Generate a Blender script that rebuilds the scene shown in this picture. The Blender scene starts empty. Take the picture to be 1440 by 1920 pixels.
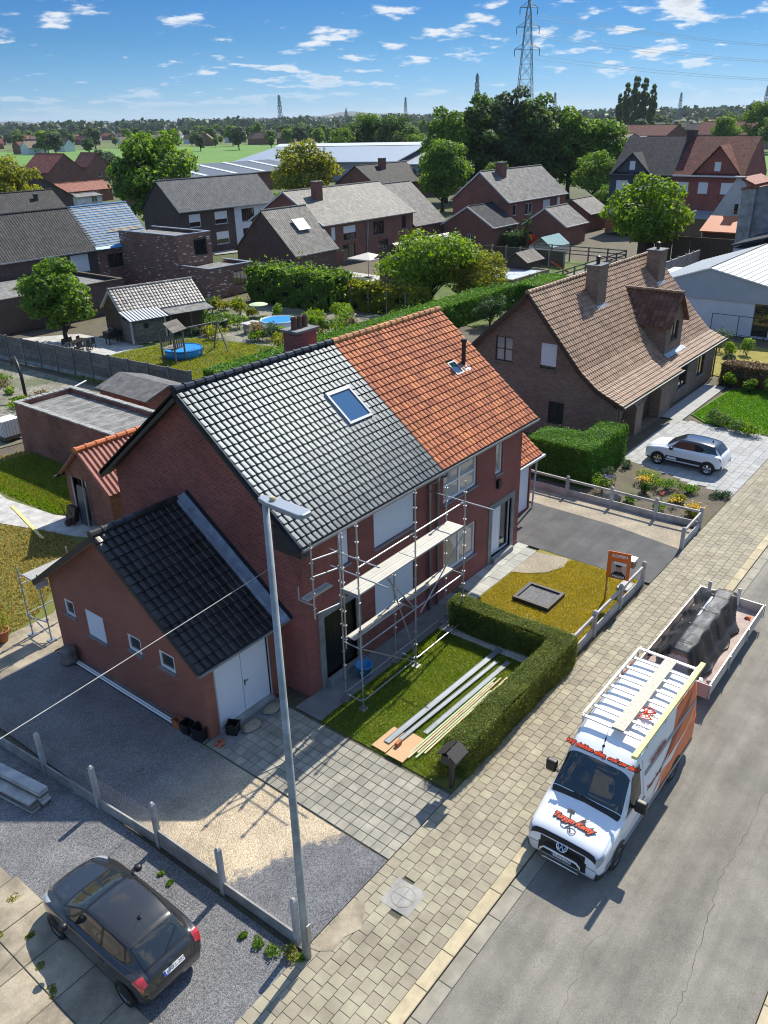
import bpy, bmesh, math, random
import numpy as np
from mathutils import Vector, Matrix, Euler
random.seed(7); RNG = np.random.default_rng(7)
SC = bpy.context.scene; COL = SC.collection
R = math.radians
# ---------------------------------------------------------------- camera
cam_d = bpy.data.cameras.new('camera'); cam = bpy.data.objects.new('camera', cam_d); COL.objects.link(cam)
cam_d.sensor_fit = 'VERTICAL'; cam_d.sensor_height = 24.0; cam_d.lens = 24.0*1528.3/1920.0
cam_d.clip_start = .3; cam_d.clip_end = 30000
CAM_H = 16.5
cam.matrix_world = Matrix(((.61993834, .35193673, -.70129665, 0), (-.78437696, .25436298, -.56573161, 0),
                           (-.02071782, .90079965, .43374043, CAM_H), (0, 0, 0, 1)))
SC.camera = cam
# ---------------------------------------------------------------- sky with fair-weather clouds, sun
SUN = Vector((.90, .115, 1.0)).normalized()
world = bpy.data.worlds.new('World'); SC.world = world; world.use_nodes = True
wn = world.node_tree; wn.nodes.clear()
def W(t, **k):
    n = wn.nodes.new(t)
    for a, b in k.items(): setattr(n, a, b)
    return n
def wl(a, b): wn.links.new(a, b)
sky = W('ShaderNodeTexSky', sky_type='NISHITA', sun_disc=False)
sky.sun_elevation = math.asin(SUN.z); sky.sun_rotation = math.atan2(SUN.x, SUN.y)
sky.altitude = 300; sky.air_density = 1.0; sky.dust_density = .1; sky.ozone_density = 2.0
hsv = W('ShaderNodeHueSaturation'); hsv.inputs['Saturation'].default_value = 1.0; wl(sky.outputs[0], hsv.inputs['Color'])
tc = W('ShaderNodeTexCoord'); sep = W('ShaderNodeSeparateXYZ'); wl(tc.outputs['Generated'], sep.inputs[0])
def WM(op, a, b=None, clamp=False):
    m = W('ShaderNodeMath', operation=op, use_clamp=clamp)
    for i, v in enumerate((a, b)):
        if v is None: continue
        if isinstance(v, (int, float)): m.inputs[i].default_value = v
        else: wl(v, m.inputs[i])
    return m.outputs[0]
# a cloud deck: direction projected on a curved layer overhead
den = WM('ADD', WM('MAXIMUM', sep.outputs[2], 0.0), .15)
px = WM('DIVIDE', sep.outputs[0], den); py = WM('DIVIDE', sep.outputs[1], den)
comb = W('ShaderNodeCombineXYZ'); wl(px, comb.inputs[0]); wl(py, comb.inputs[1])
n1 = W('ShaderNodeTexNoise', noise_dimensions='3D'); n1.inputs['Scale'].default_value = 4.4; n1.inputs['Detail'].default_value = 9; n1.inputs['Roughness'].default_value = .56
wl(comb.outputs[0], n1.inputs['Vector'])
n2 = W('ShaderNodeTexNoise'); n2.inputs['Scale'].default_value = .9; n2.inputs['Detail'].default_value = 2
wl(comb.outputs[0], n2.inputs['Vector'])
dens = WM('ADD', n1.outputs[0], WM('MULTIPLY', WM('SUBTRACT', n2.outputs[0], .5), .55))
mr = W('ShaderNodeMapRange', interpolation_type='SMOOTHSTEP'); wl(dens, mr.inputs[0])
mr.inputs[1].default_value = .53; mr.inputs[2].default_value = .66
mrs = W('ShaderNodeMapRange'); wl(dens, mrs.inputs[0]); mrs.inputs[1].default_value = .60; mrs.inputs[2].default_value = .80
ccol = W('ShaderNodeMix', data_type='RGBA'); ccol.inputs[6].default_value = (4.1, 4.2, 4.3, 1); ccol.inputs[7].default_value = (2.5, 2.7, 2.95, 1)
wl(mrs.outputs[0], ccol.inputs[0])
up = W('ShaderNodeMapRange'); wl(sep.outputs[2], up.inputs[0]); up.inputs[1].default_value = .005; up.inputs[2].default_value = .06
fac = WM('MULTIPLY', WM('MULTIPLY', mr.outputs[0], up.outputs[0]), .92)
mixw = W('ShaderNodeMix', data_type='RGBA'); wl(fac, mixw.inputs[0])
# clean summer air: bluer with height, the same all the way round and up to the zenith
tin = W('ShaderNodeValToRGB'); e_ = tin.color_ramp.elements; e_[0].position = 0.0; e_[0].color = (.165, .275, .50, 1); e_[1].position = 1.0; e_[1].color = (1, 1, 1, 1)
for q_, c_ in ((.078, (.080, .195, .345)), (.156, (.046, .155, .315)), (.5, (.55, .80, .97))): x_ = e_.new(q_); x_.color = (*c_, 1)
wl(sep.outputs[2], tin.inputs[0]); tm = W('ShaderNodeMix', data_type='RGBA', blend_type='MULTIPLY'); tm.inputs[0].default_value = 1.0
wl(hsv.outputs[0], tm.inputs[6]); wl(tin.outputs[0], tm.inputs[7]); wl(tm.outputs[2], mixw.inputs[6]); wl(ccol.outputs[2], mixw.inputs[7])
bg = W('ShaderNodeBackground'); bg.inputs['Strength'].default_value = .14
wl(mixw.outputs[2], bg.inputs['Color']); wo = W('ShaderNodeOutputWorld'); wl(bg.outputs[0], wo.inputs['Surface'])
sun_d = bpy.data.lights.new('sun', 'SUN'); sun_d.energy = 4.0; sun_d.angle = R(.53); sun_d.color = (1.0, .93, .80)
sun = bpy.data.objects.new('sun', sun_d); COL.objects.link(sun); sun.rotation_euler = SUN.to_track_quat('Z', 'Y').to_euler(); sun.location = SUN*60
SC.view_settings.view_transform = 'Standard'; SC.view_settings.look = 'None'; SC.view_settings.exposure = 0.80; SC.view_settings.gamma = 1.0
SC.cycles.max_bounces = 6; SC.cycles.transparent_max_bounces = 8; SC.cycles.use_denoising = True
SC.cycles.sample_clamp_indirect = 6; SC.cycles.filter_width = 1.1
# ---------------------------------------------------------------- materials
MATS = {}
def newmat(name):
    m = bpy.data.materials.new(name); m.use_nodes = True; nt = m.node_tree
    b = nt.nodes['Principled BSDF']; MATS[name] = m
    return m, nt, b
def nd(nt, t, **k):
    n = nt.nodes.new(t)
    for a, v in k.items(): setattr(n, a, v)
    return n
def rgba(c): return (c[0], c[1], c[2], 1.0)
def rnd_fac(nt):
    oi = nd(nt, 'ShaderNodeObjectInfo'); ge = nd(nt, 'ShaderNodeNewGeometry')
    a = nd(nt, 'ShaderNodeMath', operation='ADD'); nt.links.new(oi.outputs['Random'], a.inputs[0]); nt.links.new(ge.outputs['Random Per Island'], a.inputs[1])
    f = nd(nt, 'ShaderNodeMath', operation='FRACT'); nt.links.new(a.outputs[0], f.inputs[0])
    return f.outputs[0]
def mulcol(nt, col, fac):
    m = nd(nt, 'ShaderNodeMix', data_type='RGBA', blend_type='MULTIPLY'); m.inputs[0].default_value = 1.0
    nt.links.new(col, m.inputs[6]); nt.links.new(fac, m.inputs[7]); return m.outputs[2]
def noise_node(nt, vec, scale, detail=4, rough=.55):
    n = nd(nt, 'ShaderNodeTexNoise'); n.inputs['Scale'].default_value = scale; n.inputs['Detail'].default_value = detail; n.inputs['Roughness'].default_value = rough
    nt.links.new(vec, n.inputs['Vector']); return n.outputs[0]
def maprange(nt, v, a, b, c, d, smooth=False):
    m = nd(nt, 'ShaderNodeMapRange'); nt.links.new(v, m.inputs[0])
    if smooth: m.interpolation_type = 'SMOOTHSTEP'
    for i, x in enumerate((a, b, c, d)): m.inputs[i+1].default_value = x
    return m.outputs[0]
def vec_of(nt, coords):
    if coords == 'World':
        return nd(nt, 'ShaderNodeNewGeometry').outputs['Position']
    return nd(nt, 'ShaderNodeTexCoord').outputs[coords]
def mat(name, col, rough=.75, metal=0.0, col2=None, scale=3.0, mix=(.35, .65), rnd=0.0, bump=0.0, bscale=40.0, spec=.5,
        dirt=0.0, dscale=.6, coat=0.0, coords='World', fine=0.0, fscale=60.0, hue=0.0):
    m, nt, b = newmat(name); L = nt.links.new
    v = vec_of(nt, coords)
    rn = nd(nt, 'ShaderNodeRGB'); rn.outputs[0].default_value = rgba(col); out = rn.outputs[0]
    if col2 is not None:
        mx = nd(nt, 'ShaderNodeMix', data_type='RGBA'); L(maprange(nt, noise_node(nt, v, scale), mix[0], mix[1], 0, 1), mx.inputs[0])
        mx.inputs[6].default_value = rgba(col); mx.inputs[7].default_value = rgba(col2); out = mx.outputs[2]
    if dirt: out = mulcol(nt, out, maprange(nt, noise_node(nt, v, dscale, 6, .65), .3, .7, 1-dirt, 1+dirt*.4))
    if fine: out = mulcol(nt, out, maprange(nt, noise_node(nt, v, fscale, 2), .3, .7, 1-fine, 1+fine))
    if rnd or hue:
        rf = rnd_fac(nt)
        if rnd: out = mulcol(nt, out, maprange(nt, rf, 0, 1, 1-rnd, 1+rnd))
        if hue:
            hs = nd(nt, 'ShaderNodeHueSaturation'); L(out, hs.inputs['Color']); L(maprange(nt, rf, 0, 1, .5-hue, .5+hue), hs.inputs['Hue']); out = hs.outputs[0]
    L(out, b.inputs['Base Color'])
    b.inputs['Roughness'].default_value = rough; b.inputs['Metallic'].default_value = metal
    b.inputs['Specular IOR Level'].default_value = spec
    if coat: b.inputs['Coat Weight'].default_value = coat; b.inputs['Coat Roughness'].default_value = .04
    if bump:
        bn = nd(nt, 'ShaderNodeBump'); bn.inputs['Strength'].default_value = bump; bn.inputs['Distance'].default_value = .02
        L(noise_node(nt, v, bscale, 3), bn.inputs['Height']); L(bn.outputs[0], b.inputs['Normal'])
    return m
def brickmat(name, c1, c2, mortar, w=.22, h=.075, ms=.009, rough=.85, dirt=.25, white=0.0, wcol=(.75, .74, .7), bias=0.0):
    m, nt, b = newmat(name); L = nt.links.new
    uv = nd(nt, 'ShaderNodeTexCoord').outputs['UV']
    t = nd(nt, 'ShaderNodeTexBrick'); L(uv, t.inputs['Vector']); t.inputs['Scale'].default_value = 1
    t.inputs['Brick Width'].default_value = w; t.inputs['Row Height'].default_value = h; t.inputs['Mortar Size'].default_value = ms; t.inputs['Mortar Smooth'].default_value = .2
    t.inputs['Bias'].default_value = bias
    t.inputs['Color1'].default_value = rgba(c1); t.inputs['Color2'].default_value = rgba(c2); t.inputs['Mortar'].default_value = rgba(mortar)
    out = t.outputs['Color']
    if white:   # scattered pale bricks: a second brick grid with black/white bricks, thresholded
        t2 = nd(nt, 'ShaderNodeTexBrick'); L(uv, t2.inputs['Vector']); t2.inputs['Scale'].default_value = 1
        for k, vv in (('Brick Width', w), ('Row Height', h), ('Mortar Size', ms)): t2.inputs[k].default_value = vv
        t2.inputs['Color1'].default_value = (0, 0, 0, 1); t2.inputs['Color2'].default_value = (1, 1, 1, 1); t2.inputs['Mortar'].default_value = (0, 0, 0, 1)
        f = maprange(nt, t2.outputs['Color'], 1-white, 1-white+.02, 0, 1)
        nm = maprange(nt, noise_node(nt, uv, .7, 3), .42, .56, .1, 1)
        mm = nd(nt, 'ShaderNodeMath', operation='MULTIPLY'); L(f, mm.inputs[0]); L(nm, mm.inputs[1])
        mx = nd(nt, 'ShaderNodeMix', data_type='RGBA'); L(mm.outputs[0], mx.inputs[0]); L(out, mx.inputs[6]); mx.inputs[7].default_value = rgba(wcol); out = mx.outputs[2]
    out = mulcol(nt, out, maprange(nt, noise_node(nt, uv, .55, 6, .65), .3, .7, 1-dirt, 1+dirt*.5))
    out = mulcol(nt, out, maprange(nt, noise_node(nt, uv, 30, 2), .3, .7, .85, 1.12))
    L(out, b.inputs['Base Color']); b.inputs['Roughness'].default_value = rough; b.inputs['Specular IOR Level'].default_value = .3
    bn = nd(nt, 'ShaderNodeBump'); bn.inputs['Strength'].default_value = .5; bn.inputs['Distance'].default_value = .01; bn.invert = True
    L(t.outputs['Fac'], bn.inputs['Height']); L(bn.outputs[0], b.inputs['Normal'])
    return m
def tilemat_uv(name, col, col2, gloss=.5, w=.3, h=.34, dirt=.2, depth=.03, rnd=.3):
    # pan tiles too far away to tell apart: relief from waves across and steps along the slope (UV in metres)
    m, nt, b = newmat(name); L = nt.links.new
    uv = nd(nt, 'ShaderNodeTexCoord').outputs['UV']; s = nd(nt, 'ShaderNodeSeparateXYZ'); L(uv, s.inputs[0])
    def mth(op, a, bb=None):
        q = nd(nt, 'ShaderNodeMath', operation=op)
        for i, v in enumerate((a, bb)):
            if v is None: continue
            if isinstance(v, (int, float)): q.inputs[i].default_value = v
            else: L(v, q.inputs[i])
        return q.outputs[0]
    wv = mth('ABSOLUTE', mth('SINE', mth('MULTIPLY', s.outputs[0], math.pi/w)))
    st = mth('SUBTRACT', 1.0, mth('FRACT', mth('DIVIDE', s.outputs[1], h)))
    hgt = mth('ADD', wv, mth('MULTIPLY', st, .8))
    cell = nd(nt, 'ShaderNodeCombineXYZ'); L(mth('FLOOR', mth('DIVIDE', s.outputs[0], w)), cell.inputs[0]); L(mth('FLOOR', mth('DIVIDE', s.outputs[1], h)), cell.inputs[1])
    wn_ = nd(nt, 'ShaderNodeTexWhiteNoise'); L(cell.outputs[0], wn_.inputs['Vector'])
    mx = nd(nt, 'ShaderNodeMix', data_type='RGBA'); L(maprange(nt, noise_node(nt, uv, .9, 5, .65), .35, .65, 0, 1), mx.inputs[0]); mx.inputs[6].default_value = rgba(col); mx.inputs[7].default_value = rgba(col2)
    out = mulcol(nt, mx.outputs[2], maprange(nt, wn_.outputs[0], 0, 1, 1-rnd, 1+rnd))
    # gaps between courses and pan troughs: joint shadow is put into the colour
    jt = mth('MINIMUM', maprange(nt, mth('FRACT', mth('DIVIDE', s.outputs[1], h)), 0, .12, .45, 1), maprange(nt, wv, 0, .35, .5, 1))
    out = mulcol(nt, out, jt)
    L(out, b.inputs['Base Color']); b.inputs['Roughness'].default_value = gloss; b.inputs['Specular IOR Level'].default_value = .2
    bn = nd(nt, 'ShaderNodeBump'); bn.inputs['Strength'].default_value = 1.0; bn.inputs['Distance'].default_value = depth
    L(hgt, bn.inputs['Height']); L(bn.outputs[0], b.inputs['Normal'])
    return m
def leafmat(name, c1, c2, trans=.35, rough=.55, rnd=.35, clump=.5):
    m, nt, b = newmat(name); L = nt.links.new
    rf = rnd_fac(nt)
    mx = nd(nt, 'ShaderNodeMix', data_type='RGBA'); mx.inputs[6].default_value = rgba(c1); mx.inputs[7].default_value = rgba(c2)
    v = nd(nt, 'ShaderNodeNewGeometry').outputs['Position']
    ad = nd(nt, 'ShaderNodeMath', operation='MULTIPLY_ADD'); L(rf, ad.inputs[0]); ad.inputs[1].default_value = .55
    L(maprange(nt, noise_node(nt, v, clump, 2), .3, .7, -.1, .55), ad.inputs[2]); L(ad.outputs[0], mx.inputs[0])
    out = mulcol(nt, mx.outputs[2], maprange(nt, rf, 0, 1, 1-rnd, 1+rnd))
    L(out, b.inputs['Base Color']); b.inputs['Roughness'].default_value = rough; b.inputs['Specular IOR Level'].default_value = .35
    tr = nd(nt, 'ShaderNodeBsdfTranslucent'); t2 = mulcol(nt, out, out); 
    hs = nd(nt, 'ShaderNodeHueSaturation'); hs.inputs['Hue'].default_value = .48; hs.inputs['Saturation'].default_value = 1.15; hs.inputs['Value'].default_value = 1.8; L(out, hs.inputs['Color'])
    L(hs.outputs[0], tr.inputs['Color'])
    ms = nd(nt, 'ShaderNodeMixShader'); ms.inputs[0].default_value = trans; L(b.outputs[0], ms.inputs[1]); L(tr.outputs[0], ms.inputs[2])
    L(ms.outputs[0], nt.nodes['Material Output'].inputs['Surface'])
    return m
# ---------------------------------------------------------------- mesh builder
class MB:
    def __init__(s): s.v = []; s.f = []; s.uv = None
    def add(s, vs, fs):
        o = len(s.v); s.v.extend([tuple(p) for p in vs]); s.f.extend([tuple(i+o for i in f) for f in fs]); return s
    def quad(s, *p): return s.add(p, [tuple(range(len(p)))])
    def box(s, x0, x1, y0, y1, z0, z1):
        if x0 > x1: x0, x1 = x1, x0
        if y0 > y1: y0, y1 = y1, y0
        if z0 > z1: z0, z1 = z1, z0
        return s.add([(x0,y0,z0),(x1,y0,z0),(x1,y1,z0),(x0,y1,z0),(x0,y0,z1),(x1,y0,z1),(x1,y1,z1),(x0,y1,z1)],
              [(3,2,1,0),(4,5,6,7),(0,1,5,4),(1,2,6,5),(2,3,7,6),(3,0,4,7)])
    def fbox(s, F, a0, a1, b0, b1, c0, c1):
        o, u, v, w = F
        P = [o+u*a+v*b+w*c for a, b, c in ((a0,b0,c0),(a1,b0,c0),(a1,b1,c0),(a0,b1,c0),(a0,b0,c1),(a1,b0,c1),(a1,b1,c1),(a0,b1,c1))]
        fs = [(3,2,1,0),(4,5,6,7),(0,1,5,4),(1,2,6,5),(2,3,7,6),(3,0,4,7)]
        if u.cross(v).dot(w)*(a1-a0)*(b1-b0)*(c1-c0) < 0: fs = [f[::-1] for f in fs]
        return s.add(P, fs)
    def beam(s, a, b, w, h=None, up=(0,0,1)):
        a = Vector(a); b = Vector(b); h = h or w; d = (b-a); l = d.length; d = d/l
        up = Vector(up)
        if abs(d.dot(up)) > .98: up = Vector((1,0,0))
        x = d.cross(up).normalized(); z = x.cross(d)
        return s.fbox((a, x, d, z), -w/2, w/2, 0, l, -h/2, h/2)
    def tube(s, pts, r, n=8, cap=True):
        pts = [Vector(p) for p in pts]; rs = r if hasattr(r, '__len__') else [r]*len(pts)
        vs = []; fs = []; prev = None
        for i, p in enumerate(pts):
            d = (pts[min(i+1, len(pts)-1)]-pts[max(i-1, 0)]).normalized()
            if prev is None:
                x = d.cross(Vector((0,0,1)))
                if x.length < .05: x = d.cross(Vector((1,0,0)))
            else: x = prev - d*prev.dot(d)
            x.normalize(); prev = x; y = d.cross(x)
            for k in range(n):
                a = 2*math.pi*k/n; vs.append(p+(x*math.cos(a)+y*math.sin(a))*rs[i])
        for i in range(len(pts)-1):
            for k in range(n):
                a = i*n+k; b = i*n+(k+1) % n; fs.append((a, b, b+n, a+n))
        if cap: fs.append(tuple(range(n))[::-1]); fs.append(tuple(range((len(pts)-1)*n, len(pts)*n)))
        return s.add(vs, fs)
    def lathe(s, c, prof, n=20):
        c = Vector(c); vs = []; fs = []
        for r, z in prof:
            for k in range(n):
                a = 2*math.pi*k/n; vs.append((c.x+r*math.cos(a), c.y+r*math.sin(a), c.z+z))
        for i in range(len(prof)-1):
            for k in range(n):
                a = i*n+k; b = i*n+(k+1) % n; fs.append((a, b, b+n, a+n))
        fs.append(tuple(range(n))[::-1]); fs.append(tuple(range((len(prof)-1)*n, len(prof)*n)))
        return s.add(vs, fs)
    def prism(s, poly, vec):
        n = len(poly); vec = Vector(vec); P = [Vector(p) for p in poly]
        nrm = Vector((0,0,0))
        for i in range(n): nrm += P[i].cross(P[(i+1) % n])
        vs = P+[p+vec for p in P]
        fs = [tuple(range(n))[::-1], tuple(range(n, 2*n))]+[(i, (i+1) % n, (i+1) % n+n, i+n) for i in range(n)]
        if nrm.dot(vec) < 0: fs = [f[::-1] for f in fs]
        return s.add(vs, fs)
    def wall(s, o, u, n, outline, holes=(), depth=.12):
        o = Vector(o); u = Vector(u); n = Vector(n); Z = Vector((0,0,1)); ccw = u.cross(Z).dot(n) > 0
        us = sorted({p[0] for p in outline} | {h[0] for h in holes} | {h[1] for h in holes})
        vs_ = sorted({p[1] for p in outline} | {h[2] for h in holes} | {h[3] for h in holes})
        A = sum(outline[i][0]*outline[(i+1) % len(outline)][1]-outline[(i+1) % len(outline)][0]*outline[i][1] for i in range(len(outline)))
        ol = outline if A > 0 else outline[::-1]
        def clip(poly):
            for i in range(len(ol)):
                a = ol[i]; b = ol[(i+1) % len(ol)]; out = []
                ins = lambda p: (b[0]-a[0])*(p[1]-a[1])-(b[1]-a[1])*(p[0]-a[0]) >= -1e-6
                for j in range(len(poly)):
                    p = poly[j]; q = poly[(j+1) % len(poly)]; pi, qi = ins(p), ins(q)
                    if pi: out.append(p)
                    if pi != qi:
                        d1 = (b[0]-a[0])*(p[1]-a[1])-(b[1]-a[1])*(p[0]-a[0]); d2 = (b[0]-a[0])*(q[1]-a[1])-(b[1]-a[1])*(q[0]-a[0]); t = d1/(d1-d2)
                        out.append((p[0]+(q[0]-p[0])*t, p[1]+(q[1]-p[1])*t))
                poly = out
                if len(poly) < 3: return []
            return poly
        for i in range(len(us)-1):
            for j in range(len(vs_)-1):
                cu = (us[i]+us[i+1])/2; cv = (vs_[j]+vs_[j+1])/2
                if any(h[0] < cu < h[1] and h[2] < cv < h[3] for h in holes): continue
                p = clip([(us[i], vs_[j]), (us[i+1], vs_[j]), (us[i+1], vs_[j+1]), (us[i], vs_[j+1])])
                if len(p) < 3: continue
                P = [o+u*a+Z*b for a, b in p]
                if not ccw: P = P[::-1]
                s.add(P, [tuple(range(len(P)))])
        for h in holes:
            c = [(h[0], h[2]), (h[1], h[2]), (h[1], h[3]), (h[0], h[3])]
            for i in range(4):
                a = c[i]; b = c[(i+1) % 4]
                P = [o+u*a[0]+Z*a[1], o+u*b[0]+Z*b[1], o+u*b[0]+Z*b[1]-n*depth, o+u*a[0]+Z*a[1]-n*depth]
                s.add(P if not ccw else P[::-1], [(0,1,2,3)])
        return s
    def mesh(s, name, off=None, smooth=False, uv=True):
        me = bpy.data.meshes.new(name); v = s.v
        if off is not None: v = [(p[0]-off[0], p[1]-off[1], p[2]-off[2]) for p in v]
        me.from_pydata(v, [], s.f); 
        if uv:
            l = me.uv_layers.new(name='UVMap'); data = np.empty(len(me.loops)*2, 'f')
            W_ = s.v; 
            for p in me.polygons:
                n = p.normal; ax, ay, az = abs(n.x), abs(n.y), abs(n.z)
                if az >= ax and az >= ay and az > .85: k = 0
                elif ax > ay: k = 1
                else: k = 2
                sl = 1.0
                if k: sl = 1/max(.25, math.sqrt(max(0, 1-az*az)))
                for li in p.loop_indices:
                    q = W_[me.loops[li].vertex_index]
                    data[2*li:2*li+2] = (q[0], q[1]) if k == 0 else ((q[1], q[2]*sl) if k == 1 else (q[0], q[2]*sl))
            l.data.foreach_set('uv', data)
        if smooth: me.polygons.foreach_set('use_smooth', [True]*len(me.polygons))
        return me
ORG = {}
def tag(o, label=None, cat=None, group=None, kind=None):
    if label: o['label'] = label
    if cat: o['category'] = cat
    if group: o['group'] = group
    if kind: o['kind'] = kind
    return o
def link(name, me, m=None, parent=None):
    o = bpy.data.objects.new(name, me); COL.objects.link(o)
    if parent is not None: o.parent = parent
    if m is not None and me is not None and not me.materials: me.materials.append(MATS[m] if isinstance(m, str) else m)
    return o
def thing(name, loc, label, cat, group=None, rz=0.0):
    o = bpy.data.objects.new(name, None); COL.objects.link(o); o.location = loc; o.rotation_euler = (0, 0, rz); o.empty_display_size = .3
    ORG[o.name] = Vector(loc); return tag(o, label, cat, group)
def part(name, mb, m, parent, smooth=False, kind=None, local=False, label=None):
    r = parent
    while r.parent is not None: r = r.parent
    off = None if local else ORG.get(r.name, Vector((0,0,0)))
    me = mb.mesh(name, off, smooth); o = link(name, me, m, parent)
    if kind: o['kind'] = kind
    if label: o['label'] = label
    return o
def solo(name, mb, m, label, cat, group=None, smooth=False, kind=None, base=None):
    # a thing that is one mesh: origin at the centre of its base
    a = np.array(mb.v); c = Vector(((a[:,0].min()+a[:,0].max())/2, (a[:,1].min()+a[:,1].max())/2, a[:,2].min())) if base is None else Vector(base)
    o = link(name, mb.mesh(name, c, smooth), m); o.location = c; ORG[o.name] = c
    return tag(o, label, cat, group, kind)
def struct(name, mb, m, smooth=False):
    o = link(name, mb.mesh(name, None, smooth), m); o['kind'] = 'structure'; ORG[o.name] = Vector((0,0,0)); return o
def bevel(o, w=.02, seg=2, ang=.6):
    b = o.modifiers.new('bevel', 'BEVEL'); b.width = w; b.segments = seg; b.limit_method = 'ANGLE'; b.angle_limit = ang; return o
def copy_tree(o, parent=None):
    c = o.copy(); COL.objects.link(c); c.parent = parent
    for ch in o.children: copy_tree(ch, c)
    return c
def poly(name, pts, z, m):
    mb = MB(); P = [(x, y, z) for x, y in pts]
    A = sum(P[i][0]*P[(i+1) % len(P)][1]-P[(i+1) % len(P)][0]*P[i][1] for i in range(len(P)))
    if A < 0: P = P[::-1]
    mb.quad(*P); return struct(name, mb, m)
V = Vector; XP, XN, YP, YN, ZP = V((1,0,0)), V((-1,0,0)), V((0,1,0)), V((0,-1,0)), V((0,0,1))
# ---------------------------------------------------------------- pan tiles and pieces laid in courses
_tile_cache = {}
def tile_arrays(w, l, roll=.03, th=.052, flat=False):
    # one pan tile: x across, y up the slope, z off the slope; lower edge has thickness
    xs = [0, .04, .10, .30, .60, .88, .95, 1.0]; zs = [-.036, -.03, .006, roll*.7, roll*.62, .006, -.03, -.036]
    ov = .06; g = w*1.0
    vs = []; n = len(xs)
    for x, z in zip(xs, zs): vs.append((x*g, 0, z+th))
    for x, z in zip(xs, zs): vs.append((x*g, l+ov, z+th*.0))
    for x, z in zip(xs, zs): vs.append((x*g, 0, z+th-.066))
    fs = [(i, i+1, n+i+1, n+i) for i in range(n-1)]+[(2*n+i, 2*n+i+1, i+1, i) for i in range(n-1)]
    return np.array(vs, float), fs
def laid(parent, name, items, vs, fs, m, limit=300, smooth=False, stuffname=None):
    """items: list of 4x4 Matrix in the parent's root space, the largest-showing first; first `limit` become objects, the rest one joined part"""
    me = bpy.data.meshes.new(name); me.from_pydata([tuple(p) for p in vs], [], fs); me.materials.append(MATS[m])
    if smooth: me.polygons.foreach_set('use_smooth', [True]*len(me.polygons))
    for M in items[:limit]:
        o = bpy.data.objects.new(name, me); COL.objects.link(o); o.parent = parent; o.matrix_basis = M
    rest = items[limit:]
    if rest:
        h = np.c_[vs, np.ones(len(vs))]; allv = np.concatenate([(h @ np.array(M).T)[:, :3] for M in rest]); nv = len(vs)
        allf = [tuple(i+k*nv for i in f) for k in range(len(rest)) for f in fs]
        me2 = bpy.data.meshes.new(stuffname or name+'s'); me2.from_pydata(allv.tolist(), [], allf); me2.materials.append(MATS[m])
        if smooth: me2.polygons.foreach_set('use_smooth', [True]*len(me2.polygons))
        o = bpy.data.objects.new(stuffname or name+'s', me2); COL.objects.link(o); o.parent = parent; o['kind'] = 'stuff'
def frameM(o, u, v, w):
    return Matrix(((u.x, v.x, w.x, o.x), (u.y, v.y, w.y, o.y), (u.z, v.z, w.z, o.z), (0,0,0,1)))
def tile_slope(roof, org, a, b, ridge_a, mat_, w=.285, l=.34, skip=None, limit=300, lift=.03, flat=False, roll=.035, jitter=.004, clipf=None):
    """roof part; a->b is the eave line (world), ridge_a is the ridge point above a. org: root location"""
    a, b, ridge_a = V(a), V(b), V(ridge_a); u = (b-a); L = u.length; u /= L; s = (ridge_a-a); S = s.length; s /= S; n = u.cross(s)
    nc = max(1, round(L/w)); nr = max(1, round(S/l)); w = L/nc; l = S/nr
    vs, fs = tile_arrays(w, l, roll, flat=flat); items = []
    rr = random.Random(nc*31+nr)
    for j in range(nr):
        for i in range(nc):
            p = a+u*(i*w)+s*(j*l)
            c = p+u*w*.5+s*l*.5
            if skip and skip(c): continue
            tilt = rr.uniform(-1, 1)*jitter*3; 
            uu = (u+n*tilt).normalized(); ss = (s+n*rr.uniform(-1, 1)*jitter*3).normalized(); nn = uu.cross(ss).normalized(); ss = nn.cross(uu)
            items.append(((c-V((0,0,CAM_H))).length, frameM(p+n*(lift+rr.uniform(-1, 1)*jitter*.5)-org, uu, ss, nn)))
    items.sort(key=lambda t: t[0])
    laid(roof, 'roof_tile', [M for _, M in items], vs, fs, mat_, limit, smooth=False, stuffname='roof_tiles')
    return w, l, nc, nr
def ridge_caps(roof, org, a, b, mat_, r=.12, l=.36, name='ridge_tile', lab=None):
    a, b = V(a), V(b); d = b-a; L = d.length; d /= L; k = max(1, round(L/l)); l = L/k
    x = d.cross(ZP).normalized(); vs = []; n = 7
    for y, rr in ((0, 1.16), (.09, 1.14), (.10, 1.0), (l+.03, .96)):
        for i in range(n):
            t = math.pi*(-.12+1.24*i/(n-1)); vs.append((math.cos(t)*r*rr, y, math.sin(t)*r*rr))
    fs = [(j*n+i, j*n+i+1, (j+1)*n+i+1, (j+1)*n+i) for j in range(3) for i in range(n-1)]+[tuple(range(n))]
    z = x.cross(d)
    items = [frameM(a+d*(i*l)-org, x, d, z) for i in range(k)]
    laid(roof, name, items, np.array(vs), fs, mat_, 300)
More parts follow.
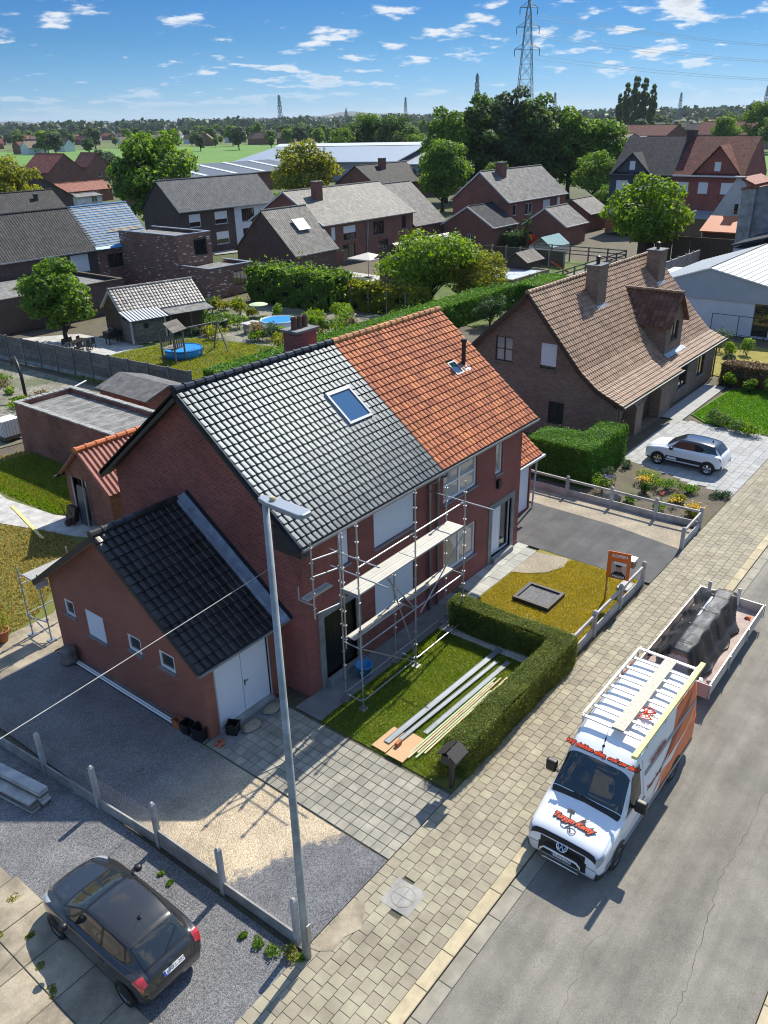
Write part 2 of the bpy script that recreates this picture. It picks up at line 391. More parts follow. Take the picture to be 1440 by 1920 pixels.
# ---------------------------------------------------------------- windows, shutters
def shutter_mb(F, u0, u1, v0, v1, d0, slat=.055):
    o, u, v, w = F; mb = MB(); n = max(1, round((v1-v0)/slat)); h = (v1-v0)/n; P = []
    for i in range(n):
        P += [(v0+i*h, d0), (v0+i*h+h*.15, d0+.014), (v0+i*h+h*.85, d0+.014)]
    P.append((v1, d0)); vs = []
    for b, c in P: vs += [o+u*u0+v*b+w*c, o+u*u1+v*b+w*c]
    fs = [(2*i, 2*i+1, 2*i+3, 2*i+2) for i in range(len(P)-1)]
    if u.cross(v).dot(w) < 0: fs = [f[::-1] for f in fs]
    return mb.add(vs, fs)
def window(parent, o, u, n, h, frame='win_white', glass='glass_dark', cols=1, rows=1, shutter=0.0, sill='bluestone', depth=.12, fw=.06, shmat='shutter_white', name='window', bars=0, curtain=None):
    u0, u1, v0, v1 = h; F = (V(o), V(u), ZP, V(n)); d = -depth
    mb = MB()
    for a0, a1, b0, b1 in ((u0, u1, v0, v0+fw), (u0, u1, v1-fw, v1), (u0, u0+fw, v0+fw, v1-fw), (u1-fw, u1, v0+fw, v1-fw)): mb.fbox(F, a0, a1, b0, b1, d, d+.06)
    for i in range(1, cols):
        x = u0+(u1-u0)*i/cols; mb.fbox(F, x-fw*.55, x+fw*.55, v0+fw, v1-fw, d, d+.055)
    for i in range(1, rows):
        y = v0+(v1-v0)*i/rows; mb.fbox(F, u0+fw, u1-fw, y-fw*.35, y+fw*.35, d, d+.05)
    w = part(name, mb, frame, parent)
    for i in range(cols):
        a0 = u0+(u1-u0)*i/cols; a1 = u0+(u1-u0)*(i+1)/cols
        part('pane', MB().fbox(F, a0+fw*.8, a1-fw*.8, v0+fw*.8, v1-fw*.8, d+.012, d+.022), glass, w)
    if curtain:
        k = 18; vs = []; mb2 = MB()
        for i in range(k+1):
            x = u0+(u1-u0)*(.06+.88*i/k); c = d-.06+.02*(i % 2)
            vs += [F[0]+F[1]*x+ZP*(v0+.05)+F[3]*c, F[0]+F[1]*x+ZP*(v1-.05)+F[3]*c]
    if sill: part('sill', MB().fbox(F, u0-.06, u1+.06, v0-.06, v0-.003, d+.02, .07), sill, w)
    if shutter: part('shutter', shutter_mb(F, u0+.01, u1-.01, v1-(v1-v0)*shutter, v1-.005, d+.065), shmat, w)
    return w
# ---------------------------------------------------------------- foliage
def leaf_mesh(name, cen, size, nrm=None, aspect=.6, rng=RNG, flat=.0):
    n = len(cen); size = np.broadcast_to(np.asarray(size, float), (n,))
    a = rng.normal(size=(n, 3)); a /= np.linalg.norm(a, axis=1)[:, None]
    if nrm is not None:
        nn = nrm+rng.normal(size=(n, 3))*.65; nn /= np.linalg.norm(nn, axis=1)[:, None]
        x = np.cross(nn, a); x /= np.linalg.norm(x, axis=1)[:, None]+1e-9; y = np.cross(nn, x)
    else:
        b = rng.normal(size=(n, 3)); x = a; y = np.cross(a, b); y /= np.linalg.norm(y, axis=1)[:, None]+1e-9
    L = (size*.5)[:, None]; Wd = (size*.5*aspect)[:, None]
    v = np.stack([cen-x*L, cen+y*Wd-x*L*.1, cen+x*L, cen-y*Wd-x*L*.1], 1).reshape(-1, 3)
    me = bpy.data.meshes.new(name); me.vertices.add(4*n); me.vertices.foreach_set('co', v.astype('f').ravel())
    me.loops.add(4*n); me.loops.foreach_set('vertex_index', np.arange(4*n, dtype='i'))
    me.polygons.add(n); me.polygons.foreach_set('loop_start', np.arange(0, 4*n, 4, dtype='i'))
    me.update(calc_edges=True); me.validate(); return me
def shell_pts(c, r, n, rng=RNG, inner=.72, squash=.8, low=-.35):
    d = rng.normal(size=(int(n*1.6), 3)); d /= np.linalg.norm(d, axis=1)[:, None]; d = d[d[:, 2] > low][:n]
    k = rng.uniform(inner, 1.04, size=len(d))**.6
    return np.asarray(c)+d*k[:, None]*np.array([r, r, r*squash]), d
def tree_meshes(key, H=10., rad=4., shape='round', nleaf=9000, lsize=.3, seed=1, trunk_h=None, clumps=None, trunk_r=None):
    rng = np.random.default_rng(seed); th = trunk_h if trunk_h is not None else H*.22; tr = trunk_r or H*.028
    cen = []; rr = []
    nc = clumps or 34
    for i in range(nc):
        for _ in range(40):
            p = rng.uniform(-1, 1, 3)
            t = (p[2]+1)/2
            if shape == 'round': lim = math.sqrt(max(0, 1-(2*t-1)**2*.92))*(1.0 if t > .5 else .96)
            elif shape == 'ovoid': lim = math.sin(math.pi*min(1, (t*.86+.14)))**.8*(1.05-.35*t)
            elif shape == 'poplar': lim = .28+.72*math.sin(math.pi*(t*.9+.06))
            elif shape == 'cone': lim = 1.02-t*.95
            else: lim = 1.0
            q = math.hypot(p[0], p[1])
            if q < lim*.86 and (q > lim*.35 or t > .75 or rng.random() < .3): break
        cr = rad*rng.uniform(.24, .42)*(0.8 if shape == 'poplar' else 1)
        cen.append((p[0]*rad*.86, p[1]*rad*.86, th+cr*.55+t*(H-th-cr*1.25))); rr.append(cr)
    rr = np.array(rr); wts = rr**2/np.sum(rr**2); pts = []; nr = []
    for c, r_, w_ in zip(cen, rr, wts):
        a, d = shell_pts(c, r_, max(20, int(nleaf*w_)), rng); 
        lump = .82+.36*np.sin(d[:, 0]*5+c[0]*3)*np.sin(d[:, 1]*6+c[1])*np.sin(d[:, 2]*5+1)
        a = np.asarray(c)+(a-np.asarray(c))*lump[:, None]; pts.append(a); nr.append(d)
    pts = np.concatenate(pts); nr = np.concatenate(nr); nr[:, 2] += .35
    keep = rng.random(len(pts)) > .06; pts, nr = pts[keep], nr[keep]
    crown = leaf_mesh(key+'_crown', pts, lsize*rng.uniform(.7, 1.3, len(pts)), nr, rng=rng)
    mb = MB(); top = th+(H-th)*.62
    mb.tube([(0,0,-.15), (.03*tr, 0, th*.5), (0, .2*tr, th), (tr*.6, -tr*.5, top)], [tr*1.25, tr, tr*.85, tr*.3], 9)
    order = np.argsort([-r for r in rr])[:min(nc, 14)]
    for i in order:
        c = V(cen[i]); z0 = th*.75+(top-th)*rng.uniform(0, .6)
        if z0 > c.z-.1: z0 = max(th*.6, c.z-rad*.4)
        m_ = V((c.x*.45, c.y*.45, z0+(c.z-z0)*.35)); mb.tube([(0,0,z0), m_, c*1.0], [tr*.42, tr*.3, tr*.1], 6, cap=False)
    return mb.mesh(key+'_trunk', None, True), crown
TREES = {}
def tree(key, loc, label, cat='tree', group=None, scale=1.0, rz=0.0, name='tree', leaf='leaf_mid', bark='bark', sz=None, **kw):
    if key not in TREES: TREES[key] = tree_meshes(key, **kw)
    t, c = TREES[key]
    o = thing(name, loc, label, cat, group, rz); o.scale = (scale, scale, sz or scale)
    a = bpy.data.objects.new('trunk', t); b = bpy.data.objects.new('crown', c)
    for q, m in ((a, bark), (b, leaf)):
        COL.objects.link(q); q.parent = o
        if not q.data.materials: q.data.materials.append(MATS[m])
        q.material_slots[0].link = 'OBJECT'; q.material_slots[0].material = MATS[m]
    return o
def hedge_box(mesh_core, x0, x1, y0, y1, h, dens, leaf, wob=.05, rng=RNG, z0=0.0):
    """leaf centres and normals spread over a clipped box"""
    P = []; N = []
    def face(o, a, b, n, area):
        k = int(area*dens); t = rng.random((k, 2)); q = np.array(o)+t[:, :1]*np.array(a)+t[:, 1:]*np.array(b)
        und = np.sin(q[:, 0]*2.1+q[:, 1]*1.7)*np.sin(q[:, 2]*3+q[:, 0])*wob
        P.append(q+np.array(n)*(rng.normal(0, .025, k)+und+np.where(rng.random(k) < .07, rng.exponential(leaf*.9, k), 0))[:, None]); N.append(np.broadcast_to(np.array(n, float), (k, 3)))
    lx, ly, lz = x1-x0, y1-y0, h-z0
    face((x0, y0, h), (lx,0,0), (0,ly,0), (0,0,1), lx*ly*1.15)
    face((x0, y0, z0), (lx,0,0), (0,0,lz), (0,-1,0), lx*lz); face((x0, y1, z0), (lx,0,0), (0,0,lz), (0,1,0), lx*lz*.7)
    face((x0, y0, z0), (0,ly,0), (0,0,lz), (-1,0,0), ly*lz); face((x1, y0, z0), (0,ly,0), (0,0,lz), (1,0,0), ly*lz*.7)
    return np.concatenate(P), np.concatenate(N)
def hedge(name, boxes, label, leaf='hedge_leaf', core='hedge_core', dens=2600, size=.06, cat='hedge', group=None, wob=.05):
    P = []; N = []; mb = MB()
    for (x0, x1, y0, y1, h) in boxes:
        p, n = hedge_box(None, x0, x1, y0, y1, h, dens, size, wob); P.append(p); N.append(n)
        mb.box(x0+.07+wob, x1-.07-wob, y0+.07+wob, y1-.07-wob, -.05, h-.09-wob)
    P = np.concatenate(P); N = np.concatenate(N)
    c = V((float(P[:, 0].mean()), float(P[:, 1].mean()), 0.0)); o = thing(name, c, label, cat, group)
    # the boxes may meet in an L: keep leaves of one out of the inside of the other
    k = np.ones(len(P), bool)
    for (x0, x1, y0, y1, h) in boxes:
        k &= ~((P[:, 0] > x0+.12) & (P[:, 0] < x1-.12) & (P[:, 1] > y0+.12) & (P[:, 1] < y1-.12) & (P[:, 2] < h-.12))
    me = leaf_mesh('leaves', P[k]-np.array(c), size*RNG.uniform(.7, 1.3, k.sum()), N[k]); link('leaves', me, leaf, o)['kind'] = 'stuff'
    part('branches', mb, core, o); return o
def bush(loc, r, h, label, leaf='leaf_mid', n=900, size=.08, name='shrub', cat='shrub', group=None, stems=5, seed=None, spread=1.0):
    rng = np.random.default_rng(seed if seed is not None else int(abs(loc[0])*131+abs(loc[1])*17)); P = []; N = []
    k = max(3, int(4+r*3))
    for i in range(k):
        a = rng.uniform(0, 6.28); q = rng.uniform(0, .6)*r; cz = h*rng.uniform(.35, .72); cr = r*rng.uniform(.4, .6)
        p, d = shell_pts((math.cos(a)*q, math.sin(a)*q, cz), cr, n//k, rng, .5, squash=min(1.4, h*.5/r*1.2), low=-.8); P.append(p); N.append(d)
    P = np.concatenate(P); N = np.concatenate(N); P[:, 2] = np.maximum(P[:, 2], .02)
    o = thing(name, loc, label, cat, group); link('foliage', leaf_mesh('foliage', P, size*rng.uniform(.6, 1.3, len(P)), N, rng=rng), leaf, o)
    mb = MB()
    for i in range(stems):
        a = rng.uniform(0, 6.28); mb.tube([(0, 0, -.05), (math.cos(a)*r*.25, math.sin(a)*r*.25, h*.3), (math.cos(a)*r*.5, math.sin(a)*r*.5, h*.6)], [.02, .014, .006], 5)
    part('stem', mb, 'bark', o, local=True); return o
# ---------------------------------------------------------------- palette
brickmat('brick_red', (.370, .086, .064), (.225, .052, .042), (.24, .165, .14), dirt=.3, ms=.011)
brickmat('brick_orange', (.380, .115, .066), (.275, .072, .040), (.26, .185, .15), dirt=.25, ms=.011)
brickmat('brick_brown', (.270, .180, .130), (.170, .110, .082), (.24, .19, .155), dirt=.22, ms=.011)
brickmat('brick_mixed', (.290, .150, .110), (.160, .085, .066), (.19, .14, .12), white=.10, dirt=.2, w=.40, h=.105, ms=.011)
brickmat('brick_dark', (.120, .082, .072), (.075, .052, .048), (.09, .075, .07), dirt=.2)
brickmat('brick_far', (.290, .105, .072), (.195, .074, .054), (.22, .17, .14), dirt=.25)
brickmat('brick_rough', (.36, .135, .085), (.235, .09, .06), (.20, .16, .13), dirt=.5)
brickmat('brick_tan', (.30, .23, .15), (.24, .18, .12), (.3, .26, .2), dirt=.3)
brickmat('brick_white', (.70, .69, .66), (.62, .61, .59), (.5, .5, .48), dirt=.15)
mat('tile_black', (.016, .021, .030), .38, col2=(.024, .028, .036), scale=1.2, rnd=.3, bump=.06, bscale=60, spec=.21)
MATS['tile_black'].node_tree.nodes['Principled BSDF'].inputs['Specular Tint'].default_value = (.58, .79, 1.0, 1)
mat('tile_black_matte', (.016, .016, .018), .34, col2=(.03, .028, .028), scale=1.2, rnd=.4, bump=.15, bscale=60, spec=.45)
mat('tile_orange', (.47, .165, .072), .72, col2=(.37, .125, .060), scale=1.3, rnd=.2, spec=.25, bump=.25, bscale=50, dirt=.3, dscale=1.6, hue=.006)
mat('ridge_orange', (.50, .21, .07), .75, col2=(.24, .13, .055), scale=5, rnd=.25, bump=.4, bscale=40)
mat('ridge_bright', (.50, .13, .035), .6, rnd=.12, bump=.2)
mat('tile_brown', (.33, .205, .125), .6, col2=(.25, .15, .09), scale=1.1, rnd=.22, bump=.25, bscale=50, dirt=.22, dscale=1.4)
mat('tile_brown_dark', (.10, .05, .035), .6, rnd=.2, bump=.25)
mat('corrugated_red', (.38, .13, .075), .6, col2=(.30, .10, .07), scale=3, rnd=.15, dirt=.3, dscale=2.5)
mat('wood_fascia', (.035, .032, .030), .6); mat('fascia_white', (.62, .61, .58), .5)
mat('soffit_timber', (.46, .35, .22), .7, col2=(.30, .22, .14), scale=6, rnd=.2)
mat('win_white', (.80, .80, .79), .35); mat('win_dark', (.035, .032, .030), .45); mat('win_brown', (.045, .028, .02), .5)
mat('shutter_white', (.70, .72, .74), .45); mat('door_white', (.74, .76, .77), .4, fine=.02)
mat('door_black', (.012, .011, .012), .3); mat('door_brown', (.060, .038, .028), .55, fine=.15, fscale=8)
mat('bluestone', (.19, .20, .21), .7, col2=(.26, .265, .27), scale=6, dirt=.2); mat('stone_surround', (.20, .195, .185), .8, col2=(.27, .26, .245), scale=3, dirt=.3, dscale=2)
mat('zinc', (.34, .37, .41), .42, metal=.7, col2=(.42, .45, .49), scale=3, dirt=.25); mat('zinc_dull', (.40, .46, .53), .55, metal=.15, col2=(.29, .34, .41), scale=4, dirt=.35, dscale=2.5)
mat('aluminium', (.62, .63, .63), .38, metal=.9, fine=.06); mat('galvanised', (.52, .53, .53), .45, metal=.8, col2=(.38, .39, .40), scale=9, dirt=.3)
mat('galv_pole', (.30, .335, .345), .6, metal=.35, col2=(.40, .43, .44), scale=3, dirt=.35, dscale=1.4)
mat('plastic_black', (.012, .012, .013), .45); mat('plastic_grey', (.18, .19, .20), .5); mat('pvc_grey', (.42, .43, .45), .5)
mat('concrete', (.38, .37, .34), .88, col2=(.28, .275, .26), scale=2.5, dirt=.35, dscale=1.6, bump=.3, bscale=45)
mat('concrete_pale', (.52, .51, .48), .85, col2=(.40, .39, .37), scale=2.2, dirt=.35, dscale=1.6, bump=.3, bscale=45)
mat('concrete_dark', (.16, .165, .165), .9, col2=(.22, .22, .215), scale=2, dirt=.35, bump=.3)
mat('timber_pale', (.56, .46, .28), .75, col2=(.44, .34, .19), scale=5, rnd=.14); mat('timber_green', (.42, .52, .30), .75, rnd=.12)
mat('timber_yellow', (.78, .66, .22), .6, rnd=.06)
mat('plywood', (.58, .37, .20), .75, col2=(.47, .29, .15), scale=4, dirt=.2, dscale=4); mat('timber_grey', (.20, .18, .155), .85, col2=(.13, .115, .10), scale=4, rnd=.2, dirt=.3)
mat('timber_brown', (.11, .075, .05), .8, col2=(.07, .05, .035), scale=4, rnd=.25); mat('sign_post', (.42, .22, .05), .7)
mat('bark', (.075, .058, .042), .9, col2=(.045, .036, .028), scale=6, bump=.5, bscale=20)
mat('terracotta', (.36, .13, .06), .75); mat('plastic_blue', (.03, .28, .62), .35); mat('tarp_blue', (.03, .24, .55), .45, col2=(.05, .32, .62), scale=1.5)
mat('membrane_blue', (.07, .21, .42), .7, col2=(.13, .29, .48), scale=1.2, dirt=.15); mat('rubber', (.012, .012, .012), .85); mat('felt_grey', (.15, .15, .145), .9, col2=(.24, .235, .22), scale=2.2, dirt=.35, dscale=1.1)
mat('slate_shed', (.16, .155, .15), .85, col2=(.10, .10, .10), scale=3, dirt=.4, dscale=2); mat('render_white', (.62, .65, .68), .85, dirt=.1)
mat('render_bluegrey', (.40, .44, .48), .8, dirt=.12); mat('render_grey', (.34, .34, .33), .9, col2=(.2, .2, .2), scale=1.1, dirt=.4, dscale=.7)
mat('sheet_white', (.62, .64, .66), .4, dirt=.1); mat('sheet_grey', (.30, .34, .38), .45, metal=.3, dirt=.12); mat('sheet_dark', (.07, .085, .10), .5, dirt=.1)
mat('pool_blue', (.02, .24, .58), .35); mat('pool_water', (.05, .26, .40), .04, spec=.8); mat('cloth_cream', (.55, .52, .46), .9)
mat('red_paint', (.5, .02, .015), .4); mat('orange_paint', (.72, .135, .012), .4); mat('black_print', (.012, .012, .012), .5); mat('white_print', (.8, .8, .8), .5)
mat('red_print', (.72, .06, .012), .45); mat('chrome', (.75, .76, .77), .12, metal=1.0)
def glassmat(name, tint, rough=.03, spec=1.0, coat=1.0):
    m, nt, b = newmat(name); b.inputs['Base Color'].default_value = rgba(tint); b.inputs['Roughness'].default_value = rough; b.inputs['Specular IOR Level'].default_value = spec
    b.inputs['Coat Weight'].default_value = coat; b.inputs['Coat Roughness'].default_value = .02
glassmat('glass_dark', (.014, .018, .022)); glassmat('glass_curtain', (.34, .34, .33)); glassmat('glass_roof', (.02, .07, .16), .05); glassmat('glass_teal', (.02, .05, .055))
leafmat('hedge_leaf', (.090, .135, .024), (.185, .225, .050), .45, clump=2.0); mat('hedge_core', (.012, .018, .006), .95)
leafmat('hedge_bright', (.055, .150, .018), (.100, .23, .028), .4, clump=1.0); leafmat('hedge_dark', (.028, .068, .018), (.050, .10, .028), .35, clump=1.5)
leafmat('leaf_mid', (.078, .165, .026), (.145, .245, .042), .5, clump=.6); leafmat('leaf_dark', (.048, .108, .028), (.095, .165, .042), .47, clump=.35)
leafmat('leaf_yellow', (.135, .175, .022), (.23, .245, .038), .5, clump=.6); leafmat('leaf_lime', (.095, .19, .020), (.165, .26, .035), .5, clump=.8)
leafmat('leaf_blue', (.050, .090, .045), (.085, .13, .065), .42, clump=.4); leafmat('leaf_purple', (.035, .018, .022), (.06, .028, .03), .25)
leafmat('leaf_dry', (.16, .13, .05), (.26, .21, .10), .3, clump=2); leafmat('grass_mix', (.15, .185, .02), (.25, .25, .035), .45, clump=.5); leafmat('flower_yellow', (.60, .42, .02), (.7, .5, .04), .3); leafmat('flower_purple', (.16, .09, .28), (.25, .16, .4), .3); leafmat('flower_red', (.5, .04, .02), (.6, .12, .02), .2)
leafmat('grass_green', (.085, .175, .016), (.175, .245, .030), .45, clump=.9); leafmat('grass_olive', (.26, .235, .026), (.36, .305, .045), .45, clump=.8); leafmat('grass_tan', (.27, .225, .060), (.36, .29, .09), .4, clump=.7)
leafmat('leaf_brown', (.13, .085, .04), (.22, .15, .07), .2)
def gravelmat(name, c1, c2, scale=45, bump=.8, big=None, bigs=.5, mask=None):
    m, nt, b = newmat(name); L = nt.links.new; v = vec_of(nt, 'World')
    vo = nd(nt, 'ShaderNodeTexVoronoi'); vo.inputs['Scale'].default_value = scale; L(v, vo.inputs['Vector'])
    sp = nd(nt, 'ShaderNodeSeparateColor'); L(vo.outputs['Color'], sp.inputs[0])
    mx = nd(nt, 'ShaderNodeMix', data_type='RGBA'); L(sp.outputs[0], mx.inputs[0]); mx.inputs[6].default_value = rgba(c1); mx.inputs[7].default_value = rgba(c2)
    out = mx.outputs[2]
    if big is not None:
        m2 = nd(nt, 'ShaderNodeMix', data_type='RGBA'); L(maprange(nt, noise_node(nt, v, bigs, 5, .6), .42, .62, 0, .75), m2.inputs[0]); L(out, m2.inputs[6]); m2.inputs[7].default_value = rgba(big); out = m2.outputs[2]
    if mask is not None:     # a second load of stone spread over part of the yard, ragged at its edge; its fade to grey paints in the house shade
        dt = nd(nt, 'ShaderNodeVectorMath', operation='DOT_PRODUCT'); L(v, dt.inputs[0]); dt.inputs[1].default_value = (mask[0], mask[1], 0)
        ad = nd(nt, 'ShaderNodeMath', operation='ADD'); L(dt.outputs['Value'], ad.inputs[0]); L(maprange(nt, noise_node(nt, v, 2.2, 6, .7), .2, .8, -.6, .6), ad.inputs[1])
        sy = nd(nt, 'ShaderNodeSeparateXYZ'); L(v, sy.inputs[0]); f1 = maprange(nt, ad.outputs[0], mask[2], mask[2]+.35, 0, 1, True); shade_fade = maprange(nt, sy.outputs[1], 13.6, 16.2, 1, .12, True)
        mm = nd(nt, 'ShaderNodeMath', operation='MULTIPLY'); L(f1, mm.inputs[0]); L(shade_fade, mm.inputs[1])
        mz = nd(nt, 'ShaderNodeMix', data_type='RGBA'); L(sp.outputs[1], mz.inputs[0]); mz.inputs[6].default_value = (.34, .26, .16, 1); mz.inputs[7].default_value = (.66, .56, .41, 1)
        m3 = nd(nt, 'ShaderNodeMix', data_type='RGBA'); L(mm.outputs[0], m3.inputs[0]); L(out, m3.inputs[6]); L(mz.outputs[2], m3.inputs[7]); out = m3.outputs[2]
    out = mulcol(nt, out, maprange(nt, noise_node(nt, v, .8, 6, .65), .3, .7, .72, 1.2))
    L(out, b.inputs['Base Color']); b.inputs['Roughness'].default_value = .9
    bn = nd(nt, 'ShaderNodeBump'); bn.inputs['Strength'].default_value = bump; bn.inputs['Distance'].default_value = .02; bn.invert = True
    L(vo.outputs['Distance'], bn.inputs['Height']); L(bn.outputs[0], b.inputs['Normal'])
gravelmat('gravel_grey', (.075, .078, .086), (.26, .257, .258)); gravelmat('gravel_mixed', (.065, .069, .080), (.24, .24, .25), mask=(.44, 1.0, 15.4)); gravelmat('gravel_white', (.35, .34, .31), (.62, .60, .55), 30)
gravelmat('gravel_beige', (.24, .20, .14), (.48, .42, .32), 50); gravelmat('soil', (.07, .055, .04), (.14, .11, .08), 25, .6, big=(.10, .10, .05))
gravelmat('asphalt', (.150, .140, .118), (.245, .230, .196), 90, .25, big=(.21, .197, .168), bigs=.9); gravelmat('asphalt_dark', (.055, .056, .058), (.115, .115, .115), 80, .3, big=(.11, .11, .108), bigs=.5)
def road_wear(name):
    nt = MATS[name].node_tree; b = nt.nodes['Principled BSDF']; src = b.inputs['Base Color'].links[0].from_socket; v = vec_of(nt, 'World'); sx = nd(nt, 'ShaderNodeSeparateXYZ'); nt.links.new(v, sx.inputs[0])
    mp = nd(nt, 'ShaderNodeMapping'); nt.links.new(v, mp.inputs[0]); mp.inputs['Scale'].default_value = (.05, 1.5, 1)
    out = mulcol(nt, src, maprange(nt, noise_node(nt, mp.outputs[0], 1.6, 3), .35, .65, .86, 1.1)); out = mulcol(nt, out, maprange(nt, noise_node(nt, v, 2.1, 8, .75), .62, .75, 1.0, .62)); out = mulcol(nt, out, maprange(nt, noise_node(nt, v, 150, 2), .3, .7, .72, 1.28)); out = mulcol(nt, out, maprange(nt, noise_node(nt, v, 22, 4, .7), .3, .7, .88, 1.1)); nt.links.new(out, b.inputs['Base Color'])
road_wear('asphalt'); road_wear('asphalt_dark')
gravelmat('slab_beige', (.33, .28, .20), (.44, .38, .28), 60, .3, big=(.17, .145, .105), bigs=.9); gravelmat('wasteland', (.13, .12, .09), (.30, .28, .23), 8, .5, big=(.075, .095, .03), bigs=.35)
mat('paver', (.345, .310, .225), .88, col2=(.29, .258, .188), scale=2.5, rnd=.11, bump=.3, bscale=70, dirt=.25, dscale=.9, fine=.08, hue=.012)
mat('paver_drive', (.335, .315, .255), .88, col2=(.255, .245, .205), scale=2.5, rnd=.14, bump=.3, bscale=70, dirt=.3, dscale=.8, fine=.08)
mat('paver_grey', (.36, .365, .36), .85, col2=(.30, .305, .30), scale=2, rnd=.10, bump=.2, fine=.06); mat('joint_sand', (.12, .105, .075), .95, col2=(.075, .075, .045), scale=4)
mat('kerb_stone', (.50, .425, .275), .88, col2=(.42, .355, .23), scale=3, rnd=.10, dirt=.2, dscale=2, bump=.35, bscale=60, fine=.1); mat('gutter_stone', (.33, .305, .24), .9, col2=(.26, .24, .19), scale=2.5, rnd=.08, dirt=.3, dscale=1.2, bump=.3)
mat('path_slab', (.44, .435, .39), .88, col2=(.36, .355, .32), scale=2.5, rnd=.14, dirt=.2, bump=.2)
mat('lawn_soil', (.11, .135, .022), .95, col2=(.16, .16, .036), scale=1.5, dirt=.2); mat('lawn_dry_soil', (.215, .195, .03), .95, col2=(.25, .21, .04), scale=1.2, dirt=.2)
mat('meadow', (.075, .12, .018), .95, col2=(.12, .15, .035), scale=.05, dirt=.3, dscale=.3, fine=.15, fscale=3); mat('crop_field', (.085, .205, .020), .95, col2=(.115, .225, .030), scale=.02, dirt=.15, dscale=.12, fine=.2, fscale=.9)
leafmat('leaf_far', (.016, .040, .020), (.032, .062, .030), .3, clump=.01); mat('hill_wood', (.022, .042, .030), .95)
mat('country', (.060, .085, .022), .95, col2=(.10, .105, .035), scale=.006, dirt=.3, dscale=.03); mat('yellow_field', (.32, .26, .07), .95, fine=.2, fscale=1)
# ---------------------------------------------------------------- ground, road, pavements
g = MB(); E = 12000
g.quad((-E, -E, -.16), (E, -E, -.16), (E, E, -.16), (-E, E, -.16)); struct('ground', g, 'country')
rd_ = poly('road', [(-40, .80), (160, .80), (160, 6.03), (-40, 6.03)], -.05, 'asphalt')
def crack(pts, w, seed):
    q = random.Random(seed); P = []
    for (x0, y0), (x1, y1) in zip(pts[:-1], pts[1:]):
        k = max(2, int(math.hypot(x1-x0, y1-y0)/.16)); P += [(x0+(x1-x0)*i/k+q.uniform(-.05, .05), y0+(y1-y0)*i/k+q.uniform(-.05, .05)) for i in range(k)]
    m = MB(); vs = []
    for i, (x, y) in enumerate(P): a = w*q.uniform(.4, 1.2); vs += [(x, y-a, -.0462), (x, y+a, -.0462)]
    m.add(vs, [(2*i, 2*i+2, 2*i+3, 2*i+1) for i in range(len(P)-1)]); part('road_crack', m, 'joint_sand', rd_)
crack([(9, 2.2), (12.4, 2.15), (13.8, 2.3), (15.6, 2.5), (17.4, 2.42), (19.3, 2.45), (24, 2.6)], .007, 1); crack([(15.6, 2.5), (16.0, 1.9), (16.1, 1.2)], .005, 2); crack([(9.5, 3.9), (12.0, 4.2), (13.0, 4.0)], .003, 3); crack([(11.3, 6.02), (12.5, 5.7), (16, 5.85)], .003, 4)
poly('verge', [(-40, -8), (160, -8), (160, .46), (-40, .46)], -.03, 'meadow')
poly('yard_soil', [(-20, 9.0), (160, 9.0), (160, 72), (-20, 72)], -.075, 'soil')
def stones(root, name, x0, x1, y0, y1, step, m, z1, z0=-.12, gap=.012):
    k = round((x1-x0)/step); step = (x1-x0)/k
    vs, fs = block_arrays(step-gap, y1-y0, z1-z0, .012)
    laid(root, name, [Matrix.Translation((x0+i*step, y0, z0)) for i in range(k)], vs, fs, m, 300)
def block_arrays(a, b, h, bv):
    vs = [(0,0,0),(a,0,0),(a,b,0),(0,b,0),(0,0,h-bv),(a,0,h-bv),(a,b,h-bv),(0,b,h-bv),(bv,bv,h),(a-bv,bv,h),(a-bv,b-bv,h),(bv,b-bv,h)]
    fs = [(0,1,5,4),(1,2,6,5),(2,3,7,6),(3,0,4,7),(4,5,9,8),(5,6,10,9),(6,7,11,10),(7,4,8,11),(8,9,10,11)]
    return np.array(vs, float), fs
kb = struct('kerb', MB().box(2, 70, 6.40, 6.72, -.15, -.035), 'concrete_dark'); stones(kb, 'kerb_stone', 2, 70, 6.40, 6.715, 1.0, 'kerb_stone', .012)
gt = struct('road_gutter', MB().box(2, 70, 6.04, 6.39, -.15, -.075), 'concrete_dark'); stones(gt, 'gutter_stone', 2.4, 70.4, 6.04, 6.385, 1.0, 'gutter_stone', -.036, gap=.008)
k2 = struct('far_kerb', MB().box(-5, 70, .5, .78, -.15, -.06), 'concrete_dark'); stones(k2, 'kerb_stone', -5, 70, .5, .775, 1.0, 'kerb_stone', .0)
def pavers(root, x0, x1, y0, y1, s, m, bond=.5, limit=300, skip=None, z=0.0, sy=None, gap=.009, name='paver', th=.06, rows='x'):
    sy = sy or s; items = []; rr = random.Random(3)
    vs, fs = block_arrays(s-gap, sy-gap, th, .006); ny = round((y1-y0)/sy); sy_ = (y1-y0)/ny
    for j in range(ny):
        off = (bond*s if j % 2 else 0)
        i = 0; x = x0-off
        while x < x1-.02:
            c = (x+s/2, y0+(j+.5)*sy_)
            if x >= x0-.02 and x+s <= x1+s*.5 and not (skip and skip(*c)):
                M = Matrix.Translation((x, y0+j*sy_, z-th+rr.uniform(-.004, .002))) @ Euler((rr.uniform(-.008, .008), rr.uniform(-.008, .008), rr.uniform(-.006, .006))).to_matrix().to_4x4()
                items.append((math.hypot(c[0], c[1]), M))
            x += s
    items.sort(key=lambda t: t[0]); laid(root, name, [M for _, M in items], vs, fs, m, limit, stuffname='pavers')
MHC = (10.55, 8.20)
pv = struct('pavement', MB().box(2, 70, 6.725, 9.13, -.15, -.03), 'joint_sand')
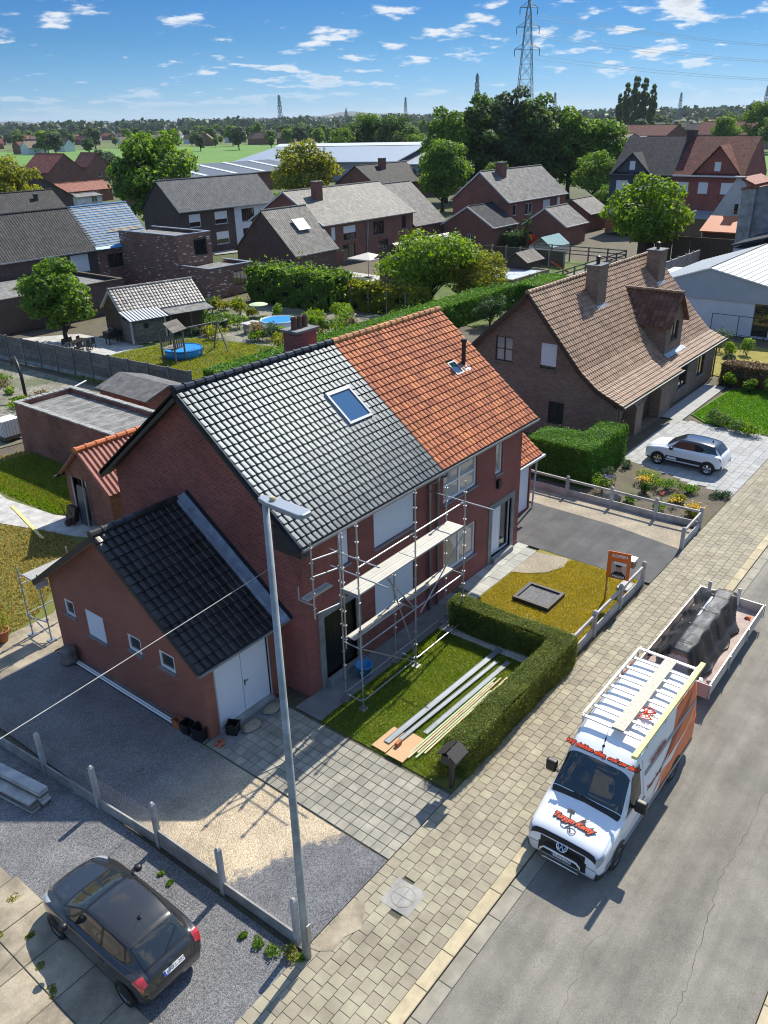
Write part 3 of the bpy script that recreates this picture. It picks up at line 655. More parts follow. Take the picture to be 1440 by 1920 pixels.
pavers(pv, 2.2, 70, 6.725, 9.125, .30, 'paver', .5, 300, skip=lambda x, y: abs(x-MHC[0]) < .42 and abs(y-MHC[1]) < .42)
pd = struct('paved_drive', MB().box(11.15, 14.0, 9.135, 16.02, -.15, -.03), 'joint_sand')
pavers(pd, 11.2, 14.0, 9.14, 16.02, .30, 'paver_drive', 0, 300, gap=.014)
# worn mortar skin on the pavement edge next to the gravel
poly('pavement_patch', [(8.25, 9.05), (9.5, 9.1), (10.0, 8.95), (9.75, 8.7), (9.3, 8.45), (8.9, 8.62), (8.5, 8.6), (8.3, 8.85)], .008, 'slab_beige')
mh = thing('manhole_cover', (MHC[0], MHC[1], 0), 'square concrete manhole cover with a round ring in the pavement', 'manhole cover')
mh.rotation_euler = (0, 0, .05)
mb = MB().box(-.40, .40, -.40, .40, -.06, .004); part('frame', mb, 'concrete', mh, local=True)
mb = MB(); mb.lathe((0,0,.004), [(.30, 0), (.30, .006), (.275, .006), (.275, 0)], 36); part('ring', mb, 'gutter_stone', mh, local=True)
part('lid', MB().lathe((0,0,.0), [(.272, 0), (.272, .008)], 36), 'concrete', mh, local=True)
part('lifting_bar', MB().box(-.27, .27, -.006, .006, .008, .013).box(-.006, .006, -.27, -.01, .008, .0125).box(-.006, .006, .01, .27, .008, .0125), 'concrete_dark', mh, local=True)
# yards
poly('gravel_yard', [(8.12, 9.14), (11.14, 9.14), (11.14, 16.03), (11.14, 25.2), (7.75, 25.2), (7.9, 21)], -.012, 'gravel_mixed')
poly('side_yard', [(-6, 9.0), (8.0, 9.0), (7.75, 20), (7.6, 26), (-6, 26)], -.02, 'gravel_grey')
cs = struct('concrete_apron', MB().box(-6, 4.2, 9.2, 17.2, -.15, -.012), 'joint_sand')
rr = random.Random(5); vs, fs = block_arrays(1.18, 1.18, .1, .012); items = []
for i in range(8):
    for j in range(8):
        x = 5.3-i*1.2-max(0, (1.9-j)*.25) - max(0, (j-5)*.1); items.append((math.hypot(x, 9.3+j*1.2), Matrix.Translation((x-1.2, 8.9+j*1.2, -.09+rr.uniform(-.006, .004)))))
items.sort(key=lambda t: t[0]); laid(cs, 'concrete_slab', [M for _, M in items], vs, fs, 'slab_beige', 300)
poly('house_path', [(14.01, 13.98), (22.6, 13.98), (22.6, 15.05), (14.01, 15.05)], -.004, 'concrete_dark')
poly('garage_threshold', [(11.42, 15.3), (14.0, 15.3), (14.0, 16.03), (11.42, 16.03)], .008, 'concrete_dark')
poly('side_path', [(11.16, 16.04), (11.44, 16.04), (11.44, 23.8), (11.16, 23.8)], .006, 'concrete_dark')
ps = struct('entrance_path', MB().box(22.62, 27.62, 13.95, 15.02, -.15, -.03), 'joint_sand')
pavers(ps, 22.7, 27.6, 13.96, 15.0, .60, 'path_slab', .35, 300, sy=.52, name='path_slab', th=.05)
poly('lawn', [(14.0, 9.15), (20.25, 9.15), (20.25, 13.97), (14.0, 13.97)], -.005, 'lawn_soil')
poly('gravel_border', [(20.26, 9.6), (21.2, 9.6), (21.2, 13.97), (20.26, 13.97)], .0, 'gravel_white')
poly('dry_lawn', [(21.2, 9.35), (27.7, 9.35), (27.7, 13.94), (21.2, 13.94)], -.006, 'lawn_dry_soil')
poly('gravel_bed', [(25.3, 13.93), (27.35, 13.93), (27.66, 12.55), (26.9, 12.4), (26.1, 12.75), (25.6, 13.3)], .02, 'gravel_beige')
poly('asphalt_drive', [(27.72, 9.14), (31.1, 9.14), (31.6, 12.5), (31.7, 16.4), (27.72, 16.4)], .0, 'asphalt_dark')
poly('gravel_strip', [(31.12, 9.14), (33.3, 9.14), (33.3, 18), (31.72, 18), (31.62, 12.5)], -.004, 'gravel_beige')
poly('flower_bed', [(33.42, 9.14), (37.6, 9.14), (39.3, 15.25), (39.3, 16.0), (33.42, 16.0)], -.002, 'soil')
bd = struct('grey_paved_drive', MB().box(37.5, 47.2, 8.7, 15.5, -.15, -.03), 'joint_sand')
pavers(bd, 37.5, 47.0, 9.14, 15.45, .45, 'paver_grey', .5, 300, name='paver', skip=lambda x, y: x < 37.55+.28*(y-9.1)*.95)
poly('front_lawn', [(47.3, 8.9), (60, 8.9), (60, 12.0), (54.2, 14.6), (48.4, 14.9), (47.3, 13.6)], -.01, 'crop_field')
poly('house_terrace', [(46.9, 14.95), (55.0, 14.95), (55.0, 16.3), (46.9, 16.3)], .004, 'paver_grey')
# ground behind the houses
poly('back_lawn', [(8.0, 25.3), (19.5, 25.3), (21.5, 38), (21.0, 43), (8.0, 46)], -.02, 'lawn_soil')
bp = struct('garden_path', MB().prism([(14.9, 36.4, -.05), (16.6, 31.2, -.05), (17.4, 29.8, -.05), (18.0, 31.9, -.05), (17.3, 34.0, -.05), (16.9, 37.6, -.05), (17.2, 39.6, -.05), (15.4, 39.0, -.05)], (0,0,.062)), 'concrete_pale')
poly('back_terrace', [(9.2, 24.0), (14.5, 23.9), (17.6, 29.8), (16.5, 30.2), (12.5, 26.2), (9.0, 26.2)], -.008, 'slab_beige')
poly('waste_ground', [(21.6, 44.5), (30.8, 44.5), (30.6, 66), (8, 68), (8, 46.2)], -.03, 'wasteland')
poly('neighbour_lawn', [(32.8, 42.4), (47, 42.4), (44.2, 58), (31.4, 66), (31.3, 52)], -.025, 'meadow')
poly('neighbour_terrace', [(31.4, 63.0), (33.5, 60.2), (36.0, 57.2), (40.0, 57.4), (39.4, 66), (34, 70), (31, 70)], -.012, 'concrete_pale')
poly('rough_garden', [(44.3, 56), (47.2, 42.4), (60.5, 42.4), (57.0, 62), (46, 66)], -.028, 'wasteland')
poly('rear_lawn', [(60.6, 38), (100, 38), (95, 62), (64, 64)], -.022, 'meadow')
poly('patio', [(66, 57), (76, 56), (77, 67), (68, 68)], -.008, 'concrete_pale')
poly('lane', [(78, 92), (92, 88), (96, 99), (80, 102)], -.03, 'concrete')
poly('crop_field', [(135, 320), (300, 690), (575, 520), (318, 292), (215, 318)], -.10, 'crop_field')
poly('crop_field', [(270, 690), (420, 1000), (700, 720), (580, 525)], -.11, 'meadow')
poly('yellow_field', [(232, 500), (250, 560), (330, 700), (300, 700), (225, 560)], -.09, 'yellow_field')
poly('pasture', [(205, 92), (230, 118), (345, 165), (345, 140), (235, 92)], -.1, 'crop_field'); poly('pasture', [(215, 20), (420, 20), (470, 120), (230, 84)], -.11, 'crop_field')
# grass blades
def blades(name, poly_, n, h, m, label, seed, w=.012, holes=(), dens_f=None):
    rng = np.random.default_rng(seed); P = np.array(poly_); lo = P.min(0); hi = P.max(0); q = rng.uniform(lo, hi, (n*2, 2))
    ins = np.zeros(len(q), bool); j = len(P)-1
    for i in range(len(P)):
        c = ((P[i, 1] > q[:, 1]) != (P[j, 1] > q[:, 1])) & (q[:, 0] < (P[j, 0]-P[i, 0])*(q[:, 1]-P[i, 1])/(P[j, 1]-P[i, 1]+1e-12)+P[i, 0]); ins ^= c; j = i
    for (x0, x1, y0, y1) in holes: ins &= ~((q[:, 0] > x0) & (q[:, 0] < x1) & (q[:, 1] > y0) & (q[:, 1] < y1))
    q = q[ins][:n]; k = len(q); a = rng.uniform(0, 6.28, k); hh = h*rng.uniform(.5, 1.3, k); ln = rng.normal(0, .5, (k, 2))*hh[:, None]
    b0 = np.c_[q[:, 0]-np.cos(a)*w, q[:, 1]-np.sin(a)*w, np.full(k, -.01)]; b1 = np.c_[q[:, 0]+np.cos(a)*w, q[:, 1]+np.sin(a)*w, np.full(k, -.01)]; t = np.c_[q+ln, hh]
    v = np.stack([b0, b1, t], 1).reshape(-1, 3); me = bpy.data.meshes.new(name); me.vertices.add(3*k); me.vertices.foreach_set('co', v.astype('f').ravel())
    me.loops.add(3*k); me.loops.foreach_set('vertex_index', np.arange(3*k, dtype='i')); me.polygons.add(k); me.polygons.foreach_set('loop_start', np.arange(0, 3*k, 3, dtype='i')); me.update(calc_edges=True)
    o = link(name, me, m); return tag(o, label, 'grass', kind='stuff')
blades('grass', [(14.0, 9.9), (20.25, 9.9), (20.25, 13.97), (14.0, 13.97)], 60000, .05, 'grass_green', 'short green grass of the small lawn under the scaffold', 1)
blades('grass', [(21.35, 9.5), (27.65, 9.5), (27.65, 12.4), (26.1, 12.75), (25.3, 13.9), (21.35, 13.9)], 45000, .045, 'grass_olive', 'dry yellowed grass of the lawn around the gravel bed', 2, holes=[(23.5, 24.9, 11.3, 12.85)])
blades('grass', [(8.0, 25.5), (12, 26.5), (16.3, 30.4), (16.4, 32), (14.8, 36.5), (15.2, 39.4), (17.5, 40), (18.2, 32), (21.4, 38), (21, 43), (8, 46)], 42000, .10, 'grass_tan', 'patchy dry grass of the garden behind the garage', 3, w=.03)
blades('grass', [(17.2, 39.6), (17.3, 34.2), (18.2, 32.4), (20.9, 36.5), (21.2, 42), (16, 43)], 22000, .11, 'grass_green', 'greener grass between the path and the brick shed', 4, w=.03)
blades('grass', [(47.4, 8.9), (60, 8.9), (60, 12.0), (54.2, 14.5), (48.4, 14.8), (47.4, 13.6)], 26000, .07, 'hedge_bright', 'bright mown grass of the lawn beside the brown house', 5, w=.03)
blades('grass', [(33, 42.6), (47, 42.6), (44, 56), (36.2, 57), (31.8, 61), (31.5, 52)], 26000, .11, 'grass_mix', 'yellowish grass around the round play pool', 6, w=.035)
# ---------------------------------------------------------------- semi-detached pair
HX0, HXM, HX1, HY0, HY1, HEZ, HRZ, HRY = 14.67, 21.28, 27.60, 15.0, 23.8, 5.45, 9.36, 19.4
EVY, EVZ = 14.58, 5.62           # front eave line of the tiles
def house_half(x0, x1, left, label, tiles, ridge_m):
    t = thing('semi_detached_house', ((x0+x1)/2, (HY0+HY1)/2, 0), label, 'house'); O = V(t.location)
    return t, O
HA, OA = house_half(HX0, HXM, True, 'red brick semi-detached house with glossy black tiled roof and roof window behind the scaffold', 0, 0)
HB, OB = house_half(HXM, HX1, False, 'red brick semi-detached house with orange tiled roof, white door and black flue', 0, 0)
o0 = V((0, HY0, 0))
wa = [(16.32, 16.80, 3.95, 5.25), (18.05, 20.25, 3.85, 5.2), (18.02, 20.22, 1.25, 2.7), (15.45, 17.0, .22, 2.58)]
wb = [(22.0, 24.22, 3.95, 5.25), (22.05, 24.25, 1.0, 2.45), (25.58, 26.08, 3.85, 5.22), (25.42, 26.95, .22, 2.42)]
m = MB(); m.wall(o0, XP, YN, [(HX0, -.05), (HXM, -.05), (HXM, HEZ), (HX0, HEZ)], wa, .14)
rs = lambda y: EVZ-.12+(HRZ-EVZ)*(min(y, 2*HRY-y)-EVY)/(HRY-EVY)
gab = [(HY0, -.05), (HY1, -.05), (HY1, rs(HY1)), (HRY, rs(HRY)), (HY0, rs(HY0))]
m.wall((HX0, 0, 0), YP, XN, gab); m.wall((0, HY1, 0), XP, YP, [(HX0, -.05), (HXM, -.05), (HXM, HEZ), (HX0, HEZ)])
part('wall', m, 'brick_red', HA)
m = MB(); m.wall(o0, XP, YN, [(HXM+.003, -.05), (HX1, -.05), (HX1, HEZ), (HXM+.003, HEZ)], wb, .14); m.wall((HX1, 0, 0), YP, XP, gab)
m.wall((0, HY1, 0), XP, YP, [(HXM+.003, -.05), (HX1, -.05), (HX1, HEZ), (HXM+.003, HEZ)])
part('wall', m, 'brick_red', HB)
for T, O, x0, x1, tm, rm in ((HA, OA, 14.28, HXM, 'tile_black', 'tile_black'), (HB, OB, HXM, 27.96, 'tile_orange', 'ridge_orange')):
    m = MB(); m.prism([(x0, EVY, EVZ-.10), (x0, HRY, HRZ-.10), (x0, 2*HRY-EVY, EVZ-.10), (x0, 2*HRY-EVY, EVZ), (x0, HRY, HRZ), (x0, EVY, EVZ)], (x1-x0-.004, 0, 0))
    roof = part('roof', m, 'wood_fascia', T)
    sk = (lambda c: 19.12 < c.x < 20.42 and 16.80 < c.y < 17.98) if T is HA else (lambda c: 25.72 < c.x < 26.2 and 17.0 < c.y < 17.5)
    tile_slope(roof, O, (x0, EVY, EVZ), (x1, EVY, EVZ), (x0, HRY, HRZ), tm, w=.222, l=.285, skip=sk, limit=300, roll=.018 if T is HA else .034)
    ridge_caps(roof, O, (x0, HRY, HRZ+.05), (x1, HRY, HRZ+.05), rm, r=.13, l=.38)
    # back slope, never seen from the street: joined tiles only
    m = MB(); m.fbox((V((x0, HRY, HRZ+.02)), XP, V((0, HRY-EVY, EVZ-HRZ)).normalized(), V((0, (HRZ-EVZ), HRY-EVY)).normalized()), 0, x1-x0-.004, 0, 6.1, 0, .04); part('back_slope', m, tm, roof)
    # gutter and fascia
    m = MB(); gx0, gx1 = x0, x1
    prof = [(-.075, .07), (-.07, 0), (-.04, -.045), (.04, -.045), (.07, 0), (.075, .10)]
    pts = [(EVY-.05+a, EVZ-.05+b) for a, b in prof]; inn = [(EVY-.05+a*.86, EVZ-.05+b*.8+.008) for a, b in prof][::-1]
    ol = pts+inn
    m.prism([(gx0+.01, y, z) for y, z in ol], (gx1-gx0-.02, 0, 0)); m.box(gx0, gx1, EVY-.13, EVY-.12, EVZ+.005, EVZ+.025)
    part('gutter', m, 'zinc', T)
    m = MB().box(x0+.02, x1-.004, EVY+.03, HY0-.004, HEZ-.02, HEZ+.02); part('soffit', m, 'wood_fascia', T)
    # verge
    xe = x0 if T is HA else x1; s = 1 if T is HA else -1
    for (ya, za, yb, zb) in ((EVY, EVZ, HRY, HRZ), (2*HRY-EVY, EVZ, HRY, HRZ)):
        m = MB().beam((xe+s*.02, ya, za-.10), (xe+s*.02, yb, zb-.10), .04, .24); part('barge_board', m, 'wood_fascia', T)
        if T is HB: continue
    m = MB(); 
    m.prism([(xe+s*.04, EVY+.05, EVZ-.13), (xe+s*.04, HRY, HRZ-.13), (xe+s*.04, HRY, HRZ-.16), (xe+s*.04, EVY+.05, EVZ-.16)], (s*.34, 0, 0)); m.prism([(xe+s*.04, 2*HRY-EVY-.05, EVZ-.13), (xe+s*.04, HRY, HRZ-.135), (xe+s*.04, HRY, HRZ-.165), (xe+s*.04, 2*HRY-EVY-.05, EVZ-.16)], (s*.34, 0, 0)); part('verge_soffit', m, 'wood_fascia', T)
    if T is HA: part('kneeler', MB().prism([(xe+.04, EVY+.02, EVZ-.03), (xe+.04, HY0+.7, EVZ+.45), (xe+.04, HY0+.7, EVZ-.35), (xe+.04, EVY+.02, EVZ-.35)], (.33, 0, 0)), 'wood_fascia', T)
    if T is HA:   # verge tiles hanging over the gable end
        a = V((xe-.03, EVY, EVZ)); s_ = V((0, HRY-EVY, HRZ-EVZ)); L = s_.length; s_.normalize(); nn = V((0, -s_.z, s_.y)); k = 18; l = L/k
        vs, fs = block_arrays(.05, l+.02, .16, .008); laid(roof, 'verge_tile', [frameM(a+s_*(i*l)+nn*(-.09)-O, V((1,0,0)), (s_+nn*.05).normalized(), nn) for i in range(k)], vs, fs, 'tile_black', 300)
# windows of the left half
window(HA, o0, XP, YN, wa[0], shutter=.99, sill='bluestone'); window(HA, o0, XP, YN, wa[1], cols=2, shutter=.99); window(HA, o0, XP, YN, wa[2], cols=2, shutter=.99)
def door(T, o, u, n, h, leafm, name='door', side=None, glass=None, knob='plastic_black', surround=None, sw=.24):
    u0, u1, v0, v1 = h; F = (V(o), V(u), ZP, V(n))
    if surround:
        m = MB()
        for a0, a1, b0, b1 in ((u0-sw, u0, .0, v1+sw), (u1, u1+sw, .0, v1+sw), (u0+.002, u1-.002, v1, v1+sw-.002)): m.fbox(F, a0, a1, b0, b1, -.15, .045)
        part('door_surround', m, surround, T)
        part('doorstep', MB().fbox(F, u0-.0, u1+.0, -.03, v0, -.16, .22), 'bluestone', T)
    m = MB(); ul = u1 if side is None else u0+(u1-u0)*side
    m.fbox(F, u0+.01, ul-.01, v0+.01, v1-.01, -.14, -.09)
    for k in range(1, 6): x = u0+(ul-u0)*k/6; m.fbox(F, x-.006, x+.006, v0+.1, v1-.1, -.09, -.083)
    d = part(name, m, leafm, T); part('handle', MB().fbox(F, u0+.10, u0+.13, v0+.95, v0+1.12, -.083, -.04), knob, d)
    if side is not None:
        part('side_light', MB().fbox(F, ul+.03, u1-.03, v0+.06, v1-.06, -.13, -.115), 'glass_dark', d)
        m = MB()
        for a0, a1 in ((ul, ul+.03), (u1-.03, u1)): m.fbox(F, a0, a1, v0, v1, -.14, -.08)
        m.fbox(F, ul+.03, u1-.03, v0, v0+.06, -.14, -.08); m.fbox(F, ul+.03, u1-.03, v1-.06, v1, -.14, -.08); part('frame', m, leafm, d)
    return d
door(HA, o0, XP, YN, wa[3], 'door_black', surround='stone_surround'); door(HB, o0, XP, YN, wb[3], 'door_white', side=.52, surround='stone_surround')
window(HB, o0, XP, YN, wb[0], cols=2, rows=2, glass='glass_curtain', fw=.09); window(HB, o0, XP, YN, wb[1], cols=2, glass='glass_curtain', fw=.09); window(HB, o0, XP, YN, wb[2], glass='glass_curtain', fw=.08)
part('wall_lamp', MB().box(25.66, 25.86, 14.86, 15.0, 3.28, 3.62), 'plastic_black', HB)
part('plinth', MB().box(HX0-.02, HXM, HY0-.03, HY0-.002, -.05, .42).box(HX0-.03, HX0-.002, HY0-.03, HY1, -.05, .42) if False else MB().wall((0, HY0-.025, 0), XP, YN, [(17.26, -.05), (HXM, -.05), (HXM, .4), (17.26, .4)]), 'brick_red', HA)
for x, T, mm in ((21.05, HA, 'zinc'), (21.55, HB, 'plastic_grey')):
    m = MB().tube([(x, EVY-.05, EVZ-.08), (x, EVY-.03, EVZ-.25), (x, HY0-.08, EVZ-.5), (x, HY0-.08, .05)], .05, 10); part('downpipe', m, mm, T, smooth=True)
# roof window
u = XP; s_ = V((0, HRY-EVY, HRZ-EVZ)).normalized(); n_ = u.cross(s_)
def slope_pt(x, y): return V((x, y, EVZ+(HRZ-EVZ)*(y-EVY)/(HRY-EVY)))
F = (slope_pt(19.17, 16.86), XP, s_, n_); sl = 1.38
m = MB()
for a0, a1, b0, b1, c1 in ((0, 1.18, 0, .09, .13), (0, 1.18, sl-.14, sl, .15), (0, .08, .09, sl-.14, .14), (1.10, 1.18, .09, sl-.14, .14)): m.fbox(F, a0, a1, b0, b1, -.02, c1)
rw = part('roof_window', m, 'pvc_grey', HA); part('pane', MB().fbox(F, .07, 1.11, .08, sl-.13, .05, .10), 'glass_roof', rw)
m = MB().fbox(F, -.12, 1.30, -.22, -.004, .035, .055).fbox(F, -.14, -.004, .0, sl+.1, .03, .06).fbox(F, 1.184, 1.31, .0, sl+.1, .03, .06); part('flashing', m, 'plastic_grey', rw)
F = (slope_pt(25.70, 16.98), XP, s_, n_); m = MB()
for a0, a1, b0, b1 in ((0, .5, 0, .05), (0, .5, .59, .64), (0, .05, .05, .59), (.45, .5, .05, .59)): m.fbox(F, a0, a1, b0, b1, -.02, .10)
rw = part('roof_window', m, 'zinc', HB); part('pane', MB().fbox(F, .045, .455, .045, .595, .03, .07), 'glass_teal', rw)
fl = thing('x', (0,0,0), None, None) if False else None
p0 = slope_pt(26.55, 17.22); m = MB().tube([p0-V((0,0,.15)), p0+V((0,0,.95))], .085, 14); m.tube([p0+V((0,0,.95)), p0+V((0,0,1.08))], .115, 14)
fp = part('flue', m, 'plastic_black', HB, smooth=False); F = (slope_pt(26.38, 16.98), XP, s_, n_); part('flue_flashing', MB().fbox(F, 0, .36, 0, .42, .06, .075), 'zinc', fp)
# chimney on the back slope of the left half
m = MB().box(20.55, 21.55, 20.35, 21.05, 8.0, 9.72); ch = part('chimney', m, 'brick_red', HA); part('chimney_cap', MB().box(20.47, 21.63, 20.27, 21.13, 9.722, 9.80), 'concrete_dark', ch)
for i in range(3): part('chimney_pot', MB().lathe((20.78+i*.27, 20.7, 9.80), [(.12, 0), (.105, .3), (.12, .34), (.12, .42), (.095, .42), (.09, .1)], 14), 'brick_red' if False else 'tile_brown_dark', ch, smooth=False)
# ---------------------------------------------------------------- lean-to garage with black tiles
GX0, GX1, GY0, GY1, GRY, GRZ, GEZ = 11.42, 14.665, 16.0, 23.75, 19.95, 5.72, 2.52
GG = thing('brick_garage', (13.0, 19.9, 0), 'small red brick garage with dark glossy tiles and white double doors beside the gable', 'garage'); OG = V(GG.location)
gs = (GRZ-2.72)/(GRY-15.68); groof = lambda y: 2.72-.13+gs*(min(y, 2*GRY-y)-15.68)
gw = [(17.26, 17.98, 1.83, 2.43), (18.87, 19.54, 1.80, 2.38), (20.80, 21.78, 1.42, 2.42), (22.47, 23.03, 1.77, 2.37)]
gd = (11.83, 13.93, .12, 2.40)
m = MB().wall((GX0, 0, 0), YP, XN, [(GY0, -.05), (GY1, -.05), (GY1, groof(GY1)), (GRY, groof(GRY)), (GY0, groof(GY0))], gw, .14)
m.wall((0, GY0, 0), XP, YN, [(GX0, -.05), (GX1, -.05), (GX1, groof(GY0)), (GX0, groof(GY0))], [gd], .16); m.wall((0, GY1, 0), XP, YP, [(GX0, -.05), (GX1, -.05), (GX1, groof(GY1)), (GX0, groof(GY1))])
part('wall', m, 'brick_orange', GG)
oG = V((GX0, 0, 0))
for i, h in enumerate(gw): window(GG, oG, YP, XN, h, shutter=.99 if i == 2 else 0, depth=.08, fw=.07, glass='glass_dark')
F = (V((0, GY0, 0)), XP, ZP, YN); m = MB().fbox(F, gd[0]-.04, gd[0], -.02, gd[3]+.05, -.1, .02).fbox(F, gd[1], gd[1]+.04, -.02, gd[3]+.05, -.1, .02).fbox(F, gd[0]+.001, gd[1]-.001, gd[3], gd[3]+.05, -.1, .019)
fr = part('door_frame', m, 'pvc_grey', GG); xm = (gd[0]+gd[1])/2
for a0, a1 in ((gd[0], xm-.008), (xm+.008, gd[1])):
    dl = part('garage_door', MB().fbox(F, a0+.004, a1-.004, gd[2], gd[3]-.004, -.1, -.055), 'door_white', GG)
    if a0 > gd[0]: part('handle', MB().fbox(F, a0+.05, a0+.075, 1.05, 1.25, -.055, -.03).fbox(F, a0+.05, a0+.19, 1.19, 1.21, -.03, -.015), 'plastic_black', dl)
part('threshold', MB().box(gd[0]+.002, gd[1]-.002, 15.86, 16.158, -.03, .124), 'concrete', GG)
x0, x1 = 11.08, 14.66; ya, za = 15.68, 2.72; yb, zb = 2*GRY-15.68, 2.72
m = MB().prism([(x0, ya, za-.09), (x0, GRY, GRZ-.09), (x0, yb, zb-.09), (x0, yb, zb), (x0, GRY, GRZ), (x0, ya, za)], (x1-x0, 0, 0)); roof = part('roof', m, 'wood_fascia', GG)
tile_slope(roof, OG, (x0, ya, za), (14.15, ya, za), (x0, GRY, GRZ), 'tile_black_matte', w=.26, l=.32, limit=300, roll=.036)
ridge_caps(roof, OG, (x0, GRY, GRZ+.05), (14.2, GRY, GRZ+.05), 'tile_black_matte', r=.13, l=.38)
s_ = V((0, GRY-ya, GRZ-za)); L = s_.length; s_.normalize(); n_ = XP.cross(s_); F = (V((0, ya, za)), XP, s_, n_)
part('back_slope', MB().fbox((V((x0, GRY, GRZ+.015)), XP, V((0, yb-GRY, zb-GRZ)).normalized(), V((0, GRZ-zb, yb-GRY)).normalized()), 0, 3.0, 0, 5.2, 0, .04), 'tile_black_matte', roof)
m = MB().fbox(F, 14.16, 14.22, -.06, L+.08, .02, .12).fbox(F, 14.22, 14.50, -.08, L+.1, .02, .045).fbox(F, 14.50, 14.56, -.08, L+.1, .02, .15).fbox(F, 14.56, 14.662, -.1, L+.12, .06, .09)
part('lead_gutter', m, 'zinc_dull', roof); part('edge_strip', MB().fbox(F, 14.60, 14.66, -.1, L+.1, .092, .20), 'tile_black', roof)
part('gutter', MB().prism([(x0-.02, ya-.11, za+.02), (x0-.02, ya-.10, za-.06), (x0-.02, ya-.06, za-.09), (x0-.02, ya+.0, za-.09), (x0-.02, ya+.03, za-.04), (x0-.02, ya+.0, za-.02), (x0-.02, ya-.08, za-.03), (x0-.02, ya-.095, za+.02)], (3.6, 0, 0)), 'zinc', GG)
nb = 6
for i in range(2*nb):      # pale timber boarding under the rear verge
    f0, f1 = (i)/(2*nb), (i+.92)/(2*nb)
    a = V((x0+.02, GRY, GRZ-.11)); b = V((x0+.02, yb, zb-.11)); p, q = a+(b-a)*f0, a+(b-a)*f1
    part('soffit_board', MB().prism([p, q, q-V((0,0,.02)), p-V((0,0,.02))], (.33, 0, 0)), 'soffit_timber', GG)
part('barge_board', MB().beam((x0+.01, yb, zb-.07), (x0+.01, GRY, GRZ-.07), .03, .16).beam((x0+.01, ya, za-.07), (x0+.01, GRY, GRZ-.07), .03, .14), 'wood_fascia', GG)
part('rear_fascia', MB().box(x0+.05, x0+.5, yb-.06, yb-.02, zb-.32, zb-.1), 'fascia_white', GG)
# ---------------------------------------------------------------- low orange-roofed annex on the far side
AX = thing('side_annex', (29.4, 17.5, 0), 'low annex with an orange tiled lean-to roof and white door beside the orange house', 'annex'); OX = V(AX.location)
m = MB().wall((0, 16.3, 0), XP, YN, [(27.602, -.05), (31.0, -.05), (31.0, 2.65), (27.602, 2.65)], [(29.75, 30.9, .06, 2.5)], .1); m.wall((31.0, 0, 0), YP, XP, [(16.3, -.05), (21, -.05), (21, 2.65), (18.6, 4.4), (16.3, 2.65)]); part('wall', m, 'brick_red', AX)
part('door', MB().box(29.78, 30.88, 16.36, 16.4, .06, 2.48), 'door_white', AX)
m = MB().prism([(27.61, 15.95, 2.62), (27.61, 18.6, 4.6), (27.61, 21.2, 2.62), (27.61, 21.2, 2.70), (27.61, 18.6, 4.68), (27.61, 15.95, 2.70)], (3.65, 0, 0)); roof = part('roof', m, 'wood_fascia', AX)
tile_slope(roof, OX, (27.61, 15.95, 2.70), (31.26, 15.95, 2.70), (27.61, 18.6, 4.68), 'tile_orange', w=.222, l=.285, limit=300)
part('gutter', MB().box(27.61, 31.4, 15.82, 15.94, 2.58, 2.68), 'fascia_white', AX); part('downpipe', MB().tube([(31.1, 15.9, 2.6), (31.1, 16.1, 2.35), (31.1, 16.2, .05)], .045, 8), 'pvc_grey', AX)
# ---------------------------------------------------------------- scaffold in front of the black-roofed house
def scaffold(loc, label, stds, tubes, decks, name='scaffold', ros=True):
    t = thing(name, loc, label, 'scaffold')
    for x, y, z0, z1 in stds:
        m = MB().tube([(x, y, z0), (x, y, z1)], .026, 8)
        if ros:
            z = z0+.35
            while z < z1-.1: m.tube([(x, y, z), (x, y, z+.012)], .062, 10); z += .5
        p = part('standard', m, 'galvanised', t)
        if z0 < .1: part('base_plate', MB().box(x-.13, x+.13, y-.13, y+.13, z0-.005, z0+.02).tube([(x, y, z0+.02), (x, y, z0+.2)], .035, 8), 'galvanised', p)
    for k, a, b in tubes: part(k, MB().tube([a, b], .023, 7), 'galvanised', t)
    for x0, x1, y0, y1, z in decks:
        d = part('deck_plank', MB().box(x0, x1, y0, y1, z-.05, z).box(x0, x1, y0, y0+.02, z, z+.008).box(x0, x1, y1-.02, y1, z, z+.008), 'deck_metal', t)
        part('perforated_sheet', MB().box(x0+.06, x1-.06, y0+.07, y1-.07, z+.001, z+.005), 'deck_sheet', d)
    return t
mat('deck_metal', (.50, .50, .47), .5, metal=.35, dirt=.15); mat('deck_sheet', (.42, .41, .37), .6, metal=.3, fine=.25, fscale=28, dirt=.2)
xs = (15.24, 18.0, 20.8); yf, yb_ = 13.3, 14.0; TB = []
for z in (.28, 2.25, 5.02):
    for i in range(2): TB.append(('ledger', (xs[i], yf, z), (xs[i+1], yf, z)))
for z in (.30, 2.28, 4.05):
    for i in range(2): TB.append(('ledger', (xs[i], yb_, z), (xs[i+1]-.05, yb_, z)))
for x in xs:
    for z in (.26, 2.22, 4.02): TB.append(('transom', (x, yf, z), (x, yb_, z)))
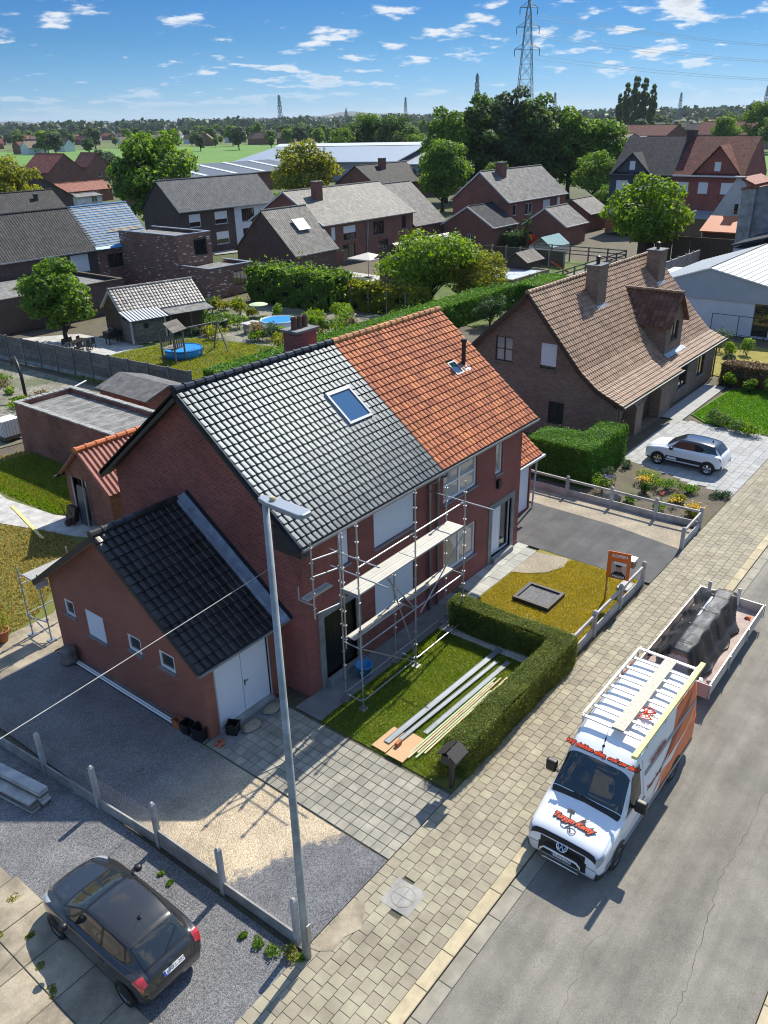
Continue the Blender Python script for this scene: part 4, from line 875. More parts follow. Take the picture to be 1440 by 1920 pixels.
TB += [('brace', (15.3, yf-.04, 2.2), (17.95, yf-.04, .2)), ('brace', (18.2, yf-.04, 2.0), (20.75, yf-.04, 3.9)), ('brace', (18.0, yf-.05, .25), (17.5, 13.95, 3.4)),
       ('brace', (18.0, yf+.03, 2.25), (17.0, yb_, 3.95)),
       ('guard_rail', (15.24, 14.35, 5.3), (15.24, 12.5, 5.3)), ('guard_rail', (15.24, 14.35, 4.75), (15.24, 12.2, 4.75)), ('guard_rail', (20.8, 14.9, 5.0), (20.8, 12.2, 5.0)),
       ('ledger', (14.35, 14.25, 5.35), (15.24, 14.0, 5.35)), ('ledger', (14.35, 14.25, 4.8), (15.24, 14.0, 4.8)), ('ledger', (14.35, 14.25, 3.55), (15.24, 14.0, 3.6)),
       ('bracket', (14.1, 14.6, 4.05), (14.35, 14.25, 3.85)), ('bracket', (14.1, 14.6, 4.05), (14.1, 14.6, 4.5))]
scaffold((18.0, 13.65, 0), 'silver tube scaffold with metal decks standing on the lawn before the brick house',
    [(xs[0], yf, .0, 6.45), (xs[1], yf, .0, 6.45), (xs[2], yf, .0, 5.75), (xs[0], yb_, .0, 5.65), (17.8, yb_, .0, 3.5), (xs[2]-.08, yb_, .0, 5.45), (14.35, 14.25, 3.4, 5.95), (15.34, 13.98, 1.9, 5.9)],
    TB, [(15.26, 17.98, 13.32, 13.64, 4.10), (15.26, 17.98, 13.65, 13.97, 4.10), (18.02, 20.78, 13.32, 13.64, 4.10), (18.02, 20.78, 13.65, 13.97, 4.10), (15.4, 17.9, 13.68, 13.98, 2.34), (18.2, 20.7, 13.66, 13.96, 2.36), (14.15, 15.22, 14.3, 14.55, 4.12)])
scaffold((12.0, 25.0, 0), 'low tube scaffold with one deck under the rear eave of the garage',
    [(11.25, 25.5, 0, 2.75), (11.45, 24.6, 0, 2.7), (13.2, 25.6, 0, 2.7), (13.2, 24.7, 0, 2.6)],
    [('ledger', (11.25, 25.5, 2.1), (13.2, 25.6, 2.1)), ('ledger', (11.25, 25.5, .9), (13.2, 25.6, .9)), ('transom', (11.25, 25.5, 2.5), (11.45, 24.6, 2.5)), ('transom', (11.25, 25.5, .75), (11.45, 24.6, .75)), ('transom', (13.2, 25.6, 2.4), (13.2, 24.7, 2.4)), ('brace', (11.25, 25.5, .9), (11.45, 24.6, .2))],
    [(11.3, 13.2, 24.72, 25.34, 2.52)])
# ---------------------------------------------------------------- things lying on the lawn
def lying(name, a, b, w, h, m, label, cat, group=None, extra=None):
    mb = MB().beam(a, b, w, h); 
    return solo(name, mb, m, label, cat, group)
mat('zinc_sheet', (.20, .225, .255), .5, metal=.35, col2=(.26, .285, .315), scale=2)
def trough(name, a, b, w, label, z=.07, lip=.05, dark=0):
    a, b = V(a), V(b); d = (b-a).normalized(); x = d.cross(ZP); L = (b-a).length; F = (a, x, d, ZP); lip *= .45; m = MB().fbox(F, -w/2, w/2, 0, L, 0, .006).fbox(F, -w/2, -w/2+.006, 0, L, .006, lip).fbox(F, w/2-.006, w/2, 0, L, .006, lip).fbox(F, w*.22, w*.25, 0, L, .006, lip*.6)
    return solo(name, m, 'zinc_sheet', label, 'metal profile')
trough('zinc_profile', (14.40, 11.72, .095), (20.45, 11.50, .05), .20, 'long zinc gutter profile lying across the lawn onto the plywood, wider of the two together')
trough('zinc_profile', (14.75, 11.46, .095), (19.75, 11.22, .05), .15, 'shorter zinc profile lying tight along the long one on the lawn', lip=.06)
trough('zinc_profile', (15.45, 11.08, .03), (20.0, 10.90, .03), .17, 'single pale zinc strip lying apart between the profiles and the battens')
part_cap = None
pw = MB().prism([(14.08, 12.02, .045), (15.10, 11.98, .045), (15.05, 11.50, .045), (14.06, 11.50, .045)], (0, 0, .018)); solo('plywood_board', pw, 'plywood', 'orange plywood board under the metal profiles on the lawn', 'board')
pw = MB().prism([(14.02, 11.45, .06), (15.22, 11.5, .03), (15.2, 10.90, .03), (14.02, 10.85, .06)], (0, 0, .018)); solo('plywood_board', pw, 'plywood', 'second plywood board, nearest the pale battens on the lawn', 'board')
bk = thing('brick_stack', (14.52, 11.38, .08), 'two red bricks stacked on the plywood board', 'bricks')
for i, z in enumerate((0, .065)): part('brick', MB().box(-.11+.01*i, .11+.01*i, -.055, .055, z, z+.063), 'terracotta', bk, local=True)
for i, (a, b, mm, lab) in enumerate([((14.50, 10.92), (18.95, 10.78), 'timber_green', 'greenish treated batten on the lawn, outermost toward the plywood'), ((14.28, 10.84), (18.7, 10.72), 'timber_pale', 'pale yellow batten lying second from the plywood on the lawn'),
        ((14.62, 10.75), (19.05, 10.64), 'timber_pale', 'pale batten in the middle of the batten pile on the lawn'), ((14.42, 10.67), (18.3, 10.57), 'timber_green', 'green tinted batten lying second from the hedge'), ((14.72, 10.58), (19.2, 10.49), 'timber_pale', 'pale batten closest to the hedge on the lawn')]):
    lying('roof_batten', (a[0], a[1], .05+.012*(i % 2)), (b[0], b[1], .05), .055, .035, mm, lab, 'batten')
# bucket
bu = thing('bucket', (16.55, 14.35, 0), 'bright blue builder bucket with handle by the scaffold foot', 'bucket'); part('pail', MB().lathe((0,0,0), [(.19, 0), (.26, .42), (.285, .42), (.285, .45), (.255, .45), (.18, .03)], 20), 'plastic_blue', bu, smooth=True, local=True)
part('handle', MB().tube([(-.27, 0, .44), (-.23, .12, .60), (0, .19, .68), (.23, .12, .60), (.27, 0, .44)], .014, 6), 'plastic_blue', bu, local=True)
# ---------------------------------------------------------------- clipped hedge and letterbox
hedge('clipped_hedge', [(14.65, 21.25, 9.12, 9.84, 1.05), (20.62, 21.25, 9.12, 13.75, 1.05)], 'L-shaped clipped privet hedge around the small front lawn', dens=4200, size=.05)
bush((14.35, 9.75, 0), .45, .62, 'small round shrub at the end of the clipped hedge', 'leaf_yellow', 1500, .05)
lb = thing('letterbox', (14.12, 9.25, 0), 'dark wooden letterbox with a small pitched roof on a post at the hedge end', 'letterbox')
part('post', MB().box(-.045, .045, -.045, .045, -.05, .95).box(.12, .15, -.015, .015, -.05, .95), 'wood_fascia', lb, local=True)
part('box', MB().box(-.22, .22, -.20, .20, .95, 1.22), 'wood_fascia', lb, local=True)
for sgn in (-1, 1):
    for i in range(3): part('roof_board', MB().prism([(-.30, sgn*(.02+.10*i), 1.42-.062*i), (-.30, sgn*(.13+.10*i), 1.345-.062*i), (-.30, sgn*(.13+.10*i), 1.365-.062*i), (-.30, sgn*(.02+.10*i), 1.445-.062*i)], (.60, 0, 0)), 'wood_fascia', lb, local=True)
# ---------------------------------------------------------------- concrete post fence along the gravel
pf = thing('wire_fence', (8.0, 15.0, 0), 'low fence of white concrete posts with plinth slabs and wire mesh beside the gravel', 'fence')
py_ = [9.35, 11.70, 14.06, 16.40, 18.75, 21.1, 23.45]; pxx = [8.17, 8.09, 8.03, 7.85, 7.68, 7.50, 7.35]
m0 = MB().prism([(-.06, -.06, -.1), (.06, -.06, -.1), (.06, .06, -.1), (-.06, .06, -.1)], (0, 0, 1.47)); m0.add([(-.06, -.06, 1.37), (.06, -.06, 1.37), (.06, .06, 1.37), (-.06, .06, 1.37), (-.03, -.03, 1.43), (.03, -.03, 1.43), (.03, .03, 1.43), (-.03, .03, 1.43)], [(0,1,5,4), (1,2,6,5), (2,3,7,6), (3,0,4,7), (4,5,6,7)])
me = m0.mesh('post')
for x, y in zip(pxx, py_):
    o = link('post', me, 'concrete_pale', pf); o.location = (x-8.0, y-15.0, 0)
for i in range(6):
    a, b = V((pxx[i], py_[i]+.065, .02)), V((pxx[i+1], py_[i+1]-.065, .02)); hh = .55 if i == 1 else .34
    m = MB().beam(a+V((0,0,hh/2-.04)), b+V((0,0,hh/2-.04)), .05, hh, up=(0,0,1)); part('plinth_slab', m, 'concrete', pf)
    d = b-a; L = d.length; d /= L; mm = MB()
    for k in range(int(L/.1)+1): p = a+d*min(L, k*.1); mm.tube([p+V((0,0,hh-.03)), p+V((0,0,1.1))], .0018, 3, cap=False)
    for k in range(9): z = hh+.0+k*.09; mm.tube([a+V((0,0,z)), b+V((0,0,z))], .0018, 3, cap=False)
    part('wire_mesh', mm, 'galvanised', pf)
# stack of pale slabs
ss = thing('slab_stack', (6.75, 18.55, 0), 'stack of long weathered concrete fence slabs leaning beside the wire fence', 'slabs'); ss.rotation_euler = (0, 0, R(99))
for i, (dx, dy, z, l) in enumerate([(0, -.14, 0, 1.9), (.05, .16, 0, 1.9), (-.05, -.14, .10, 1.9), (0, .16, .10, 1.85), (.04, -.15, .20, 1.9), (.1, .14, .20, 1.8), (0, -.13, .30, 1.9), (-.05, -.12, .40, 1.85), (-.02, -.13, .48, 1.9)]):
    part('slab', MB().box(-l/2+dx, l/2+dx, dy-.14, dy+.14, z, z+.07 if i < 8 else z+.05), 'concrete_pale' if i % 3 else 'timber_grey', ss, local=True)
# ---------------------------------------------------------------- street lamp
lp = thing('street_lamp', (8.06, 8.95, 0), 'tall galvanised street lamp with a flat head at the edge of the pavement', 'street lamp')
part('pole', MB().tube([(0, 0, -.1), (0, 0, 1.4), (0, 0, 11.0)], [.095, .09, .055], 16), 'galv_pole', lp, smooth=True, local=True); part('hatch', MB().box(-.05, .05, -.130, -.10, .6, 1.1), 'galvanised', lp, local=True)
hd = part('lamp_head', MB().prism([(-.07, .10, 11.0), (.07, .10, 11.0), (.13, -.15, 11.0), (.14, -.85, 10.98), (.09, -.93, 10.98), (-.09, -.93, 10.98), (-.14, -.85, 10.98), (-.13, -.15, 11.0)], (0, 0, .085)), 'sheet_grey', lp, local=True); bevel(hd, .02)
part('sensor', MB().lathe((0, -.18, 11.085), [(.05, 0), (.05, .04), (.035, .06)], 12), 'timber_pale', hd, local=True); part('lens', MB().box(-.10, .10, -.82, -.30, 10.965, 10.982), 'glass_dark', hd, local=True)
# overhead service wire and its pole out to the left
w0, w1 = V((14.66, 16.13, 4.42)), V((-14.3, 9.1, 8.9)); pts = [w0.lerp(w1, i/24)-V((0, 0, .5*math.sin(math.pi*i/24)*.4)) for i in range(25)]
solo('overhead_wire', MB().tube(pts, .011, 5), 'concrete_pale', 'pale service wire strung over the gravel to the brick gable', 'wire', base=w0)
solo('utility_pole', MB().tube([(-14.3, 9.1, -.1), (-14.3, 9.1, 9.2)], [.13, .09], 10).beam((-14.3, 8.6, 8.9), (-14.3, 9.6, 8.9), .08), 'timber_brown', 'wooden utility pole carrying the service wire', 'utility pole')
# ---------------------------------------------------------------- beside the garage
for i, (x, l) in enumerate([(11.27, 'white plastic pipe lying along the garage wall, nearer the bricks'), (11.19, 'white plastic pipe lying along the garage wall, nearer the gravel')]):
    solo('plastic_pipe', MB().tube([(x, 16.9+i*.1, .035), (x, 23.5, .035)], .03, 8), 'win_white', l, 'pipe')
solo('roof_plank', MB().beam((11.35, 17.6, .05), (11.37, 21.6, .05), .09, .05), 'timber_grey', 'weathered grey plank lying against the foot of the garage wall', 'plank')
def crate(loc, rz, label, m, s=(.34, .30, .36)):
    o = thing('mortar_tub', loc, label, 'tub', rz=rz); a, b, h = s; mb = MB()
    mb.add([(-a*.44, -b*.44, 0), (a*.44, -b*.44, 0), (a*.44, b*.44, 0), (-a*.44, b*.44, 0), (-a/2, -b/2, h), (a/2, -b/2, h), (a/2, b/2, h), (-a/2, b/2, h), (-a*.44, -b*.44, h), (a*.44, -b*.44, h), (a*.44, b*.44, h), (-a*.44, b*.44, h), (-a*.4, -b*.4, .05), (a*.4, -b*.4, .05), (a*.4, b*.4, .05), (-a*.4, b*.4, .05)],
        [(3,2,1,0), (0,1,5,4), (1,2,6,5), (2,3,7,6), (3,0,4,7), (4,5,9,8), (5,6,10,9), (6,7,11,10), (7,4,8,11), (8,9,13,12), (9,10,14,13), (10,11,15,14), (11,8,12,15), (12,13,14,15)])
    part('tub', mb, m, o, local=True); part('rim', MB().box(-a*.53, a*.53, -b*.53, -b*.5, h-.03, h+.01).box(-a*.53, a*.53, b*.5, b*.53, h-.03, h+.01), m, o, local=True); return o
crate((11.2, 17.25, 0), .1, 'orange and black tub at the garage corner, next to the pipes', 'terracotta', (.22, .3, .3)); crate((11.25, 16.85, 0), .1, 'black tub standing between the other tubs by the garage corner', 'plastic_black'); crate((11.28, 16.3, 0), .2, 'black square tub right at the corner of the garage wall', 'plastic_black', (.36, .40, .45)); crate((12.05, 15.72, 0), .5, 'black tub in front of the white garage doors', 'plastic_black', (.36, .36, .36))
bk = thing('brick_stack', (11.45, 15.72, 0), 'few loose red bricks on the pavers at the garage corner', 'bricks')
for i in range(4): o = part('brick', MB().box(-.10, .10, -.05, .05, 0, .06), 'terracotta', bk, local=True); o.location = (.13*(i % 2)-.05, -.13*(i//2), .0); o.rotation_euler = (0, 0, .3+i*.25)
for x, y, l in ((12.55, 15.45, 'flattened sandy sack lying before the left garage door'), (13.5, 15.55, 'beige sack lying before the right garage door')):
    rk = MB().lathe((x, y, 0), [(.02, .0), (.33, .02), (.36, .07), (.22, .11), (.02, .12)], 12); a = rk.v; rk.v = [(p[0]+.03*math.sin(p[1]*23), y+(p[1]-y)*.65+.02*math.sin(p[0]*31), p[2]) for p in a]; solo('sack', rk, 'gravel_beige', l, 'sack', smooth=True)
rk = MB().lathe((11.1, 22.9, 0), [(.02, 0), (.27, .02), (.30, .18), (.26, .30), (.28, .45), (.22, .60), (.02, .62)], 12); rk.v = [(p[0]+.03*math.sin(p[2]*17+p[1]*9), p[1]+.03*math.cos(p[2]*13+p[0]*7), p[2]) for p in rk.v]; solo('stone_pot', rk, 'timber_grey', 'grey weathered stone pot against the garage wall', 'pot', smooth=True)
fp = thing('flower_pot', (10.35, 26.0, 0), 'large terracotta pot with a leafy oleander on the back terrace', 'flower pot'); part('pot', MB().lathe((0,0,0), [(.2, 0), (.3, .42), (.33, .42), (.33, .48), (.28, .48), (.26, .40)], 18), 'terracotta', fp, smooth=True, local=True)
a, d = shell_pts((0, 0, .85), .42, 500, RNG, .3, 1.2, -1); link('plant', leaf_mesh('plant', a, .16, d, .22), 'leaf_yellow', fp)
# ---------------------------------------------------------------- concrete rail fences of the right-hand gardens
def rail_fence(label, posts, loc, h=.98, first=True):
    t = thing('concrete_rail_fence', loc, label, 'fence')
    for x, y in posts:
        m = MB().box(x-.07, x+.07, y-.07, y+.07, -.1, h-.05).lathe((x, y, h-.05), [(.075, 0), (.075, .03), (.05, .06), (.01, .075)], 8); part('post', m, 'concrete_pale', t)
    for (xa, ya), (xb, yb) in zip(posts[:-1], posts[1:]):
        d = (V((xb, yb, 0))-V((xa, ya, 0))).normalized()*.072; a = V((xa, ya, 0))+d; b = V((xb, yb, 0))-d
        part('rail', MB().beam(a+V((0,0,h-.20)), b+V((0,0,h-.20)), .07, .11), 'concrete_pale', t); part('plinth_slab', MB().beam(a+V((0,0,.12)), b+V((0,0,.12)), .05, .36), 'concrete_pale', t)
rail_fence('weathered concrete rail fence between the dry lawn and the pavement', [(21.42, 9.38), (23.2, 9.38), (25.38, 9.38), (27.52, 9.38)], (24.4, 9.38, 0))
rail_fence('weathered concrete rail fence between the gravel strip and the flower bed', [(33.35, 19.8), (33.35, 17.7), (33.35, 15.55), (33.38, 13.32), (33.4, 11.2), (33.55, 9.25), (31.25, 9.2)], (33.4, 14, 0))
# KOPEN sign
mb = MB(); sg = thing('estate_sign', (25.58, 10.03, 0), 'orange for-sale board KOPEN with a portrait on a wooden stake', 'sign'); sg.rotation_euler = (0, 0, R(-78))
part('stake', MB().box(-.03, .03, -.03, .03, -.1, 2.05), 'sign_post', sg, local=True)
bo = part('board', MB().box(-.05, .78, -.052, -.03, 1.02, 2.12), 'orange_paint', sg, local=True)
Fy = -.0535
part('poster', MB().box(.11, .66, Fy-.002, Fy, 1.06, 1.72), 'poster_beige' if 'poster_beige' in MATS else (mat('poster_beige', (.55, .40, .34), .6) and 'poster_beige'), bo, local=True)
mat('skin_print', (.42, .26, .19), .6); mat('paper_white', (.75, .75, .73), .6)
def disc2(cx, cz, rx, rz, y, n=18, th=.002): return MB().prism([(cx+rx*math.cos(2*math.pi*i/n), y, cz+rz*math.sin(2*math.pi*i/n)) for i in range(n)], (0, -th, 0))
part('portrait_body', MB().prism([(.13, Fy-.003, 1.08), (.64, Fy-.003, 1.08), (.62, Fy-.003, 1.22), (.50, Fy-.003, 1.34), (.28, Fy-.003, 1.34), (.16, Fy-.003, 1.22)], (0, -.002, 0)), 'black_print', bo, local=True)
part('portrait_face', disc2(.39, 1.46, .105, .14, Fy-.004), 'skin_print', bo, local=True); part('portrait_hair', disc2(.37, 1.57, .12, .06, Fy-.0065), 'black_print', bo, local=True)
part('hat_strip', MB().prism([(.20, Fy-.008, 1.62), (.64, Fy-.008, 1.60), (.64, Fy-.008, 1.72), (.20, Fy-.008, 1.74)], (0, -.002, 0)), 'paper_white', bo, local=True); part('name_band', MB().box(.12, .65, Fy-.006, Fy-.003, 1.065, 1.20), 'black_print', bo, local=True)
def text(parent, s, size, M, m, offset=0.0, shear=0.0, ext=.002, name='lettering', space=1.0, wscale=1.0, bold=0.0):
    cu = bpy.data.curves.new('tmp', 'FONT'); cu.body = s; cu.size = size; cu.offset = offset+bold; cu.shear = shear; cu.extrude = ext; cu.align_x = 'CENTER'; cu.align_y = 'CENTER'; cu.space_character = space; cu.resolution_u = 3
    o = bpy.data.objects.new('tmp', cu); COL.objects.link(o); dg = bpy.context.evaluated_depsgraph_get(); me = bpy.data.meshes.new_from_object(o.evaluated_get(dg)); COL.objects.unlink(o); bpy.data.objects.remove(o)
    me.name = name; me.materials.clear(); q = link(name, me, m, parent); q.matrix_basis = M @ Matrix.Diagonal((wscale, 1, 1, 1)); return q
def TM(o, u, v, w): return frameM(V(o), V(u), V(v), V(w))
text(bo, 'KOPEN', .17, TM((.38, Fy-.004, 1.96), XP, ZP, YN), 'white_print', bold=.004); text(bo, 'THUIS ZIJN', .055, TM((.38, Fy-.004, 1.85), XP, ZP, YN), 'white_print') if False else None
text(bo, 'Habitat', .15, TM((.385, Fy-.0075, 1.13), XP, ZP, YN), 'white_print', bold=.003)
mbx = thing('mailbox', (27.0, 9.75, 0), 'grey metal mailbox on a post behind the concrete rail fence', 'mailbox'); part('post', MB().tube([(0,0,-.05), (0,0,.9)], .03, 8), 'galvanised', mbx, local=True); part('box', MB().box(-.13, .13, -.2, .2, .9, 1.2), 'brick_tan', mbx, local=True); part('lid', MB().prism([(-.17, -.23, 1.2), (.17, -.23, 1.25), (.17, .23, 1.25), (-.17, .23, 1.2)], (0, 0, .02)), 'zinc', mbx, local=True)
solo('utility_slab', MB().box(26.55, 27.2, 9.55, 10.0, -.02, .10), 'concrete_pale', 'pale concrete slab behind the rail fence under the mailbox', 'slab')
pb = thing('planter_bed', (24.2, 12.08, 0), 'square timber-edged bed filled with gravel in the dry lawn', 'planter')
for a0, a1, b0, b1 in ((-.68, .68, -.75, -.62), (-.68, .68, .62, .75), (-.68, -.56, -.62, .62), (.56, .68, -.62, .62)): part('edging', MB().box(a0, a1, b0, b1, -.05, .16), 'wood_fascia', pb, local=True)
part('gravel_fill', MB().box(-.56, .56, -.62, .62, -.05, .09), 'gravel_grey', pb, local=True, kind='stuff')
# weeds by the lamp post
for i, (x, y, r_, h_, lf) in enumerate([(7.72, 9.62, .26, .18, 'leaf_lime'), (7.62, 10.0, .2, .12, 'leaf_mid'), (7.85, 9.25, .3, .22, 'leaf_yellow'), (7.55, 10.45, .14, .08, 'leaf_mid'), (7.42, 12.9, .12, .06, 'leaf_mid'), (7.5, 13.3, .1, .06, 'leaf_lime'), (7.98, 9.0, .2, .14, 'leaf_lime')]):
    bush((x, y, -.02), r_, h_, {'leaf_lime': 'lime', 'leaf_mid': 'green', 'leaf_yellow': 'yellowish'}[lf]+' weed tuft along the foot of the concrete post fence', lf, 260, .06, name='weed', stems=2, cat='weed', group='weeds along the post fence')
for i, (x, y) in enumerate([(4.9, 15.5), (4.2, 12.7), (4.35, 13.4), (4.6, 14.3), (4.1, 14.9)]): bush((x, y, -.02), .18, .06, 'weed tuft growing in the joints of the beige concrete slabs', 'leaf_yellow', 110, .06, name='weed', cat='weed', group='weeds in the slab joints')
# ---------------------------------------------------------------- vehicles: lofted bodies
def _mono(P, q):
    """monotone cubic through rows of P at index positions q"""
    P = np.asarray(P, float); n = len(P); d = P[1:]-P[:-1]; m = np.zeros_like(P); m[0] = d[0]; m[-1] = d[-1]
    a, b = d[:-1], d[1:]; s = np.where(a*b > 0, .5*(a+b), 0.0); lim = 3*np.minimum(abs(a), abs(b)); m[1:-1] = np.clip(s, -lim, lim)
    q = np.atleast_1d(np.asarray(q, float)); i = np.clip(np.floor(q).astype(int), 0, n-2); t = (q-i).reshape(-1, *([1]*(P.ndim-1)))
    return (2*t**3-3*t**2+1)*P[i]+(t**3-2*t**2+t)*m[i]+(-2*t**3+3*t**2)*P[i+1]+(t**3-t**2)*m[i+1]
class Loft:
    def __init__(s, secs): s.P = np.array([[(x, y, z) for y, z in pts] for x, pts in secs], float); s.n, s.k = s.P.shape[:2]
    def S(s, a, t, side=1):
        r = _mono(s.P, a); out = np.array([_mono(r[i], tt)[0] for i, tt in enumerate(np.atleast_1d(t))]); out[:, 1] *= side; return out
    def body(s, ns=4, nt=4):
        qs = np.linspace(0, s.n-1, (s.n-1)*ns+1); qt = np.linspace(0, s.k-1, (s.k-1)*nt+1); G = np.stack([_mono(r, qt) for r in _mono(s.P, qs)])
        mir = G[:, ::-1].copy(); mir[:, :, 1] *= -1; R_ = np.concatenate([G, mir[:, 1:-1]], 1); A, B = R_.shape[:2]; mb = MB(); mb.v = [tuple(p) for p in R_.reshape(-1, 3)]
        for i in range(A-1):
            for j in range(B): mb.f.append((i*B+j, (i+1)*B+j, (i+1)*B+(j+1) % B, i*B+(j+1) % B))
        mb.f.append(tuple(range(B))); mb.f.append(tuple(range((A-1)*B, A*B))[::-1]); return mb
    def patch(s, cor, side=1, nu=8, nv=6, off=.006, both=False):
        """cor: 4 (s,t) corners, bilinear"""
        mb = MB(); c = np.array(cor, float)
        for sd in ((1, -1) if both else (side,)):
            pts = []
            for i in range(nu+1):
                for j in range(nv+1):
                    u, v = i/nu, j/nv; st = (1-u)*(1-v)*c[0]+u*(1-v)*c[1]+u*v*c[2]+(1-u)*v*c[3]; pts.append(st)
            pts = np.array(pts); e = .02; a = s.S(np.clip(pts[:, 0], 0, s.n-1), np.clip(pts[:, 1], 0, s.k-1), sd)
            s0 = np.clip(pts[:, 0]-e, 0, s.n-1); s1 = np.clip(pts[:, 0]+e, 0, s.n-1); t0 = np.clip(pts[:, 1]-e, 0, s.k-1); t1 = np.clip(pts[:, 1]+e, 0, s.k-1)
            n = np.cross(s.S(s1, pts[:, 1], sd)-s.S(s0, pts[:, 1], sd), s.S(pts[:, 0], t1, sd)-s.S(pts[:, 0], t0, sd)); n /= np.linalg.norm(n, axis=1)[:, None]+1e-9
            cen = s.P.reshape(-1, 3).mean(0)*np.array([1, 0, 1]); sg = np.sign(((a-cen)*n).sum(1)); sg[sg == 0] = 1; n *= sg[:, None]; a = a+n*off
            fs = [(i*(nv+1)+j, (i+1)*(nv+1)+j, (i+1)*(nv+1)+j+1, i*(nv+1)+j+1) for i in range(nu) for j in range(nv)]
            f0 = fs[0]; nn = np.cross(a[f0[1]]-a[f0[0]], a[f0[2]]-a[f0[0]])
            if nn @ n[f0[0]] < 0: fs = [f[::-1] for f in fs]
            mb.add(a.tolist(), fs)
        return mb
def wheel(parent, x, y, r, w, side, rim='chrome', spokes=5):
    """side: +1 outer face toward +y"""
    o = bpy.data.objects.new('wheel', None); COL.objects.link(o); o.parent = parent; o.location = (x, y, r); o.empty_display_size = .1
    def ring(prof, n=24):
        mb = MB(); vs = []; fs = []
        for rr, yy in prof:
            for k in range(n): a = 2*math.pi*k/n; vs.append((rr*math.cos(a), yy*side, rr*math.sin(a)))
        for i in range(len(prof)-1):
            for k in range(n):
                f = (i*n+k, i*n+(k+1) % n, (i+1)*n+(k+1) % n, (i+1)*n+k); fs.append(f if side > 0 else f[::-1])
        return mb.add(vs, fs)
    part('tyre', ring([(r*.66, -w/2), (r*.95, -w/2), (r, -w*.36), (r, w*.36), (r*.95, w/2), (r*.68, w/2), (r*.66, w*.42)]), 'rubber', o, smooth=True, local=True)
    mb = ring([(r*.67, w*.45), (r*.62, w*.46), (r*.60, w*.2), (.02, w*.2)])
    for k in range(spokes):
        a = 2*math.pi*k/spokes+.3; d = V((math.cos(a), 0, math.sin(a))); p = V((-math.sin(a), 0, math.cos(a)))
        mb.fbox((V((0, w*.2*side, 0)), d, p, V((0, side, 0))), .03, r*.63, -.035, .035, 0, w*.22)
    part('rim', mb, rim, o, local=True); return o
def arch(cx, y, z, r, side, zc): # dark wheel-arch lining, a half disc proud of the flank
    pts = [(cx+r*math.cos(a), y, z+r*math.sin(a)) for a in np.linspace(-.25, math.pi+.25, 22)]; return MB().prism(pts, (0, side*zc, 0))
mat('paint_white', (.78, .80, .82), .3, coat=.6); mat('paint_grey', (.032, .033, .033), .3, metal=.4, coat=1.0, fine=.05, fscale=300); mat('paint_black', (.010, .013, .02), .22, coat=1.0); mat('cladding', (.022, .023, .024), .6)
glassmat('lamp_red', (.42, .008, .012), .12); glassmat('lamp_clear', (.35, .37, .38), .12); glassmat('glass_car', (.018, .024, .026), .03, .7, .3)
mat('plate_white', (.72, .72, .70), .5); mat('plate_blue', (.02, .05, .35), .5); mat('graphic_orange', (.78, .115, .010), .4, coat=.15); mat('graphic_brown', (.33, .04, .015), .45); mat('graphic_light', (.80, .22, .02), .35, coat=.6)
def plate(parent, s, M, w=.52, h=.11):
    p = MB().box(-w/2, w/2, -h/2, h/2, 0, .008); o = part('number_plate', p, 'plate_white', parent, local=True); o.matrix_basis = M
    part('plate_band', MB().box(-w/2+.002, -w/2+.05, -h/2+.002, h/2-.002, .008, .010), 'plate_blue', o, local=True); text(o, s, .10, Matrix.Translation((.03, 0, .0085)), 'red_print' if False else 'black_print', ext=.001, name='plate_number')
def hatchback(label, loc, rz, prof, paint, roofm, rim, cladding=False, plate_s=None, hw=.865, wb=(0.86, 3.40), wr=.30, name='parked_car', glass='glass_car'):
    """prof: list of (x, kind, top z, ...)"""
    o = thing(name, loc, label, 'car', rz=rz); S_ = []
    for x, w, zb, bz, gw, rw, tz in prof:
        S_.append((x, [(0, zb), (w*.86, zb), (w*.985, zb+.14), (w, .58), (w*.985, bz-.05), (w*.95, bz), (gw, bz+.025), (rw, tz-.055), (rw*.86, tz-.012), (rw*.45, tz+.012), (0, tz+.02)]))
    L = Loft(S_); part('body', L.body(5, 4), paint, o, smooth=True, local=True); return o, L
# columns: x, half width, bottom z, belt z, glass-base half width, roof half width, top z
P207 = [(0.0, .42, .30, .50, .36, .30, .58), (.08, .62, .24, .60, .54, .46, .68), (.30, .79, .22, .73, .68, .56, .81), (.66, .855, .22, .82, .74, .62, .915), (.98, .872, .22, .875, .77, .65, 1.0), (1.16, .875, .22, .89, .765, .64, 1.07),
        (1.85, .875, .22, .925, .755, .585, 1.395), (2.25, .875, .22, .935, .75, .585, 1.44), (2.75, .875, .22, .945, .745, .58, 1.435), (3.20, .868, .22, .955, .73, .56, 1.385), (3.42, .86, .24, .96, .71, .545, 1.33), (3.80, .82, .28, .93, .65, .55, 1.0), (3.92, .77, .32, .80, .64, .55, .89), (4.03, .64, .36, .60, .55, .46, .66)]
car, L = hatchback('dark grey three-door hatchback parked on the gravel beside the wire fence', (5.86, 12.62, -.02), R(-90), P207, 'paint_grey', None, 'plastic_grey')
def shift(o, dx):   # loft starts at the front bumper; centre it on the root
    for ch in o.children: ch.location.x += dx
part('windscreen', L.patch([(4.92, 7.15), (6.0, 7.15), (6.0, 10), (4.92, 10)], both=True, off=.009), 'glass_car', car, smooth=True, local=True)
part('screen_surround', L.patch([(4.80, 6.95), (6.12, 6.98), (6.12, 10), (4.80, 10)], both=True, off=.004), 'plastic_black', car, smooth=True, local=True); part('hatch_surround', L.patch([(9.85, 7.05), (11.05, 7.1), (11.1, 10), (9.85, 10)], both=True, off=.004), 'plastic_black', car, smooth=True, local=True)
